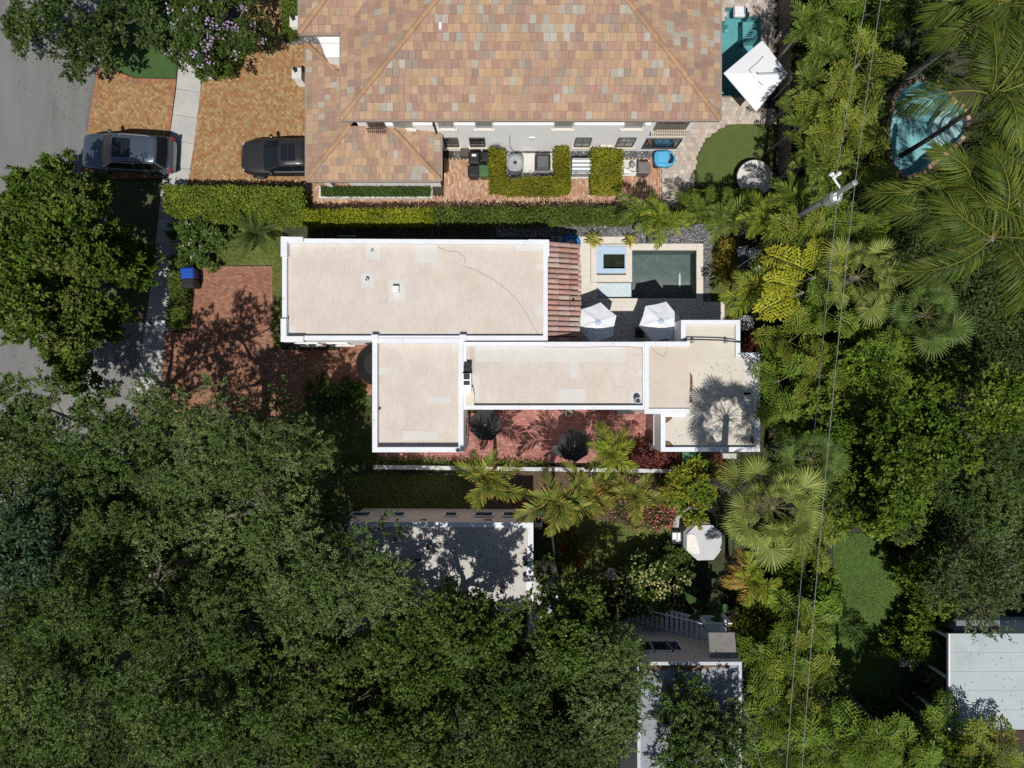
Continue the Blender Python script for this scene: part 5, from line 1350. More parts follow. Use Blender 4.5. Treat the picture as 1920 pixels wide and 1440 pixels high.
def wire(label, p0, p1, sag, rad=.011):
    b = MB(); n = 24; p0, p1 = Vector(p0), Vector(p1); pts = []
    for i in range(n+1): u = i/n; v = p0.lerp(p1, u); v.z -= sag*4*u*(1-u); pts.append(v)
    b.tube(pts, rad, 5); tag(b.build('power_line', wire_m), label, 'wire', 'overhead wires')
topp = (bx_+.02, by_, 11.05); tb = (q[0], q[1], 9.5); ia = (q2[0], q2[1], 10.4)
wire('overhead wire running from the pole top towards the lower edge', topp, P(1496, 1560, 10.6), .35)
wire('overhead wire running from the pole top to the upper edge', topp, P(1672, -130, 10.8), .1)
wire('overhead wire from the bracket insulators to the upper edge', ia, P(1648, -130, 10.2), .1)
wire('overhead wire from the transformer down to the lower edge', tb, P(1466, 1560, 9.2), .3)
wire('thin slack service wire from the roof edge of the stair house', P(1391, 1300, 6.1), P(1440, 1480, 6.5), .2, .012)
# pale metal frame near the right edge
t = thing('metal_screen_frame', 'pale metal screen frame among the coconut palms', 'frame', P(1862, 360))
for a, c in (((1862, 281), (1862, 452)), ((1862, 281), (1900, 282)), ((1862, 384), (1915, 380))): MB().tube([P(*a, 2.6), P(*c, 2.6)], .04, 6).build('rail', mt['grey_metal'], t)
for p_ in ((1862, 281), (1862, 452), (1862, 384)): q = P(*p_, 2.6); MB().tube([(q[0], q[1], 0), (q[0], q[1], 2.6)], .04, 6).build('post', mt['grey_metal'], t)
# pale paving glimpsed behind the fence
tag(MB().obox(*P(1473, 66, .5)[:2], .7, .55, 0, .5, R(-30)).build('white_crate', mt['white_conc'], bevel=.02), 'pale box glimpsed between fence and palms', 'box')
# ------------------------------------------------------------------ plants
def unit(a): return a/np.maximum(np.linalg.norm(a, axis=-1, keepdims=True), 1e-9)

def leaf_mesh(name, pos, axis, nrm, L, W, col, fold=.12):
    """one folded four-sided leaf per point"""
    n = len(pos); side = unit(np.cross(axis, nrm)); up = unit(np.cross(side, axis))
    L = np.broadcast_to(L, n)[:, None]; W = np.broadcast_to(W, n)[:, None]
    v = np.empty((n, 4, 3), dtype=np.float32)
    v[:, 0] = pos; v[:, 1] = pos+axis*L*.48+side*W*.5+up*W*fold; v[:, 2] = pos+axis*L; v[:, 3] = pos+axis*L*.48-side*W*.5+up*W*fold
    me = bpy.data.meshes.new(name)
    me.vertices.add(4*n); me.vertices.foreach_set('co', v.ravel())
    me.loops.add(4*n); me.loops.foreach_set('vertex_index', np.arange(4*n, dtype=np.int32))
    me.polygons.add(n); me.polygons.foreach_set('loop_start', np.arange(0, 4*n, 4, dtype=np.int32)); me.polygons.foreach_set('loop_total', np.full(n, 4, dtype=np.int32))
    at = me.attributes.new('Col', 'FLOAT_COLOR', 'FACE')
    c = np.ones((n, 4), dtype=np.float32); c[:, :3] = np.clip(col, .004, .95); at.data.foreach_set('color', c.ravel())
    me.update(calc_edges=True)
    return me

def sprays(rs, cen, crad, nt, nl, L, W, tl, cols, flat=.6, upb=.5, cvar=.2, lvar=.34):
    """leaf positions for clumps: every clump holds nt twigs with nl leaves each"""
    K = len(cen)
    nt_k = np.maximum(4, (nt*(crad/crad.mean())**2).astype(int)); ci = np.repeat(np.arange(K), nt_k); T = len(ci)
    d = unit(rs.normal(size=(T, 3))); d[:, 2] = np.where(d[:, 2] < -.25, -d[:, 2], d[:, 2])
    rad = rs.uniform(.35, 1.0, T)**.6
    off = d*rad[:, None]*crad[ci][:, None]; off[:, 2] *= flat
    tp = cen[ci]+off
    td = unit(d*np.array([1, 1, .6])+np.array([0, 0, upb])+rs.normal(size=(T, 3))*.45)
    tlen = tl*rs.uniform(.6, 1.3, T)
    li = np.repeat(np.arange(T), nl); N = len(li)
    u = rs.uniform(0, 1, N)
    pos = tp[li]+td[li]*(u*tlen[li])[:, None]+rs.normal(size=(N, 3))*L*.22
    ax = unit(td[li]*.7+rs.normal(size=(N, 3))*.75)
    nr = unit(np.array([0, 0, .9])+rs.normal(size=(N, 3))*.6)
    cc = np.asarray(cols); pc = cc[rs.integers(0, len(cc), K)]*(1+rs.uniform(-cvar, cvar, (K, 1)))
    col = pc[ci][li]*(1+rs.uniform(-lvar, lvar, (N, 1)))
    tv = 1+rs.uniform(-.14, .14, (T, 1)); col = col*tv[li]
    yl = rs.uniform(0, 1, N) < .06; col[yl] *= np.array([1.5, 1.35, 1.1])
    return pos, ax, nr, L*rs.uniform(.7, 1.3, N), W*rs.uniform(.75, 1.25, N), col

STY = {
 'oak':   dict(L=.108, W=.052, nt=58, nl=26, cr=.95, tl=.5, flat=.75, cols=[(.124, .180, .058), (.146, .203, .070), (.102, .160, .046), (.168, .208, .088)], mat='leaf'),
 'oakd':  dict(L=.122, W=.06, nt=54, nl=27, cr=.95, tl=.5, flat=.75, cols=[(.096, .154, .042), (.113, .172, .050), (.080, .133, .034), (.130, .178, .064)], mat='leaf'),
 'green': dict(L=.21, W=.12, nt=36, nl=17, cr=.75, tl=.42, flat=.6, cols=[(.078, .13, .018), (.10, .15, .023), (.064, .115, .016), (.13, .165, .04)], mat='leaf_gloss'),
 'dark':  dict(L=.18, W=.10, nt=32, nl=15, cr=.75, tl=.42, flat=.6, cols=[(.042, .075, .02), (.055, .09, .024), (.072, .105, .032)], mat='leaf_gloss'),
 'blue':  dict(L=.17, W=.10, nt=32, nl=15, cr=.8, tl=.42, flat=.6, cols=[(.055, .10, .05), (.07, .12, .06)], mat='leaf'),
 'grey':  dict(L=.13, W=.06, nt=34, nl=14, cr=.8, tl=.55, flat=.6, cols=[(.10, .135, .055), (.085, .12, .045), (.14, .155, .085)], mat='leaf'),
 'fresh': dict(L=.19, W=.10, nt=38, nl=17, cr=.8, tl=.42, flat=.6, cols=[(.10, .17, .022), (.13, .19, .026), (.085, .15, .018), (.15, .20, .032)], mat='leaf_gloss'),
 'fig':   dict(L=.17, W=.09, nt=40, nl=18, cr=.8, tl=.42, flat=.65, cols=[(.078, .128, .027), (.098, .148, .034), (.064, .11, .022), (.118, .155, .045)], mat='leaf'),
 'lime':  dict(L=.17, W=.075, nt=30, nl=14, cr=.5, tl=.35, flat=.7, cols=[(.20, .24, .03), (.14, .21, .03), (.25, .26, .04)], mat='leaf'),
 'myrtle':dict(L=.15, W=.08, nt=30, nl=15, cr=.6, tl=.42, flat=.6, cols=[(.075, .125, .03), (.095, .145, .038), (.06, .105, .025)], mat='leaf'),
 'garden':dict(L=.16, W=.09, nt=26, nl=13, cr=.42, tl=.3, flat=.7, cols=[(.095, .155, .035), (.12, .18, .05), (.075, .13, .03)], mat='leaf'),
 'croton':dict(L=.2, W=.07, nt=18, nl=10, cr=.3, tl=.2, flat=.8, cols=[(.26, .18, .03), (.10, .14, .03), (.32, .14, .03), (.20, .20, .04)], mat='leaf_gloss'),
 'maroon':dict(L=.17, W=.09, nt=18, nl=10, cr=.3, tl=.2, flat=.8, cols=[(.13, .03, .03), (.08, .03, .025), (.16, .06, .045), (.07, .06, .03)], mat='leaf_gloss'),
}
KEEP = {}
def tree(name, label, px_, py_, rx, ry, top, depth, style, seed, dens=1.0, cat='tree', group=None, flowers=None, outline=None, gaps=(), scale=1.0, base=None, low=.5, keep=None, share=None):
    st = STY[style]; rs = np.random.default_rng(seed)
    zc = top-depth*.45; cx, cy = X(px_, zc), Y(py_, zc); k = S*(H-zc)/H; Rx, Ry = rx*k, ry*k
    bx, by = (X(base[0]), Y(base[1])) if base else (cx+rs.uniform(-.1, .1)*Rx, cy+rs.uniform(-.1, .1)*Ry)
    t = thing(name, label, cat, (bx, by, 0), 0, group)
    if share:      # a copy of another crown of the same kind, turned and stretched
        a_, src = share; sx_, sy_, st_, objs = KEEP[src]
        for o_ in objs:
            c_ = o_.copy(); COL.objects.link(c_); c_.parent = t; c_.rotation_euler = (0, 0, R(a_)); kz = top/st_
            c_.scale = (Rx/sx_, Ry/sy_, kz); c_.location = (0, 0, 0)
        return t
    Rx0_, Ry0_ = Rx, Ry
    cr = st['cr']*scale; Rx = max(Rx*.6, Rx-cr*.5); Ry = max(Ry*.6, Ry-cr*.5); rb = cr*1.55
    K = max(5, int(dens*1.5*Rx*Ry/(rb*rb)))
    ph = rs.uniform(0, 2*PI, 4); pts = []
    def rim(a): return 1+.11*math.sin(3*a+ph[0])+.08*math.sin(5*a+ph[1])+.06*math.sin(8*a+ph[2])
    tries = 0
    while len(pts) < K and tries < K*60:
        tries += 1; best = None; bd = -1
        for _ in range(5):
            a = rs.uniform(0, 2*PI); r_ = math.sqrt(rs.uniform(0, 1))*.95
            x, y = r_*rim(a)*math.cos(a), r_*rim(a)*math.sin(a)
            if gaps:
                wx, wy = cx+x*Rx, cy+y*Ry; ppx, ppy = 960+wx/k, 720-wy/k
                if any(math.hypot((ppx-g0)/gr, (ppy-g1)/gr) < 1 for g0, g1, gr in gaps): continue
            d_ = min([math.hypot((x-p[0])*Rx, (y-p[1])*Ry) for p in pts], default=9)
            if d_ > bd: bd = d_; best = (x, y, r_)
        if best: pts.append(best)
    K = len(pts); pts = np.array(pts)
    cen = np.empty((K, 3)); cen[:, 0] = cx+pts[:, 0]*Rx; cen[:, 1] = cy+pts[:, 1]*Ry
    cen[:, 2] = top-rb*.5-depth*(.55*pts[:, 2]**2.2)-rs.uniform(0, .5, K)*depth
    crad = rb*rs.uniform(.6, 1.2, K)
    ns = 8; bi = np.repeat(np.arange(K), ns); d_ = unit(rs.normal(size=(K*ns, 3))); d_[:, 2] = np.abs(d_[:, 2])*.9-.12
    cen_all = cen[bi]+d_*(crad[bi]*rs.uniform(.55, .95, K*ns))[:, None]*np.array([1, 1, .75]); cr_all = cr*.52*rs.uniform(.65, 1.35, K*ns)
    nlow = int(K*ns*low*.5)
    if nlow:
        ix = rs.integers(0, K, nlow); c2 = cen[ix]+rs.normal(size=(nlow, 3))*rb*.6; c2[:, 2] = cen[ix][:, 2]-depth*rs.uniform(.25, .55, nlow)
        cen_all = np.vstack([cen_all, c2]); cr_all = np.concatenate([cr_all, cr*.6*rs.uniform(.8, 1.3, nlow)])
    cen_all[:, 2] = np.maximum(cen_all[:, 2], cr*.4)
    pos, ax, nr, L, W, col = sprays(rs, cen_all, cr_all, st['nt']*.42, st['nl'], st['L']*max(scale, .75), st['W']*max(scale, .75), st['tl']*.75*scale, st['cols'], st['flat'])
    o0 = np.array([bx, by, 0]); pos[:, 2] = np.maximum(pos[:, 2], .03)
    link('crown', leaf_mesh('crown', pos-o0, ax, nr, L, W, col), mt[st['mat']], t)
    # trunk and limbs
    fork = Vector((bx+(cx-bx)*.3, by+(cy-by)*.3, max(.25, (top-depth)*.7))); tr = MB(); tw = .022*top+.03
    tr.tube([(bx, by, 0), (bx+rs.uniform(-.1, .1), by+rs.uniform(-.1, .1), fork.z*.5), tuple(fork)], [tw*1.25, tw, tw*.85], 9)
    tr.build('trunk', mt['bark'], t, smooth=True)
    lb = MB(); nm = max(4, min(9, K//7)); mains = []
    order = np.argsort(-np.hypot(pts[:, 0], pts[:, 1]))
    for i in range(nm):
        c = Vector(cen[order[(i*K)//nm % K]]); c.z -= rb*.55
        mid = fork.lerp(c, .5)+Vector((0, 0, -depth*.14+rs.uniform(-.1, .1))); mains.append((mid, c))
        lb.tube([tuple(fork), tuple(fork.lerp(mid, .5)+Vector((rs.uniform(-.1, .1), rs.uniform(-.1, .1), .1))), tuple(mid), tuple(c)], [tw*.6, tw*.48, tw*.36, tw*.12], 6)
    for i in range(K):
        c = Vector(cen[i]); c.z -= cr*.25
        m_ = min(mains, key=lambda q: min((q[0]-c).length, (q[0].lerp(q[1], .6)-c).length))
        s_ = m_[0] if (m_[0]-c).length < (m_[0].lerp(m_[1], .6)-c).length else m_[0].lerp(m_[1], .6)
        e = s_.lerp(c, .55)+Vector((rs.uniform(-.15, .15), rs.uniform(-.15, .15), rs.uniform(-.05, .2)))*scale
        lb.tube([tuple(s_), tuple(e), tuple(c)], [tw*.2, tw*.14, tw*.05], 4)
        for q in range(3):
            d_ = Vector(rs.normal(size=3)); d_.z = abs(d_.z)*.5; d_.normalize()
            lb.tube([tuple(e.lerp(c, .6)), tuple(c+d_*crad[i]*(1.1 if q == 0 else .75))], [tw*.08, tw*.03], 3, cap=False)
    lb.build('limbs', mt['bark'], t)
    if flowers:
        cols_, nfl, fs_, nper = flowers
        up_ = rs.choice(K, nfl); fp = []; fc = []
        cc = np.asarray(cols_)
        for i in up_:
            d_ = unit(rs.normal(size=3)); d_[2] = abs(d_[2])+.35; d_ = unit(d_)
            p_ = cen[i]+d_*(crad[i]+cr*.35)*np.array([1, 1, .8]); c_ = cc[rs.integers(0, len(cc))]
            fp.append(p_+rs.normal(size=(nper, 3))*fs_*1.3); fc.append(np.tile(c_, (nper, 1))*(1+rs.uniform(-.15, .15, (nper, 1))))
        fp = np.vstack(fp); fc = np.vstack(fc); n = len(fp)
        link('flowers', leaf_mesh('flowers', fp-o0, unit(rs.normal(size=(n, 3))*np.array([1, 1, .4])), unit(np.array([0, 0, 1])+rs.normal(size=(n, 3))*.5), fs_*1.2, fs_*1.1, fc), mt['petal'], t)['kind'] = 'stuff'
    if keep: KEEP[keep] = (Rx0_, Ry0_, top, list(t.children))
    return t

def hedge(name, label, poly_px, top, seed, cols, L=.10, W=.06, dens=900, cat='hedge', z0=.03, jit=.05, side=True, group=None, flowers=None, mat='leaf_gloss', vol=.35):
    rs = np.random.default_rng(seed); poly = ccw(PP(poly_px, top)); xs = [p[0] for p in poly]; ys = [p[1] for p in poly]
    area = abs(sum(poly[i][0]*poly[(i+1)%len(poly)][1]-poly[(i+1)%len(poly)][0]*poly[i][1] for i in range(len(poly)))/2)
    o0 = np.array([sum(xs)/len(xs), sum(ys)/len(ys), 0])
    t = thing(name, label, cat, tuple(o0), 0, group)
    n = int(area*dens); P_ = []
    while len(P_) < n:
        x, y = rs.uniform(min(xs), max(xs)), rs.uniform(min(ys), max(ys))
        if inside(poly, x, y): P_.append((x, y, top-abs(rs.normal())*.07-(rs.uniform(0, 1) < vol)*rs.uniform(0, .4)*top))
    P_ = np.array(P_)
    N_ = np.tile([0, 0, 1.0], (len(P_), 1))
    if side:
        m = len(poly)
        for i in range(m):
            (ax, ay), (bx, by) = poly[i], poly[(i+1) % m]; l = math.hypot(bx-ax, by-ay); k = int(l*(top-z0)*dens*.55)
            u = rs.uniform(0, 1, k); q = np.stack([ax+(bx-ax)*u, ay+(by-ay)*u, rs.uniform(z0, top, k)], 1); nn = np.array([(by-ay)/l, -(bx-ax)/l, .35])
            q[:, :2] -= nn[:2]*np.abs(rs.normal(size=(k, 1)))*.06; P_ = np.vstack([P_, q]); N_ = np.vstack([N_, np.tile(nn, (k, 1))])
    bmp = .05*np.sin(P_[:, 0]*3.1+seed)*np.sin(P_[:, 1]*3.7)+.03*np.sin(P_[:, 0]*7.3+1)*np.sin(P_[:, 1]*6.1+2)
    P_[:, 2] = np.maximum(P_[:, 2]+bmp*(P_[:, 2] > .5*top), z0); n = len(P_)
    nr = unit(N_+rs.normal(size=(n, 3))*.42); ax = unit(rs.normal(size=(n, 3))+N_*.5)
    cc = np.asarray(cols); col = cc[rs.integers(0, len(cc), n)]*(1+rs.uniform(-.25, .25, (n, 1)))*(1+.18*np.sin(P_[:, 0:1]*2.3+seed)*np.sin(P_[:, 1:2]*2.9+1))
    P_ += rs.normal(size=(n, 3))*jit*np.array([1, 1, .5]); P_[:, 2] = np.maximum(P_[:, 2], z0)
    link('foliage', leaf_mesh('foliage', P_-o0, ax, nr, L*rs.uniform(.7, 1.3, n), W*rs.uniform(.7, 1.3, n), col), mt[mat], t)
    sb = MB(); r2 = random.Random(seed)
    for i in range(max(3, int(area*1.2))):
        for _ in range(20):
            x, y = r2.uniform(min(xs), max(xs)), r2.uniform(min(ys), max(ys))
            if inside(poly, x, y): break
        sb.tube([(x, y, 0), (x+r2.uniform(-.1, .1), y+r2.uniform(-.1, .1), top*.8)], [.025, .012], 4)
    sb.build('stems', mt['bark'], t)
    if flowers:
        fc_, nf, fs_ = flowers; ix = rs.choice(len(P_), nf); fp = np.repeat(P_[ix], 3, 0)+rs.normal(size=(nf*3, 3))*fs_*.5+np.array([0, 0, .05]); m = len(fp)
        fcc = np.asarray(fc_)[rs.integers(0, len(fc_), m)]
        link('flowers', leaf_mesh('flowers', fp-o0, unit(rs.normal(size=(m, 3))), unit(np.array([0, 0, 1])+rs.normal(size=(m, 3))*.5), fs_, fs_, fcc), mt['petal'], t)['kind'] = 'stuff'
    return t

# ---- palm leaves, shared by every palm of a kind
def finish(name, V, F, C):
    me = bpy.data.meshes.new(name); me.from_pydata(V, [], F)
    at = me.attributes.new('Col', 'FLOAT_COLOR', 'FACE'); a = np.ones((len(F), 4), dtype=np.float32); a[:, :3] = np.array(C); at.data.foreach_set('color', a.ravel()); me.update()
    return me
def rachis(L, a0, a1, n=18, lat=0.0):
    pts = [Vector((0, 0, 0))]
    for i in range(n):
        u = (i+.5)/n; a = a0+(a1-a0)*u**1.25; y = lat*u*u; pts.append(pts[-1]+Vector((math.cos(a)*math.cos(y), math.cos(a)*math.sin(y), math.sin(a)))*L/n)
    return pts
def samp(pts, u):
    f = u*(len(pts)-1); i = min(int(f), len(pts)-2); return pts[i].lerp(pts[i+1], f-i), (pts[i+1]-pts[i]).normalized()
def stem(V, F, C, pts, r0, r1, col):
    n0 = len(V); m = len(pts)
    for i, p in enumerate(pts):
        r_ = r0+(r1-r0)*i/(m-1)
        V += [(p.x, p.y-r_, p.z), (p.x, p.y, p.z+r_*1.2), (p.x, p.y+r_, p.z)]
    for i in range(m-1):
        for k in range(2): a = n0+i*3+k; F.append((a, a+1, a+4, a+3)); C.append(col)
def feather(name, L, n, ll, lw, a0, a1, cols, seed, stemcol=(.22, .22, .05), vup=.25, droop=.45, bare=.12, fwd=(62, 25), tipcol=None, r0=.03, lat=0.0):
    r_ = random.Random(seed); V, F, C = [], [], []; pts = rachis(L, a0, a1, 18, lat); stem(V, F, C, pts, r0, .006, stemcol)
    for i in range(n):
        u = bare+(1-bare)*(i+.5)/n; p, t = samp(pts, u); sv = Vector((-t.y, t.x, 0)).normalized(); up = sv.cross(t)*-1
        if up.z < 0: up = -up
        for s in (-1, 1):
            an = R(fwd[0]+(fwd[1]-fwd[0])*u**1.6+r_.uniform(-7, 7)); l = ll*(math.sin(PI*(.14+.80*u))**.75)*r_.uniform(.88, 1.1)
            d = (t*math.cos(an)+sv*s*math.sin(an)+up*(vup+r_.uniform(-.1, .12))).normalized()
            dr = droop*r_.uniform(.6, 1.4); w = lw*r_.uniform(.8, 1.2)
            wd = t.cross(d).cross(d).normalized() if False else (t-d*t.dot(d)).normalized()
            m1 = p+d*l*.4-Vector((0, 0, 1))*l*dr*.10; m2 = p+d*l*.75-Vector((0, 0, 1))*l*dr*.36; e = p+d*l*.98-Vector((0, 0, 1))*l*dr*.72
            a = len(V); c = r_.choice(cols); k = r_.uniform(.8, 1.2); c = tuple(v*k for v in c)
            V += [tuple(p), tuple(m1+wd*w*.5), tuple(m1-wd*w*.5), tuple(m2+wd*w*.42), tuple(m2-wd*w*.42), tuple(e)]
            F += [(a, a+1, a+2), (a+2, a+1, a+3, a+4), (a+4, a+3, a+5)]; C += [c, c, tipcol if tipcol and r_.random() < .4 else c]
    return finish(name, V, F, C)
def fishtail(name, L, n, pl_, cols, seed, a0=.5, a1=-.5):
    """twice-divided leaf: side stalks that carry ragged triangular leaflets"""
    r_ = random.Random(seed); V, F, C = [], [], []; pts = rachis(L, a0, a1); stem(V, F, C, pts, .025, .006, (.2, .22, .05))
    for i in range(n):
        u = .2+.8*(i+.5)/n; p, t = samp(pts, u)
        for s in (-1, 1):
            an = R(72-30*u); l = pl_*(math.sin(PI*(.2+.7*u))**.8)*r_.uniform(.85, 1.15)
            d = (t*math.cos(an)+Vector((0, s, 0))*math.sin(an)+Vector((0, 0, .12))).normalized(); m = max(3, int(l/.17))
            for j in range(m):
                v = (j+.7)/m; q = p+d*l*v-Vector((0, 0, 1))*l*.28*v*v
                for s2 in (-1, 1):
                    sd = (t-d*t.dot(d)).normalized()*s2; ld = (sd*.8+d*.55+Vector((0, 0, r_.uniform(-.75, .1)))).normalized(); ll = .27*r_.uniform(.75, 1.25); wv = d*.062
                    a = len(V); k = r_.uniform(.78, 1.22); c = tuple(x*k for x in r_.choice(cols))
                    V += [tuple(q), tuple(q+ld*ll+wv*1.2), tuple(q+ld*ll*1.12), tuple(q+ld*ll*.9-wv)]; F.append((a, a+1, a+2, a+3)); C.append(c)
    return finish(name, V, F, C)
def fan(name, pet, rad, n, cols, seed, span=300, droop=.25, wseg=.055):
    r_ = random.Random(seed); V, F, C = [], [], []; pts = rachis(pet, .15, -.15, 8); stem(V, F, C, pts, .022, .012, (.20, .20, .08)); h = pts[-1]
    for i in range(n):
        a = R(-span/2+span*(i+.5)/n); l = rad*(.72+.28*math.cos(a*.55))*r_.uniform(.9, 1.08)
        d = Vector((math.cos(a), math.sin(a), .16*math.cos(a*.5)+.1)).normalized(); sd = Vector((-math.sin(a), math.cos(a), 0)); k = r_.uniform(.75, 1.25); c = tuple(x*k for x in r_.choice(cols)); a_ = len(V); dr = droop*r_.uniform(.5, 1.5)
        mid = h+d*l*.5+Vector((0, 0, .03 if i % 2 else -.01)); m2 = h+d*l*.8-Vector((0, 0, 1))*l*dr*.25; e = h+d*l-Vector((0, 0, 1))*l*dr
        V += [tuple(h), tuple(mid+sd*wseg), tuple(mid-sd*wseg), tuple(m2+sd*wseg*.6), tuple(m2-sd*wseg*.6), tuple(e)]
        F += [(a_, a_+1, a_+2), (a_+2, a_+1, a_+3, a_+4), (a_+4, a_+3, a_+5)]; C += [c, c, tuple(x*1.15 for x in c)]
    return finish(name, V, F, C)
def strap(name, L, w, cols, seed, n=1):
    r_ = random.Random(seed); V, F, C = [], [], []; pts = rachis(L, .7, -.5, 6); c = r_.choice(cols)
    for i, p in enumerate(pts):
        u = i/6; k = w*(math.sin(PI*min(1, .15+.85*u))**.6 if u < 1 else 0)+.002; V += [(p.x, -k, p.z+.25*k), (p.x, 0, p.z), (p.x, k, p.z+.25*k)]
    for i in range(6):
        for s in range(2): a = i*3+s; F.append((a, a+1, a+4, a+3)); C.append(c if (s+i) % 3 else tuple(x*.85 for x in c))
    return finish(name, V, F, C)

COCO = [(.07, .11, .016), (.095, .135, .02), (.05, .085, .014), (.14, .165, .028)]
ARECA = [(.17, .23, .026), (.24, .27, .03), (.12, .185, .024), (.30, .31, .035)]
BOTTLE = [(.145, .185, .034), (.185, .215, .04), (.11, .155, .03), (.26, .24, .045)]
FISHG = [(.12, .19, .026), (.095, .165, .022), (.165, .225, .03)]
FISHY = [(.36, .37, .03), (.30, .33, .028), (.42, .40, .045)]
FISHO = [(.18, .215, .032), (.21, .235, .036), (.15, .19, .028)]
FANC = [(.24, .27, .07), (.18, .22, .05), (.30, .32, .09), (.13, .18, .04)]
FAND = [(.10, .155, .038), (.13, .18, .05), (.08, .13, .03)]
FR = {
 'coco': [feather('coconut_frond', 4.3, 46, 1.1, .058, .6+.12*i, -.9-.15*i, COCO, 10+i, (.32, .32, .06), .05, 1.1, .14, lat=(-.9, .7, 1.3, -.2)[i]) for i in range(4)],
 'areca': [feather('areca_frond', 1.9, 20, .64, .066, .75+.12*i, -.75-.2*i, ARECA, 20+i, (.32, .30, .06), .42, .35, .18) for i in range(3)],
 'arecad': [feather('green_palm_frond', 2.1, 21, .62, .068, .7+.12*i, -.8-.2*i, [(.125, .18, .03), (.165, .21, .035), (.095, .15, .026)], 60+i, (.22, .23, .05), .4, .4, .16) for i in range(3)],
 'bottle': [feather('arching_frond', 2.1, 24, .6, .075, .95+.1*i, -1.25-.2*i, BOTTLE, 30+i, (.28, .26, .06), .5, .3, .10, tipcol=(.40, .24, .05), r0=.04) for i in range(3)],
 'gold': [feather('golden_frond', 1.7, 26, .5, .055, .8+.1*i, -1.2-.1*i, [(.30, .20, .04), (.26, .20, .05), (.36, .24, .05)], 40+i, (.3, .24, .07), .4, .5, .1, tipcol=(.45, .25, .06)) for i in range(2)],
 'cycad': [feather('cycad_frond', 1.5, 40, .24, .028, .65, -.45, [(.065, .11, .03), (.085, .13, .035)], 50, (.15, .17, .05), .35, .15, .08)],
 'fish': [fishtail('fishtail_leaf', 2.3, 11, .78, FISHG, 70+i, .6, -.6-.15*i) for i in range(3)],
 'fishy': [fishtail('yellow_fishtail_leaf', 2.5, 12, .9, FISHY, 80+i, .45, -.5) for i in range(2)],
 'fisho': [fishtail('olive_fishtail_leaf', 2.3, 11, .8, FISHO, 90+i, .55, -.55-.1*i) for i in range(2)],
 'fan': [fan('fan_leaf', 1.25+.15*i, 1.0, 30, FANC, 100+i, span=250, droop=.35, wseg=.034) for i in range(3)],
 'fand': [fan('dark_fan_leaf', .95, .85, 26, FAND, 110+i, span=240, droop=.3, wseg=.03) for i in range(2)],
 'deadfan': [],
 'dead': [feather('dry_frond', 1.9, 20, .5, .04, .3, -1.5, [(.22, .19, .17), (.27, .24, .22), (.18, .15, .13)], 120, (.25, .22, .2), .2, .9, .1)],
}
def palm(name, label, px_, py_, z, kind, nf, seed, base=None, pitch=(5, 55), sc=1.0, tr=.11, cat='palm', group=None, extra=None, az=None, gap=None, shaft=None, part='frond', bow=.0, trunk=True, yaw0=None):
    """a palm whose crown centre is seen at (px, py) at height z"""
    r_ = random.Random(seed); c = Vector(P(px_, py_, z)); b0 = Vector((X(base[0]), Y(base[1]), 0)) if base else Vector((c.x+r_.uniform(-.2, .2), c.y+r_.uniform(-.2, .2), 0))
    t = thing(name, label, cat, tuple(b0), 0, group)
    if trunk:
        pts = [b0.lerp(c, u)+Vector((0, 0, 0))+(Vector((bow, bow*.3, 0))*math.sin(PI*u)) for u in (0, .25, .5, .75, 1)]
        MB().tube([tuple(p) for p in pts], [tr*1.35, tr*1.05, tr, tr*.95, tr*.9], 9).build('trunk', mt['palm_bark'], t, smooth=True)
        if shaft: MB().tube([tuple(c-Vector((0, 0, .5))), tuple(c-Vector((0, 0, .2))), tuple(c+Vector((0, 0, .12)))], [tr*1.3, tr*1.5, tr*.7], 9).build('crownshaft', M('crownshaft', (.14, .18, .06), .5, .1) if 'crownshaft' not in bpy.data.materials else bpy.data.materials['crownshaft'], t, smooth=True)
    ya = r_.uniform(0, 2*PI) if yaw0 is None else yaw0
    for i in range(nf):
        me = r_.choice(FR[kind]); f = i/nf
        a = ya + i*2.39996 + r_.uniform(-.25, .25) if az is None else R(az[i % len(az)])+r_.uniform(-.08, .08)
        pi_ = R(pitch[0]+(pitch[1]-pitch[0])*f+r_.uniform(-8, 8))
        o = link(part, me, mt['frond'], t); s = sc*(r_.uniform(.75, 1.15)*(1 if f < .5 else .85-.5*(f-.5)*r_.uniform(.6, 1.4)) if kind in ('fan', 'fand') else r_.uniform(.85, 1.1)*(1-.25*f if pitch[1] > 45 else 1))
        o.location = c-b0+Vector((math.cos(a), math.sin(a), 0))*tr*.5; o.rotation_euler = (r_.uniform(-.35, .35), -pi_, a); o.scale = (s, s, s)
    if extra:
        for k, n_, pt in extra:
            for i in range(n_):
                a = r_.uniform(0, 2*PI); o = link(part, r_.choice(FR[k]), mt['frond'], t); s = sc*r_.uniform(.8, 1.1)
                o.location = c-b0; o.rotation_euler = (r_.uniform(-.3, .3), -R(pt+r_.uniform(-10, 10)), a); o.scale = (s, s, s)
    return t
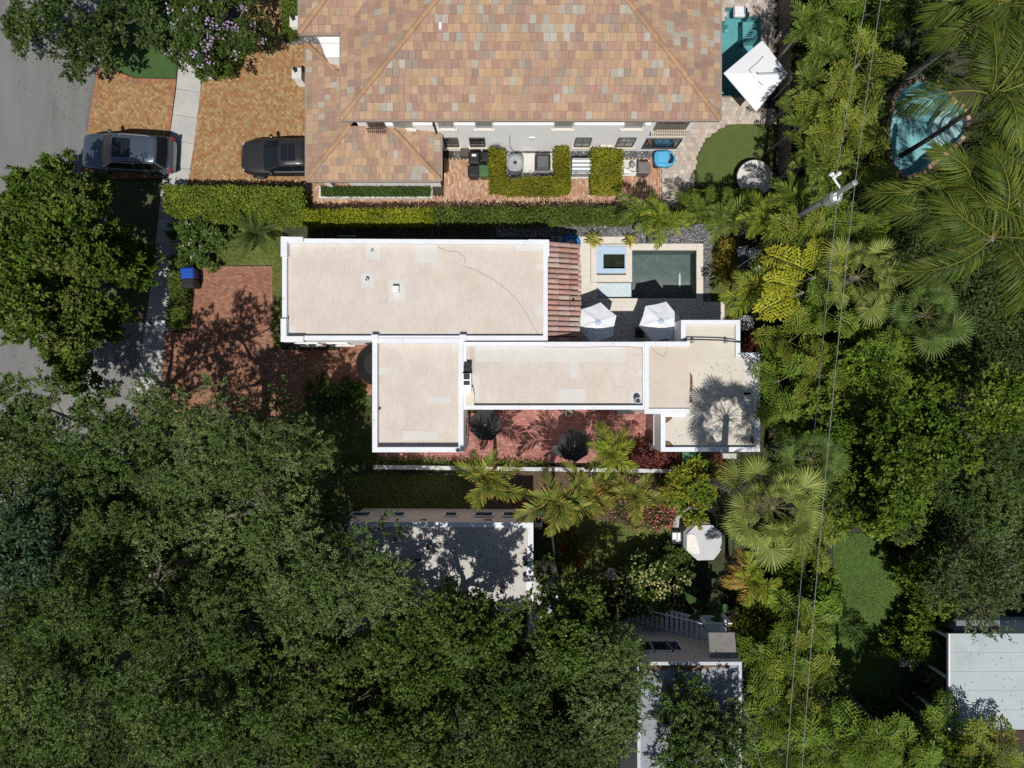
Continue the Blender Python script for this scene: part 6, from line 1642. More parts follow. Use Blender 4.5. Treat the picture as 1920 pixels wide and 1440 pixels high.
# ------------------------------------------------------------------ hedges
HB = [(.15, .22, .026), (.19, .25, .03), (.11, .17, .022), (.25, .29, .05)]
HY = [(.24, .27, .02), (.30, .32, .026), (.165, .21, .02)]
HD = [(.105, .155, .028), (.135, .18, .034), (.08, .125, .024)]
HO = [(.20, .205, .02), (.25, .245, .024), (.145, .16, .018)]
hedge('clipped_hedge', 'broad bright green clipped hedge along the orange forecourt', [(306, 348), (566, 352), (569, 412), (420, 412), (340, 406), (308, 396)], 1.5, 1, HB, .12, .07, 950, group='clipped hedges')
hedge('clipped_hedge', 'narrow yellow green hedge above the left half of the long roof', [(566, 394), (811, 391), (811, 413), (566, 414)], 1.5, 2, HY, .12, .07, 850, group='clipped hedges')
hedge('clipped_hedge', 'looser dull green hedge along the pink path, right half', [(811, 392), (1290, 391), (1292, 411), (811, 411)], 1.4, 3, HD, .16, .055, 700, jit=.10, group='clipped hedges')
hedge('clipped_hedge', 'short clipped hedge block below the round white trampoline', [(1291, 356), (1426, 356), (1430, 398), (1291, 398)], 1.8, 4, HB, .12, .07, 900, group='clipped hedges')
hedge('clipped_hedge', 'U shaped olive hedge wrapped round the two condensers', [(918, 279), (945, 280), (945, 336), (1042, 330), (1042, 276), (1066, 277), (1069, 352), (1040, 357), (952, 358), (944, 353), (920, 353)], 1.3, 5, HO, .10, .06, 1100, group='clipped hedges')
hedge('clipped_hedge', 'square olive hedge block between generator and pump', [(1111, 281), (1166, 281), (1165, 354), (1112, 354)], 1.3, 6, HO, .10, .06, 1100, group='clipped hedges')
hedge('clipped_hedge', 'dark hedge strip between pavement and red brick drive', [(316, 480), (344, 480), (352, 500), (346, 545), (341, 612), (312, 612), (318, 540)], 1.0, 7, HD, .10, .06, 900, group='clipped hedges')
hedge('low_planting', 'low grassy green planting in the white edged planter', [(604, 352), (806, 352), (806, 366), (604, 366)], .5, 8, [(.05, .10, .02), (.07, .12, .03)], .10, .035, 1200, cat='plants')
hedge('clipped_hedge', 'dark green hedge above the roof corner by the entry', [(525, -40), (561, -40), (561, 55), (545, 66), (528, 66)], .8, 9, HD, .10, .06, 900, group='clipped hedges')
hedge('myrtle_underplanting', 'dark low shrubs under the lilac flowered tree', [(386, 60), (450, 60), (453, 98), (445, 122), (426, 137), (400, 143), (388, 120)], .6, 10, HD, .10, .06, 800, cat='plants')
hedge('weedy_strip', 'low ragged green plants along the foot of the garden wall', [(640, 861), (850, 864), (1030, 868), (1030, 876), (640, 874)], .3, 11, [(.10, .16, .03), (.14, .19, .04), (.07, .11, .025)], .12, .05, 550, cat='plants', jit=.12)
hedge('ixora_border', 'pink and red flowering border on the mulch beside the garden wall', [(1120, 888), (1275, 890), (1268, 915), (1245, 985), (1190, 990), (1140, 960), (1105, 940), (1110, 905)], .5, 12, [(.07, .11, .03), (.10, .13, .04), (.09, .07, .035)], .12, .06, 420, cat='plants', jit=.13, flowers=([(.62, .24, .18), (.68, .40, .30), (.52, .14, .13)], 340, .08))
hedge('croton_patch', 'yellow and red speckled croton patch between the arching palms', [(1112, 912), (1150, 918), (1150, 948), (1125, 962), (1112, 940)], .6, 13, [(.30, .22, .03), (.36, .27, .08), (.12, .10, .03), (.28, .10, .04)], .12, .06, 500, cat='plants', jit=.12)
hedge('rose_bed', 'red flowering low plants left of the octagonal tub', [(1215, 950), (1262, 945), (1262, 985), (1226, 992)], .45, 14, [(.08, .11, .035), (.06, .09, .03)], .12, .06, 420, cat='plants', jit=.13, flowers=([(.55, .07, .10), (.60, .24, .20)], 200, .09))
hedge('maroon_cordylines', 'maroon leaved plants at the foot of the courtyard end wall', [(1178, 838), (1222, 830), (1240, 852), (1290, 856), (1290, 872), (1185, 872)], .7, 15, [(.13, .03, .03), (.075, .035, .025), (.17, .07, .05), (.22, .05, .05)], .17, .07, 420, cat='plants', jit=.12)
hedge('croton_hedge', 'yellow spotted croton bushes on the small lawn by the pool', [(1353, 455), (1374, 452), (1380, 490), (1384, 520), (1370, 530), (1354, 512), (1350, 490)], .9, 16, [(.17, .17, .02), (.26, .22, .03), (.09, .11, .02), (.36, .24, .05)], .13, .06, 650, cat='plants', jit=.10)
# tall weeds: leafy undergrowth filling the beds between the palms
def cover(name, label, poly_px, hts, n, seed, cols, L=.2, W=.09):
    rs = np.random.default_rng(seed); poly = PP(poly_px); xs = [p[0] for p in poly]; ys = [p[1] for p in poly]; pts = []
    while len(pts) < n:
        x, y = rs.uniform(min(xs), max(xs)), rs.uniform(min(ys), max(ys))
        if inside(poly, x, y): pts.append((x, y, rs.uniform(*hts)*(.6+.4*math.sin(x*1.3)*math.sin(y*1.7))))
    pts = np.array(pts); pts[:, 2] = np.maximum(pts[:, 2], .04); k = 9
    q = np.repeat(pts, k, 0)+rs.normal(size=(n*k, 3))*np.array([.18, .18, .12]); q[:, 2] = np.maximum(q[:, 2], .03); m = len(q)
    cc = np.asarray(cols); col = np.repeat(cc[rs.integers(0, len(cc), n)]*(1+rs.uniform(-.25, .25, (n, 1))), k, 0)*(1+rs.uniform(-.2, .2, (m, 1)))
    o = link(name, leaf_mesh(name, q, unit(rs.normal(size=(m, 3))*np.array([1, 1, .6])), unit(np.array([0, 0, 1])+rs.normal(size=(m, 3))*.6), L*rs.uniform(.7, 1.3, m), W*rs.uniform(.7, 1.3, m), col), mt['leaf'])
    tag(o, label, 'undergrowth', None, 'stuff')
UG = [(.05, .08, .022), (.065, .10, .026), (.08, .12, .03), (.045, .065, .02)]
cover('undergrowth', 'dark leafy undergrowth among the palms on the right', [(1466, -60), (1660, -60), (1660, 420), (1620, 640), (1640, 980), (1570, 990), (1440, 880), (1432, 640), (1440, 420), (1470, 330)], (.2, 1.3), 4200, 41, UG)
cover('undergrowth', 'dark leafy undergrowth around the curved pool', [(1830, -60), (1980, -60), (1980, 700), (1640, 640), (1640, 350), (1750, 340), (1840, 250)], (.2, 1.4), 3600, 42, UG)
cover('undergrowth', 'dark leafy undergrowth along the lower right hedge line', [(1400, 1040), (1540, 1010), (1530, 1200), (1510, 1330), (1780, 1370), (1780, 1500), (1395, 1500)], (.2, 1.3), 3600, 43, UG)
cover('leaf_carpet', 'green understorey plants under the oaks', [(-40, 820), (560, 880), (640, 960), (640, 1500), (-40, 1500)], (.2, 1.6), 5600, 44, UG, .22, .11)
cover('undergrowth', 'low shady plants at the lower end of the lawn', [(1510, 1300), (1690, 1320), (1790, 1230), (1790, 1420), (1510, 1420)], (.2, 1.2), 1500, 46, UG)
cover('undergrowth', 'dim understorey between the beige house and stair house', [(640, 1190), (900, 1200), (985, 1270), (1060, 1270), (1060, 1150), (1150, 1130), (1165, 1500), (640, 1500)], (.2, 1.2), 2600, 47, UG, .2, .1)
cover('undergrowth', 'dark leafy undergrowth beneath the big tree by the right edge', [(1640, 640), (1980, 640), (1980, 1120), (1720, 1160), (1640, 1000)], (.3, 1.2), 3600, 45, UG)

def grass(name, label, poly_px, n, seed, cols, z=.014):
    rs = np.random.default_rng(seed); poly = PP(poly_px); xs = [p[0] for p in poly]; ys = [p[1] for p in poly]; q = []
    while len(q) < n:
        x, y = rs.uniform(min(xs), max(xs)), rs.uniform(min(ys), max(ys))
        if inside(poly, x, y): q.append((x, y, z))
    q = np.array(q); m = len(q); cc = np.asarray(cols); c = cc[rs.integers(0, len(cc), m)]*(1+rs.uniform(-.3, .3, (m, 1)))*(1+.2*np.sin(q[:, 0:1]*1.7+seed)*np.sin(q[:, 1:2]*2.1))
    tag(link(name, leaf_mesh(name, q, unit(rs.normal(size=(m, 3))*np.array([1, 1, .25])+np.array([0, 0, .3])), unit(np.array([0, 0, 1.0])+rs.normal(size=(m, 3))*.5), rs.uniform(.05, .13, m), rs.uniform(.02, .045, m), c), mt['leaf']), label, 'grass', None, 'stuff')
GR = [(.15, .20, .04), (.18, .22, .05), (.12, .17, .03), (.22, .22, .08)]
grass('grass_tufts', 'uneven grass on the lower right lawn', [(1562, 1003), (1648, 1003), (1698, 1080), (1710, 1161), (1684, 1163), (1684, 1330), (1522, 1330), (1545, 1200), (1565, 1090)], 16000, 61, [(.10, .20, .035), (.13, .22, .04), (.085, .17, .03), (.17, .21, .06)])
grass('grass_tufts', 'short grass on the front lawn beside the white parapet', [(400, 425), (528, 425), (526, 655), (514, 652), (512, 496), (375, 496)], 8000, 62, GR)
grass('grass_tufts', 'grass on the small lawn beside the dark pool', [(1334, 440), (1380, 424), (1396, 520), (1392, 610), (1358, 610), (1342, 565), (1333, 540)], 6000, 63, GR)
grass('grass_tufts', 'thin grass on the shaded front lawn', [(482, 748), (572, 746), (697, 744), (712, 866), (560, 896), (430, 858)], 9000, 64, GR)
grass('grass_tufts', 'thin patchy grass on the side lawn', [(640, 892), (880, 888), (900, 948), (640, 955)], 6000, 65, GR)
grass('grass_tufts', 'mottled grass on the garden lawn', [(1040, 965), (1262, 990), (1255, 1078), (1150, 1116), (1056, 1096)], 9000, 66, GR)

# ------------------------------------------------------------------ broadleaf trees
G1 = 'live oaks'
tree('dark_leafy_tree', 'dark leafy tree overhanging the road at the upper left corner', 148, 8, 150, 92, 5.6, 3.0, 'dark', 201, 1.1)
LIL = [(.50, .36, .56), (.56, .42, .60), (.44, .30, .50)]
tree('crape_myrtle', 'crape myrtle with lilac flower heads beside the pavement', 383, 38, 98, 100, 5.4, 2.8, 'myrtle', 202, 1.15, flowers=(LIL, 42, .09, 12))
tree('verge_tree', 'big bright green tree on the verge at the left edge', 62, 490, 132, 208, 8.5, 4.0, 'green', 203, 1.75, gaps=((245, 295, 45),), low=.8)
tree('live_oak', 'olive green oak reaching up towards the red drive, topmost of the grove', 345, 802, 165, 116, 11.5, 4.5, 'oak', 210, .95, group=G1, gaps=((300, 805, 20), (395, 880, 26)))
tree('live_oak', 'oak at the left edge below the shaded road', 95, 850, 155, 130, 12, 4.5, 'oakd', 211, 1.25, group=G1)
tree('live_oak', 'olive oak spreading right over the shaded front lawn', 512, 860, 78, 76, 9.5, 4.0, 'oak', 212, 1.0, group=G1)
tree('live_oak', 'oak at the heart of the grove, palest crown', 430, 985, 195, 125, 11.0, 5.0, 'oak', 213, .95, group=G1, gaps=((360, 900, 24), (395, 935, 22)))
tree('blue_green_tree', 'blue green leaved tree at the left edge among the oaks', 28, 1025, 75, 85, 10.0, 4.0, 'blue', 214, .9)
tree('live_oak', 'oak left of the beige house with branches over its roof', 585, 1062, 98, 95, 11.5, 4.2, 'oak', 215, .92, group=G1)
tree('live_oak', 'oak in the lower left with brown twigs, between bluish tree and grove heart', 190, 1140, 165, 125, 10.5, 4.5, 'oakd', 216, 1.05, keep='a', group=G1)
tree('live_oak', 'olive oak at lower middle left of the grove', 470, 1180, 165, 110, 10.2, 4.5, 'oakd', 217, 1.05, keep='b', group=G1)
tree('live_oak', 'oak at the bottom left corner of the grove', 90, 1330, 155, 135, 10.5, 4.5, 'oakd', 218, share=(180, 'b'), group=G1)
tree('live_oak', 'dark oak at the bottom edge right of the corner one', 330, 1340, 155, 125, 10.5, 4.5, 'oakd', 219, share=(170, 'a'), group=G1)
tree('live_oak', 'olive oak leaning against the beige house from below left', 700, 1110, 78, 72, 10.0, 3.5, 'oak', 220, .9, group=G1)
tree('fig_tree', 'rounded bright leafed tree over the middle of the beige roof', 858, 1200, 90, 60, 11.0, 3.6, 'fig', 230, 1.15)
tree('fig_tree', 'bright leafed tree over the right corner of the beige house', 1062, 1192, 46, 62, 9.0, 3.2, 'fig', 231, 1.15)
tree('fig_tree', 'leafy tree standing below the rounded one over the beige house', 770, 1235, 100, 85, 8.5, 3.5, 'fig', 232, 1.0)
tree('fig_tree', 'dim leafy tree at the bottom between oaks and beige annex', 585, 1340, 130, 115, 9.0, 4.0, 'fig', 233, .95)
tree('fig_tree', 'dim leafy tree below the beige annex', 960, 1260, 95, 65, 7.5, 3.0, 'dark', 234, .95)
tree('fig_tree', 'leafy tree at the bottom edge below the annex', 830, 1380, 135, 85, 8.5, 3.5, 'fig', 235, .95)
tree('fig_tree', 'dark leafy tree at the bottom edge left of the stair house', 1045, 1395, 100, 85, 8.0, 3.5, 'dark', 236, .95)
tree('slender_oak', 'slender upright oak against the left side of the stair house', 1142, 1305, 42, 122, 9.5, 4.5, 'oak', 237, 1.1)
tree('roof_oak', 'grey green oak spreading over the stair house roof', 1305, 1400, 92, 74, 9.5, 3.2, 'oakd', 238, 1.3)
tree('yellow_blossom_shrub', 'round shrub with pale yellow leaf clusters above the outside stair', 1228, 1108, 82, 52, 3.0, 1.8, 'garden', 240, 1.1, cat='shrub', flowers=([(.45, .43, .20), (.36, .36, .14)], 80, .11, 10))
tree('fig_tree', 'dim leafy tree at the bottom edge between oak grove and rounded trees', 700, 1345, 95, 90, 8.0, 3.5, 'fig', 241, .95)
tree('live_oak', 'oak at the bottom edge left of the dim leafy trees', 465, 1345, 105, 100, 9.5, 4.0, 'oakd', 242, share=(5, 'b'), group=G1)
tree('live_oak', 'oak between the left edge trees above the corner, dark and low', 230, 985, 95, 75, 8.5, 3.5, 'oakd', 243, share=(190, 'b'), group=G1)
tree('live_oak', 'oak filling the left edge above the corner tree', 20, 1190, 100, 95, 9.5, 4.0, 'oakd', 244, share=(185, 'a'), group=G1)
tree('fig_tree', 'dark leafy tree right below the annex corner', 955, 1345, 80, 60, 7.0, 3.0, 'fig', 245, .95)
tree('fig_tree', 'leafy tree in the shade between annex and slender oak', 1085, 1310, 50, 60, 6.0, 2.8, 'dark', 246, .95)
tree('live_oak', 'small oak crown under the grove heart, left of the beige roof', 560, 1130, 95, 78, 9.0, 3.5, 'oakd', 247, share=(0, 'a'), group=G1)
tree('fig_tree', 'dim tree between the beige roof trees and grove', 640, 1215, 88, 72, 7.5, 3.2, 'oakd', 248, share=(175, 'a'))
G2 = 'large broadleaf trees on the right'
tree('broadleaf_tree', 'broad green crown in the middle of the right hand trees', 1700, 840, 135, 110, 9.5, 4.0, 'fresh', 250, 1.0, group=G2)
tree('broadleaf_tree', 'green crown at the right edge below the coconut palms', 1850, 770, 115, 105, 9.0, 4.0, 'fresh', 251, 1.0, group=G2)
tree('broadleaf_tree', 'green crown at the right edge, beside the dark cleft', 1860, 935, 105, 90, 9.0, 4.0, 'oakd', 252, 1.0, group=G2)
tree('broadleaf_tree', 'crown above the head of the lower right lawn', 1680, 952, 90, 76, 8.0, 3.5, 'fresh', 253, 1.0, group=G2)
tree('grey_green_tree', 'grey green fine leafed tree over the small white shed', 1835, 1095, 130, 95, 8.0, 3.5, 'grey', 254, 1.05)
tree('broadleaf_tree', 'leafy crown right of the wires under the fan palms', 1650, 690, 100, 62, 7.0, 3.0, 'fresh', 255, 1.0, group=G2)
tree('broadleaf_tree', 'smaller crown between the two wires left of the broad one', 1535, 800, 62, 72, 6.0, 3.0, 'fresh', 256, .95, group=G2)
tree('broadleaf_tree', 'low leafy crown at the lawn edge beside the concrete path', 1768, 1105, 48, 42, 5.0, 2.5, 'fresh', 257, 1.0, group=G2)
tree('broadleaf_tree', 'tree at the bottom edge that shades the end of the lawn', 1715, 1492, 95, 75, 8.0, 3.5, 'oakd', 272, 1.1, group=G2)
tree('broadleaf_tree', 'tree at the bottom edge below the pale roof corner', 1800, 1500, 85, 70, 8.0, 3.5, 'fresh', 273, 1.1, group=G2)
tree('dark_leafy_tree', 'dark tree at the top edge behind the coconut palms', 1760, 20, 130, 85, 6.0, 3.0, 'dark', 258, 1.0)
tree('dark_leafy_tree', 'dark tree between the wires and the curved pool', 1622, 175, 38, 100, 4.5, 2.5, 'dark', 259, .9)
tree('lime_shrub', 'lime yellow bushy shrub below the garden wall end', 1292, 925, 55, 50, 2.6, 1.6, 'lime', 260, 1.25, cat='shrub')
tree('gardenia_shrub', 'pale green shrub with white flowers at the pavement bend', 372, 448, 46, 50, 2.2, 1.5, 'garden', 261, 1.25, cat='shrub', flowers=([(.75, .75, .70)], 12, .05, 6))
tree('glossy_shrub', 'glossy deep green shrub right of the wires above the lawn', 1505, 1110, 62, 88, 4.0, 2.2, 'fresh', 262, 1.0, cat='shrub')
tree('glossy_shrub', 'yellowish glossy shrub beside the stair house canopy', 1430, 1165, 48, 52, 3.6, 2.0, 'lime', 263, .9, cat='shrub', scale=1.1)
tree('orange_leaf_shrub', 'orange leaved shrub beside the beige house annex', 1068, 1042, 20, 42, 1.5, 1.0, 'croton', 264, 1.1, cat='shrub')
tree('garden_bush', 'green bush between octagonal tub and yellow clustered shrub', 1265, 1055, 28, 22, 1.6, 1.0, 'garden', 266, 1.0, cat='shrub')
tree('lane_shrub', 'leafy shrub at the path end beside the pale roof', 1754, 1204, 30, 34, 3.0, 1.8, 'fresh', 267, .95, cat='shrub')
tree('entry_shrub', 'small shrub on the entry path edge left of the awning', 612, 741, 16, 15, .9, .7, 'garden', 268, 1.1, cat='shrub', scale=.8)
tree('entry_shrub', 'small shrub on the entry path edge nearest the awning', 656, 738, 17, 15, .9, .7, 'garden', 269, 1.1, cat='shrub', scale=.8)
tree('maroon_shrub', 'maroon shrub in the gap between the end block and fan palm', 1345, 882, 26, 20, 1.3, .9, 'maroon', 270, 1.0, cat='shrub')
tree('brown_shrub', 'brownish shrub below the pale oval condenser', 1412, 640, 16, 20, 1.0, .7, 'maroon', 271, 1.0, cat='shrub')

# ------------------------------------------------------------------ palms
GC = 'coconut palms'
palm('coconut_palm', 'coconut palm leaning over the curved pool on a bare trunk', 1858, 180, 10.5, 'coco', 9, 301, base=(1690, 292), pitch=(-10, 45), az=(187, 104, 70, 35, 5, -30, -62, 128, -85), tr=.11, sc=.9, bow=.2, group=GC)
palm('coconut_palm', 'coconut palm in the upper right corner', 1875, 10, 10.5, 'coco', 9, 302, pitch=(-10, 45), tr=.15, sc=.9, group=GC)
palm('coconut_palm', 'coconut palm right below the curved pool', 1800, 338, 10.0, 'coco', 9, 303, pitch=(-10, 40), az=(184, 203, 218, 243, 272, 300, 332, 5, 168), tr=.15, sc=.9, group=GC)
palm('coconut_palm', 'lowest coconut palm of the group by the right edge', 1862, 445, 10.0, 'coco', 10, 304, pitch=(-10, 45), tr=.15, sc=.9, group=GC)
palm('coconut_palm', 'coconut palm cut by the right edge beside the metal frame', 1935, 300, 10.0, 'coco', 8, 305, pitch=(-8, 45), tr=.15, sc=.9, group=GC)
palm('fan_palm', 'tall pale fan palm with a round head below the white house end', 1448, 952, 10.6, 'fan', 28, 310, pitch=(-35, 72), tr=.17, sc=.95, part='fan_leaf')
palm('fan_palm', 'grey green fan palm between the wires above the big trees', 1607, 520, 7.0, 'fan', 17, 311, pitch=(-15, 65), tr=.14, sc=.85, part='fan_leaf')
palm('fan_palm', 'dark fan palm at the foot of the coconut palms', 1735, 590, 5.5, 'fand', 16, 312, pitch=(-10, 65), tr=.12, sc=1.15, part='fan_leaf')
palm('fan_palm', 'dark narrow leafed fan palm tucked above the pale one', 1520, 862, 6.0, 'fand', 18, 313, pitch=(-15, 65), tr=.11, sc=.95, part='fan_leaf')
GA = 'small feather palms'
palm('feather_palm', 'feather palm over the hedge above the spa', 1208, 405, 3.2, 'arecad', 8, 320, pitch=(5, 50), tr=.06, sc=.85, group=GA, shaft=True)
palm('feather_palm', 'feather palm over the hedge above the dark pool', 1240, 420, 3.4, 'areca', 9, 321, pitch=(0, 50), tr=.06, sc=.85, group=GA, shaft=True)
palm('feather_palm', 'green feather palm in front of the clipped hedge block', 1318, 402, 3.2, 'arecad', 8, 322, pitch=(5, 55), tr=.06, sc=.85, group=GA, shaft=True)
palm('feather_palm', 'feather palm at the top of the small pool lawn', 1358, 408, 3.3, 'arecad', 9, 323, pitch=(0, 55), tr=.06, sc=.95, group=GA, shaft=True)
palm('feather_palm', 'yellow feather palm leaning over the white garden chairs', 1428, 415, 4.2, 'areca', 11, 324, pitch=(0, 55), tr=.07, sc=.95, group=GA, shaft=True)
palm('feather_palm', 'yellow green feather palm between lawn and the pale oval condenser', 1408, 545, 3.6, 'areca', 12, 325, pitch=(0, 55), tr=.07, sc=1.0, group=GA, shaft=True)
palm('feather_palm', 'bright yellow green palm at the edge of the courtyard', 1140, 846, 3.6, 'areca', 15, 326, pitch=(0, 65), tr=.07, sc=.95, group=GA, shaft=True)
GB = 'arching palms in the garden bed'
palm('arching_palm', 'arching palm with orange tips above the side lawn', 918, 896, 4.6, 'bottle', 11, 330, pitch=(5, 60), tr=.10, sc=1.15, group=GB, shaft=True)
palm('arching_palm', 'widest arching palm, beside the beige house corner', 1042, 940, 4.8, 'bottle', 11, 331, pitch=(5, 60), tr=.10, sc=1.2, group=GB, shaft=True)
palm('arching_palm', 'arching palm just left of the croton patch', 1092, 925, 4.6, 'bottle', 8, 332, pitch=(5, 60), tr=.10, sc=1.05, group=GB, shaft=True)
palm('arching_palm', 'golden tipped arching palm beside the pink border', 1186, 926, 4.2, 'bottle', 6, 333, pitch=(5, 50), tr=.09, sc=.95, group=GB, shaft=True, extra=(('gold', 2, 5),))
palm('golden_palm', 'orange gold palm above the stair house canopy', 1408, 1085, 4.5, 'areca', 7, 334, pitch=(10, 55), tr=.09, sc=.95, shaft=True, extra=(('gold', 6, 0),))
palm('cycad', 'spreading green cycad on the front lawn beside the white parapet', 480, 440, .9, 'cycad', 20, 335, pitch=(0, 50), tr=.10, sc=1.1, cat='cycad', part='leaf')
GFT = 'fishtail palms along the boundary'
fts = [
 (1512, 45, 5.5, 'arecad', 9, 'feathery palm at the top edge beside the timber fence'),
 (1540, 20, 5.5, 'fish', 8, 'green fishtail palm at the top edge left of the wires'),
 (1540, 105, 5.2, 'arecad', 10, 'upright feathery palm right of the square white parasol'),
 (1512, 165, 5.2, 'arecad', 9, 'feathery palm just right of the square white parasol'),
 (1508, 228, 5.0, 'arecad', 10, 'feathery palm right of the putting turf'),
 (1555, 205, 5.6, 'fisho', 8, 'olive fishtail palm left of the first wire'),
 (1575, 258, 5.6, 'fisho', 8, 'olive fishtail palm crossed by the wires above the pole'),
 (1610, 120, 5.6, 'fisho', 7, 'olive fishtail palm crossed by both wires near the top'),
 (1625, 28, 5.4, 'fish', 8, 'bright fishtail palm between the wires at the top edge'),
 (1612, 305, 5.2, 'fisho', 7, 'olive fishtail palm at the left rim of the curved pool'),
 (1518, 300, 4.8, 'arecad', 10, 'feathery palm right of the round white trampoline'),
 (1482, 372, 4.6, 'arecad', 13, 'feathery palm in front of the utility pole foot'),
 (1545, 318, 5.0, 'arecad', 9, 'feathery palm beside the upper end of the pole shaft'),
 (1545, 420, 5.2, 'fish', 9, 'fishtail palm right below the pole transformer'),
 (1600, 430, 5.0, 'fish', 8, 'fishtail palm right of the wires below the pole'),
 (1500, 455, 5.4, 'fisho', 8, 'olive fishtail palm right of the white garden chairs'),
 (1505, 548, 5.8, 'fishy', 2, 'bright yellow fishtail palm, the lower of two'),
 (1528, 520, 6.0, 'fishy', 3, 'bright yellow fishtail palm, the upper of two'),
 (1548, 585, 5.2, 'fish', 7, 'fishtail palm left of the wire below the yellow pair'),
 (1480, 640, 4.8, 'fisho', 7, 'dim olive fishtail palm above the end block corner'),
 (1460, 715, 4.8, 'fish', 9, 'fishtail palm touching the right end of the white house'),
 (1535, 705, 5.4, 'fisho', 6, 'olive fishtail palm with brown dead leaves'),
 (1600, 705, 5.4, 'fish', 8, 'bright fishtail palm right of the wire beside the dead leaves'),
 (1640, 690, 5.4, 'fish', 8, 'bright fishtail palm, rightmost of those below the fan palm'),
 (1480, 790, 4.0, 'fish', 6, 'dark fishtail palm by the lower right corner of the white house'),
 (1520, 1010, 4.2, 'fisho', 7, 'yellow green fishtail palm right under the pale fan palm'),
 (1508, 1165, 4.6, 'fish', 8, 'green fishtail palm at the left rim of the lower right lawn'),
 (1500, 1225, 4.8, 'fisho', 8, 'olive fishtail palm right of the stair house'),
 (1445, 1240, 4.6, 'fish', 8, 'green fishtail palm against the stair house corner'),
 (1500, 1275, 4.8, 'fisho', 7, 'olive fishtail palm casting shade on the lower right lawn'),
 (1450, 1330, 4.8, 'fish', 8, 'green fishtail palm along the stair house side, middle'),
 (1515, 1345, 4.6, 'fish', 8, 'green fishtail palm between the wires near the bottom'),
 (1465, 1415, 5.0, 'fish', 8, 'green fishtail palm left of the wires at the bottom edge'),
 (1560, 1408, 7.0, 'fish', 8, 'fishtail palm right of the wires at the bottom edge'),
 (1625, 1388, 7.5, 'fish', 8, 'fishtail palm below the dark end of the lawn'),
 (1690, 1405, 7.0, 'fish', 8, 'fishtail palm at the bottom edge under the concrete path'),
 (1760, 1370, 4.2, 'fish', 7, 'fishtail palm left of the pale roof lower corner'),
 (1800, 1415, 4.8, 'fisho', 9, 'olive fishtail palm below the pale roof'),
 (1865, 1430, 4.8, 'fisho', 9, 'yellowish fishtail palm in the lower right corner'),
]
for i, (a, c, z, k, n_, lb) in enumerate(fts):
    palm('feather_palm' if k == 'arecad' else 'fishtail_palm', lb, a, c, z, k, n_ if k in ('arecad', 'fishy') else max(5, n_-2), 400+i, az=((205, 168) if n_ == 2 else (150, 95, 45)) if k == 'fishy' else None, pitch=(-5, 55), tr=.08, sc=.84 if k != 'fishy' else .82, group=GFT if k != 'arecad' else 'small feather palms', extra=(('dead', 2, -25),) if 'dead' in lb else None, part='leaf' if k != 'arecad' else 'frond')
# spiky yellow bromeliads by the spa, and a few near the pale roof
sp = [strap('strap_leaf', .62, .045, [(.42, .36, .05)], 1), strap('strap_leaf', .62, .045, [(.16, .20, .04)], 2), strap('strap_leaf', .55, .05, [(.46, .40, .10)], 3)]
sp2 = [strap('strap_leaf', .7, .06, [(.07, .12, .03)], 4), strap('strap_leaf', .7, .06, [(.22, .22, .05)], 5)]
bl = [strap('banana_leaf', 1.5, .26, [(.05, .10, .03)], 6), strap('banana_leaf', 1.3, .24, [(.06, .12, .04)], 7)]
def rosette(name, label, px_, py_, z, meshes, n, seed, sc=1.0, cat='plant', group=None):
    r_ = random.Random(seed); q = P(px_, py_, z); t = thing(name, label, cat, (q[0], q[1], 0), 0, group)
    MB().lathe((q[0], q[1], 0), [(.1, 0), (.08, z*.6+.02), (.03, z+.02)], 8).build('stem', mt['bark'], t)
    for i in range(n):
        o = link('leaf', r_.choice(meshes), mt['frond'], t); a = i*2.39996; s = sc*r_.uniform(.8, 1.15)
        o.location = (0, 0, z); o.rotation_euler = (r_.uniform(-.2, .2), -R(-10+60*i/n+r_.uniform(-6, 6)), a); o.scale = (s, s, s)
rosette('spiky_plant', 'yellow striped spiky plant at the left corner of the spa', 1113, 452, .35, sp, 26, 1, 1.0)
rosette('spiky_plant', 'yellow striped spiky plant at the right corner of the spa', 1180, 452, .35, sp, 22, 2, .8)
rosette('rosette_plant', 'yellow rosette plant beside the pale roof, uppermost', 1722, 1158, 1.0, sp2, 18, 3, .8)
rosette('rosette_plant', 'yellow rosette plant beside the pale roof, nearest the path', 1722, 1180, 1.0, sp2, 18, 4, .8)
rosette('rosette_plant', 'broad leafed rosette right of the concrete path end', 1748, 1225, 1.2, sp2, 16, 5, 1.1)
rosette('rosette_plant', 'pale rosette plant in the shade below the path', 1748, 1272, 1.2, sp2, 18, 6, .9)
rosette('courtyard_fern', 'leafy clump between parasol and courtyard wall', 896, 772, .5, sp, 14, 8, .8)
rosette('banana_clump', 'dark banana leaves hanging over the top of the outside stair', 1318, 1140, 2.2, bl, 6, 7, 1.0)
rosette('potted_succulent', 'pale green rosette in the small pot against the wall', 1066, 775, .4, sp2, 14, 9, .25)

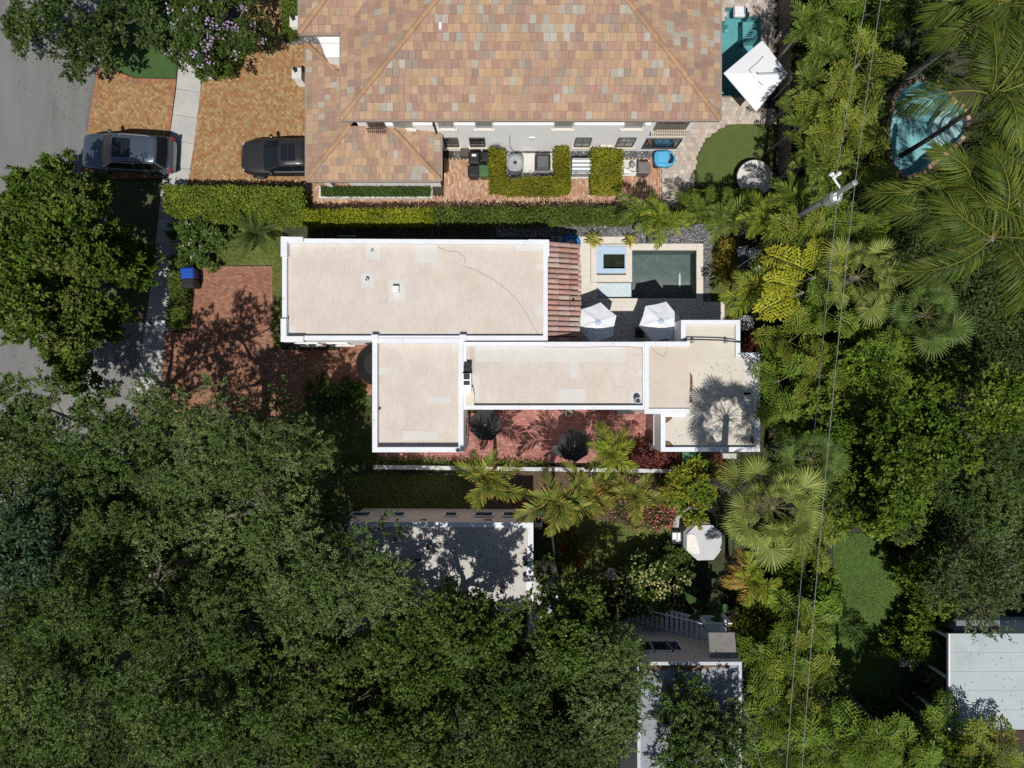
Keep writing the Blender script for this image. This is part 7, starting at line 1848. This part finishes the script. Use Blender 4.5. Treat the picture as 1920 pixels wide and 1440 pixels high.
# fallen leaves lying about on hard surfaces
def litter(label, poly_px, z, n, seed):
    rs = np.random.default_rng(seed); poly = PP(poly_px, z); xs = [p[0] for p in poly]; ys = [p[1] for p in poly]; q = []
    c0 = [(rs.uniform(min(xs), max(xs)), rs.uniform(min(ys), max(ys))) for _ in range(9)]
    while len(q) < n:
        if rs.uniform() < .6: a = c0[rs.integers(0, 9)]; x, y = a[0]+rs.normal()*.5, a[1]+rs.normal()*.5
        else: x, y = rs.uniform(min(xs), max(xs)), rs.uniform(min(ys), max(ys))
        if inside(poly, x, y): q.append((x, y, z+.008))
    q = np.array(q); m = len(q); cc = np.array([(.16, .10, .05), (.22, .16, .07), (.10, .07, .04), (.13, .13, .05)])
    tag(link('fallen_leaves', leaf_mesh('fallen_leaves', q, unit(rs.normal(size=(m, 3))*np.array([1, 1, .08])), unit(np.array([0, 0, 1.0])+rs.normal(size=(m, 3))*.12), rs.uniform(.05, .11, m), rs.uniform(.03, .05, m), cc[rs.integers(0, 4, m)]), mt['leaf']), label, 'leaves', None, 'stuff')
litter('fallen leaves on the road and apron below the verge tree', [(0, 560), (110, 600), (300, 625), (300, 760), (0, 770)], .014, 500, 71)
litter('fallen leaves on the road by the upper left tree', [(20, 60), (180, 110), (160, 250), (30, 200)], .004, 160, 72)
litter('fallen leaves on the red brick drive', [(315, 640), (505, 560), (565, 700), (540, 760), (310, 780)], .036, 380, 73)
litter('fallen leaves on the beige house roof', [(665, 990), (985, 992), (985, 1110), (665, 1110)], 3.70, 420, 74)
litter('fallen leaves on the stair house roof', [(1210, 1250), (1380, 1250), (1380, 1440), (1210, 1440)], 5.80, 420, 75)
litter('fallen leaves on the courtyard bricks', [(885, 800), (1215, 790), (1215, 850), (885, 858)], .036, 260, 76)
litter('fallen leaves on the pale flat roof', [(1785, 1195), (1918, 1195), (1918, 1364), (1785, 1364)], 3.61, 45, 77)
litter('fallen leaves on the end roof of the white house', [(1300, 680), (1412, 680), (1412, 835), (1255, 835), (1255, 790), (1300, 780)], 3.60, 130, 78)
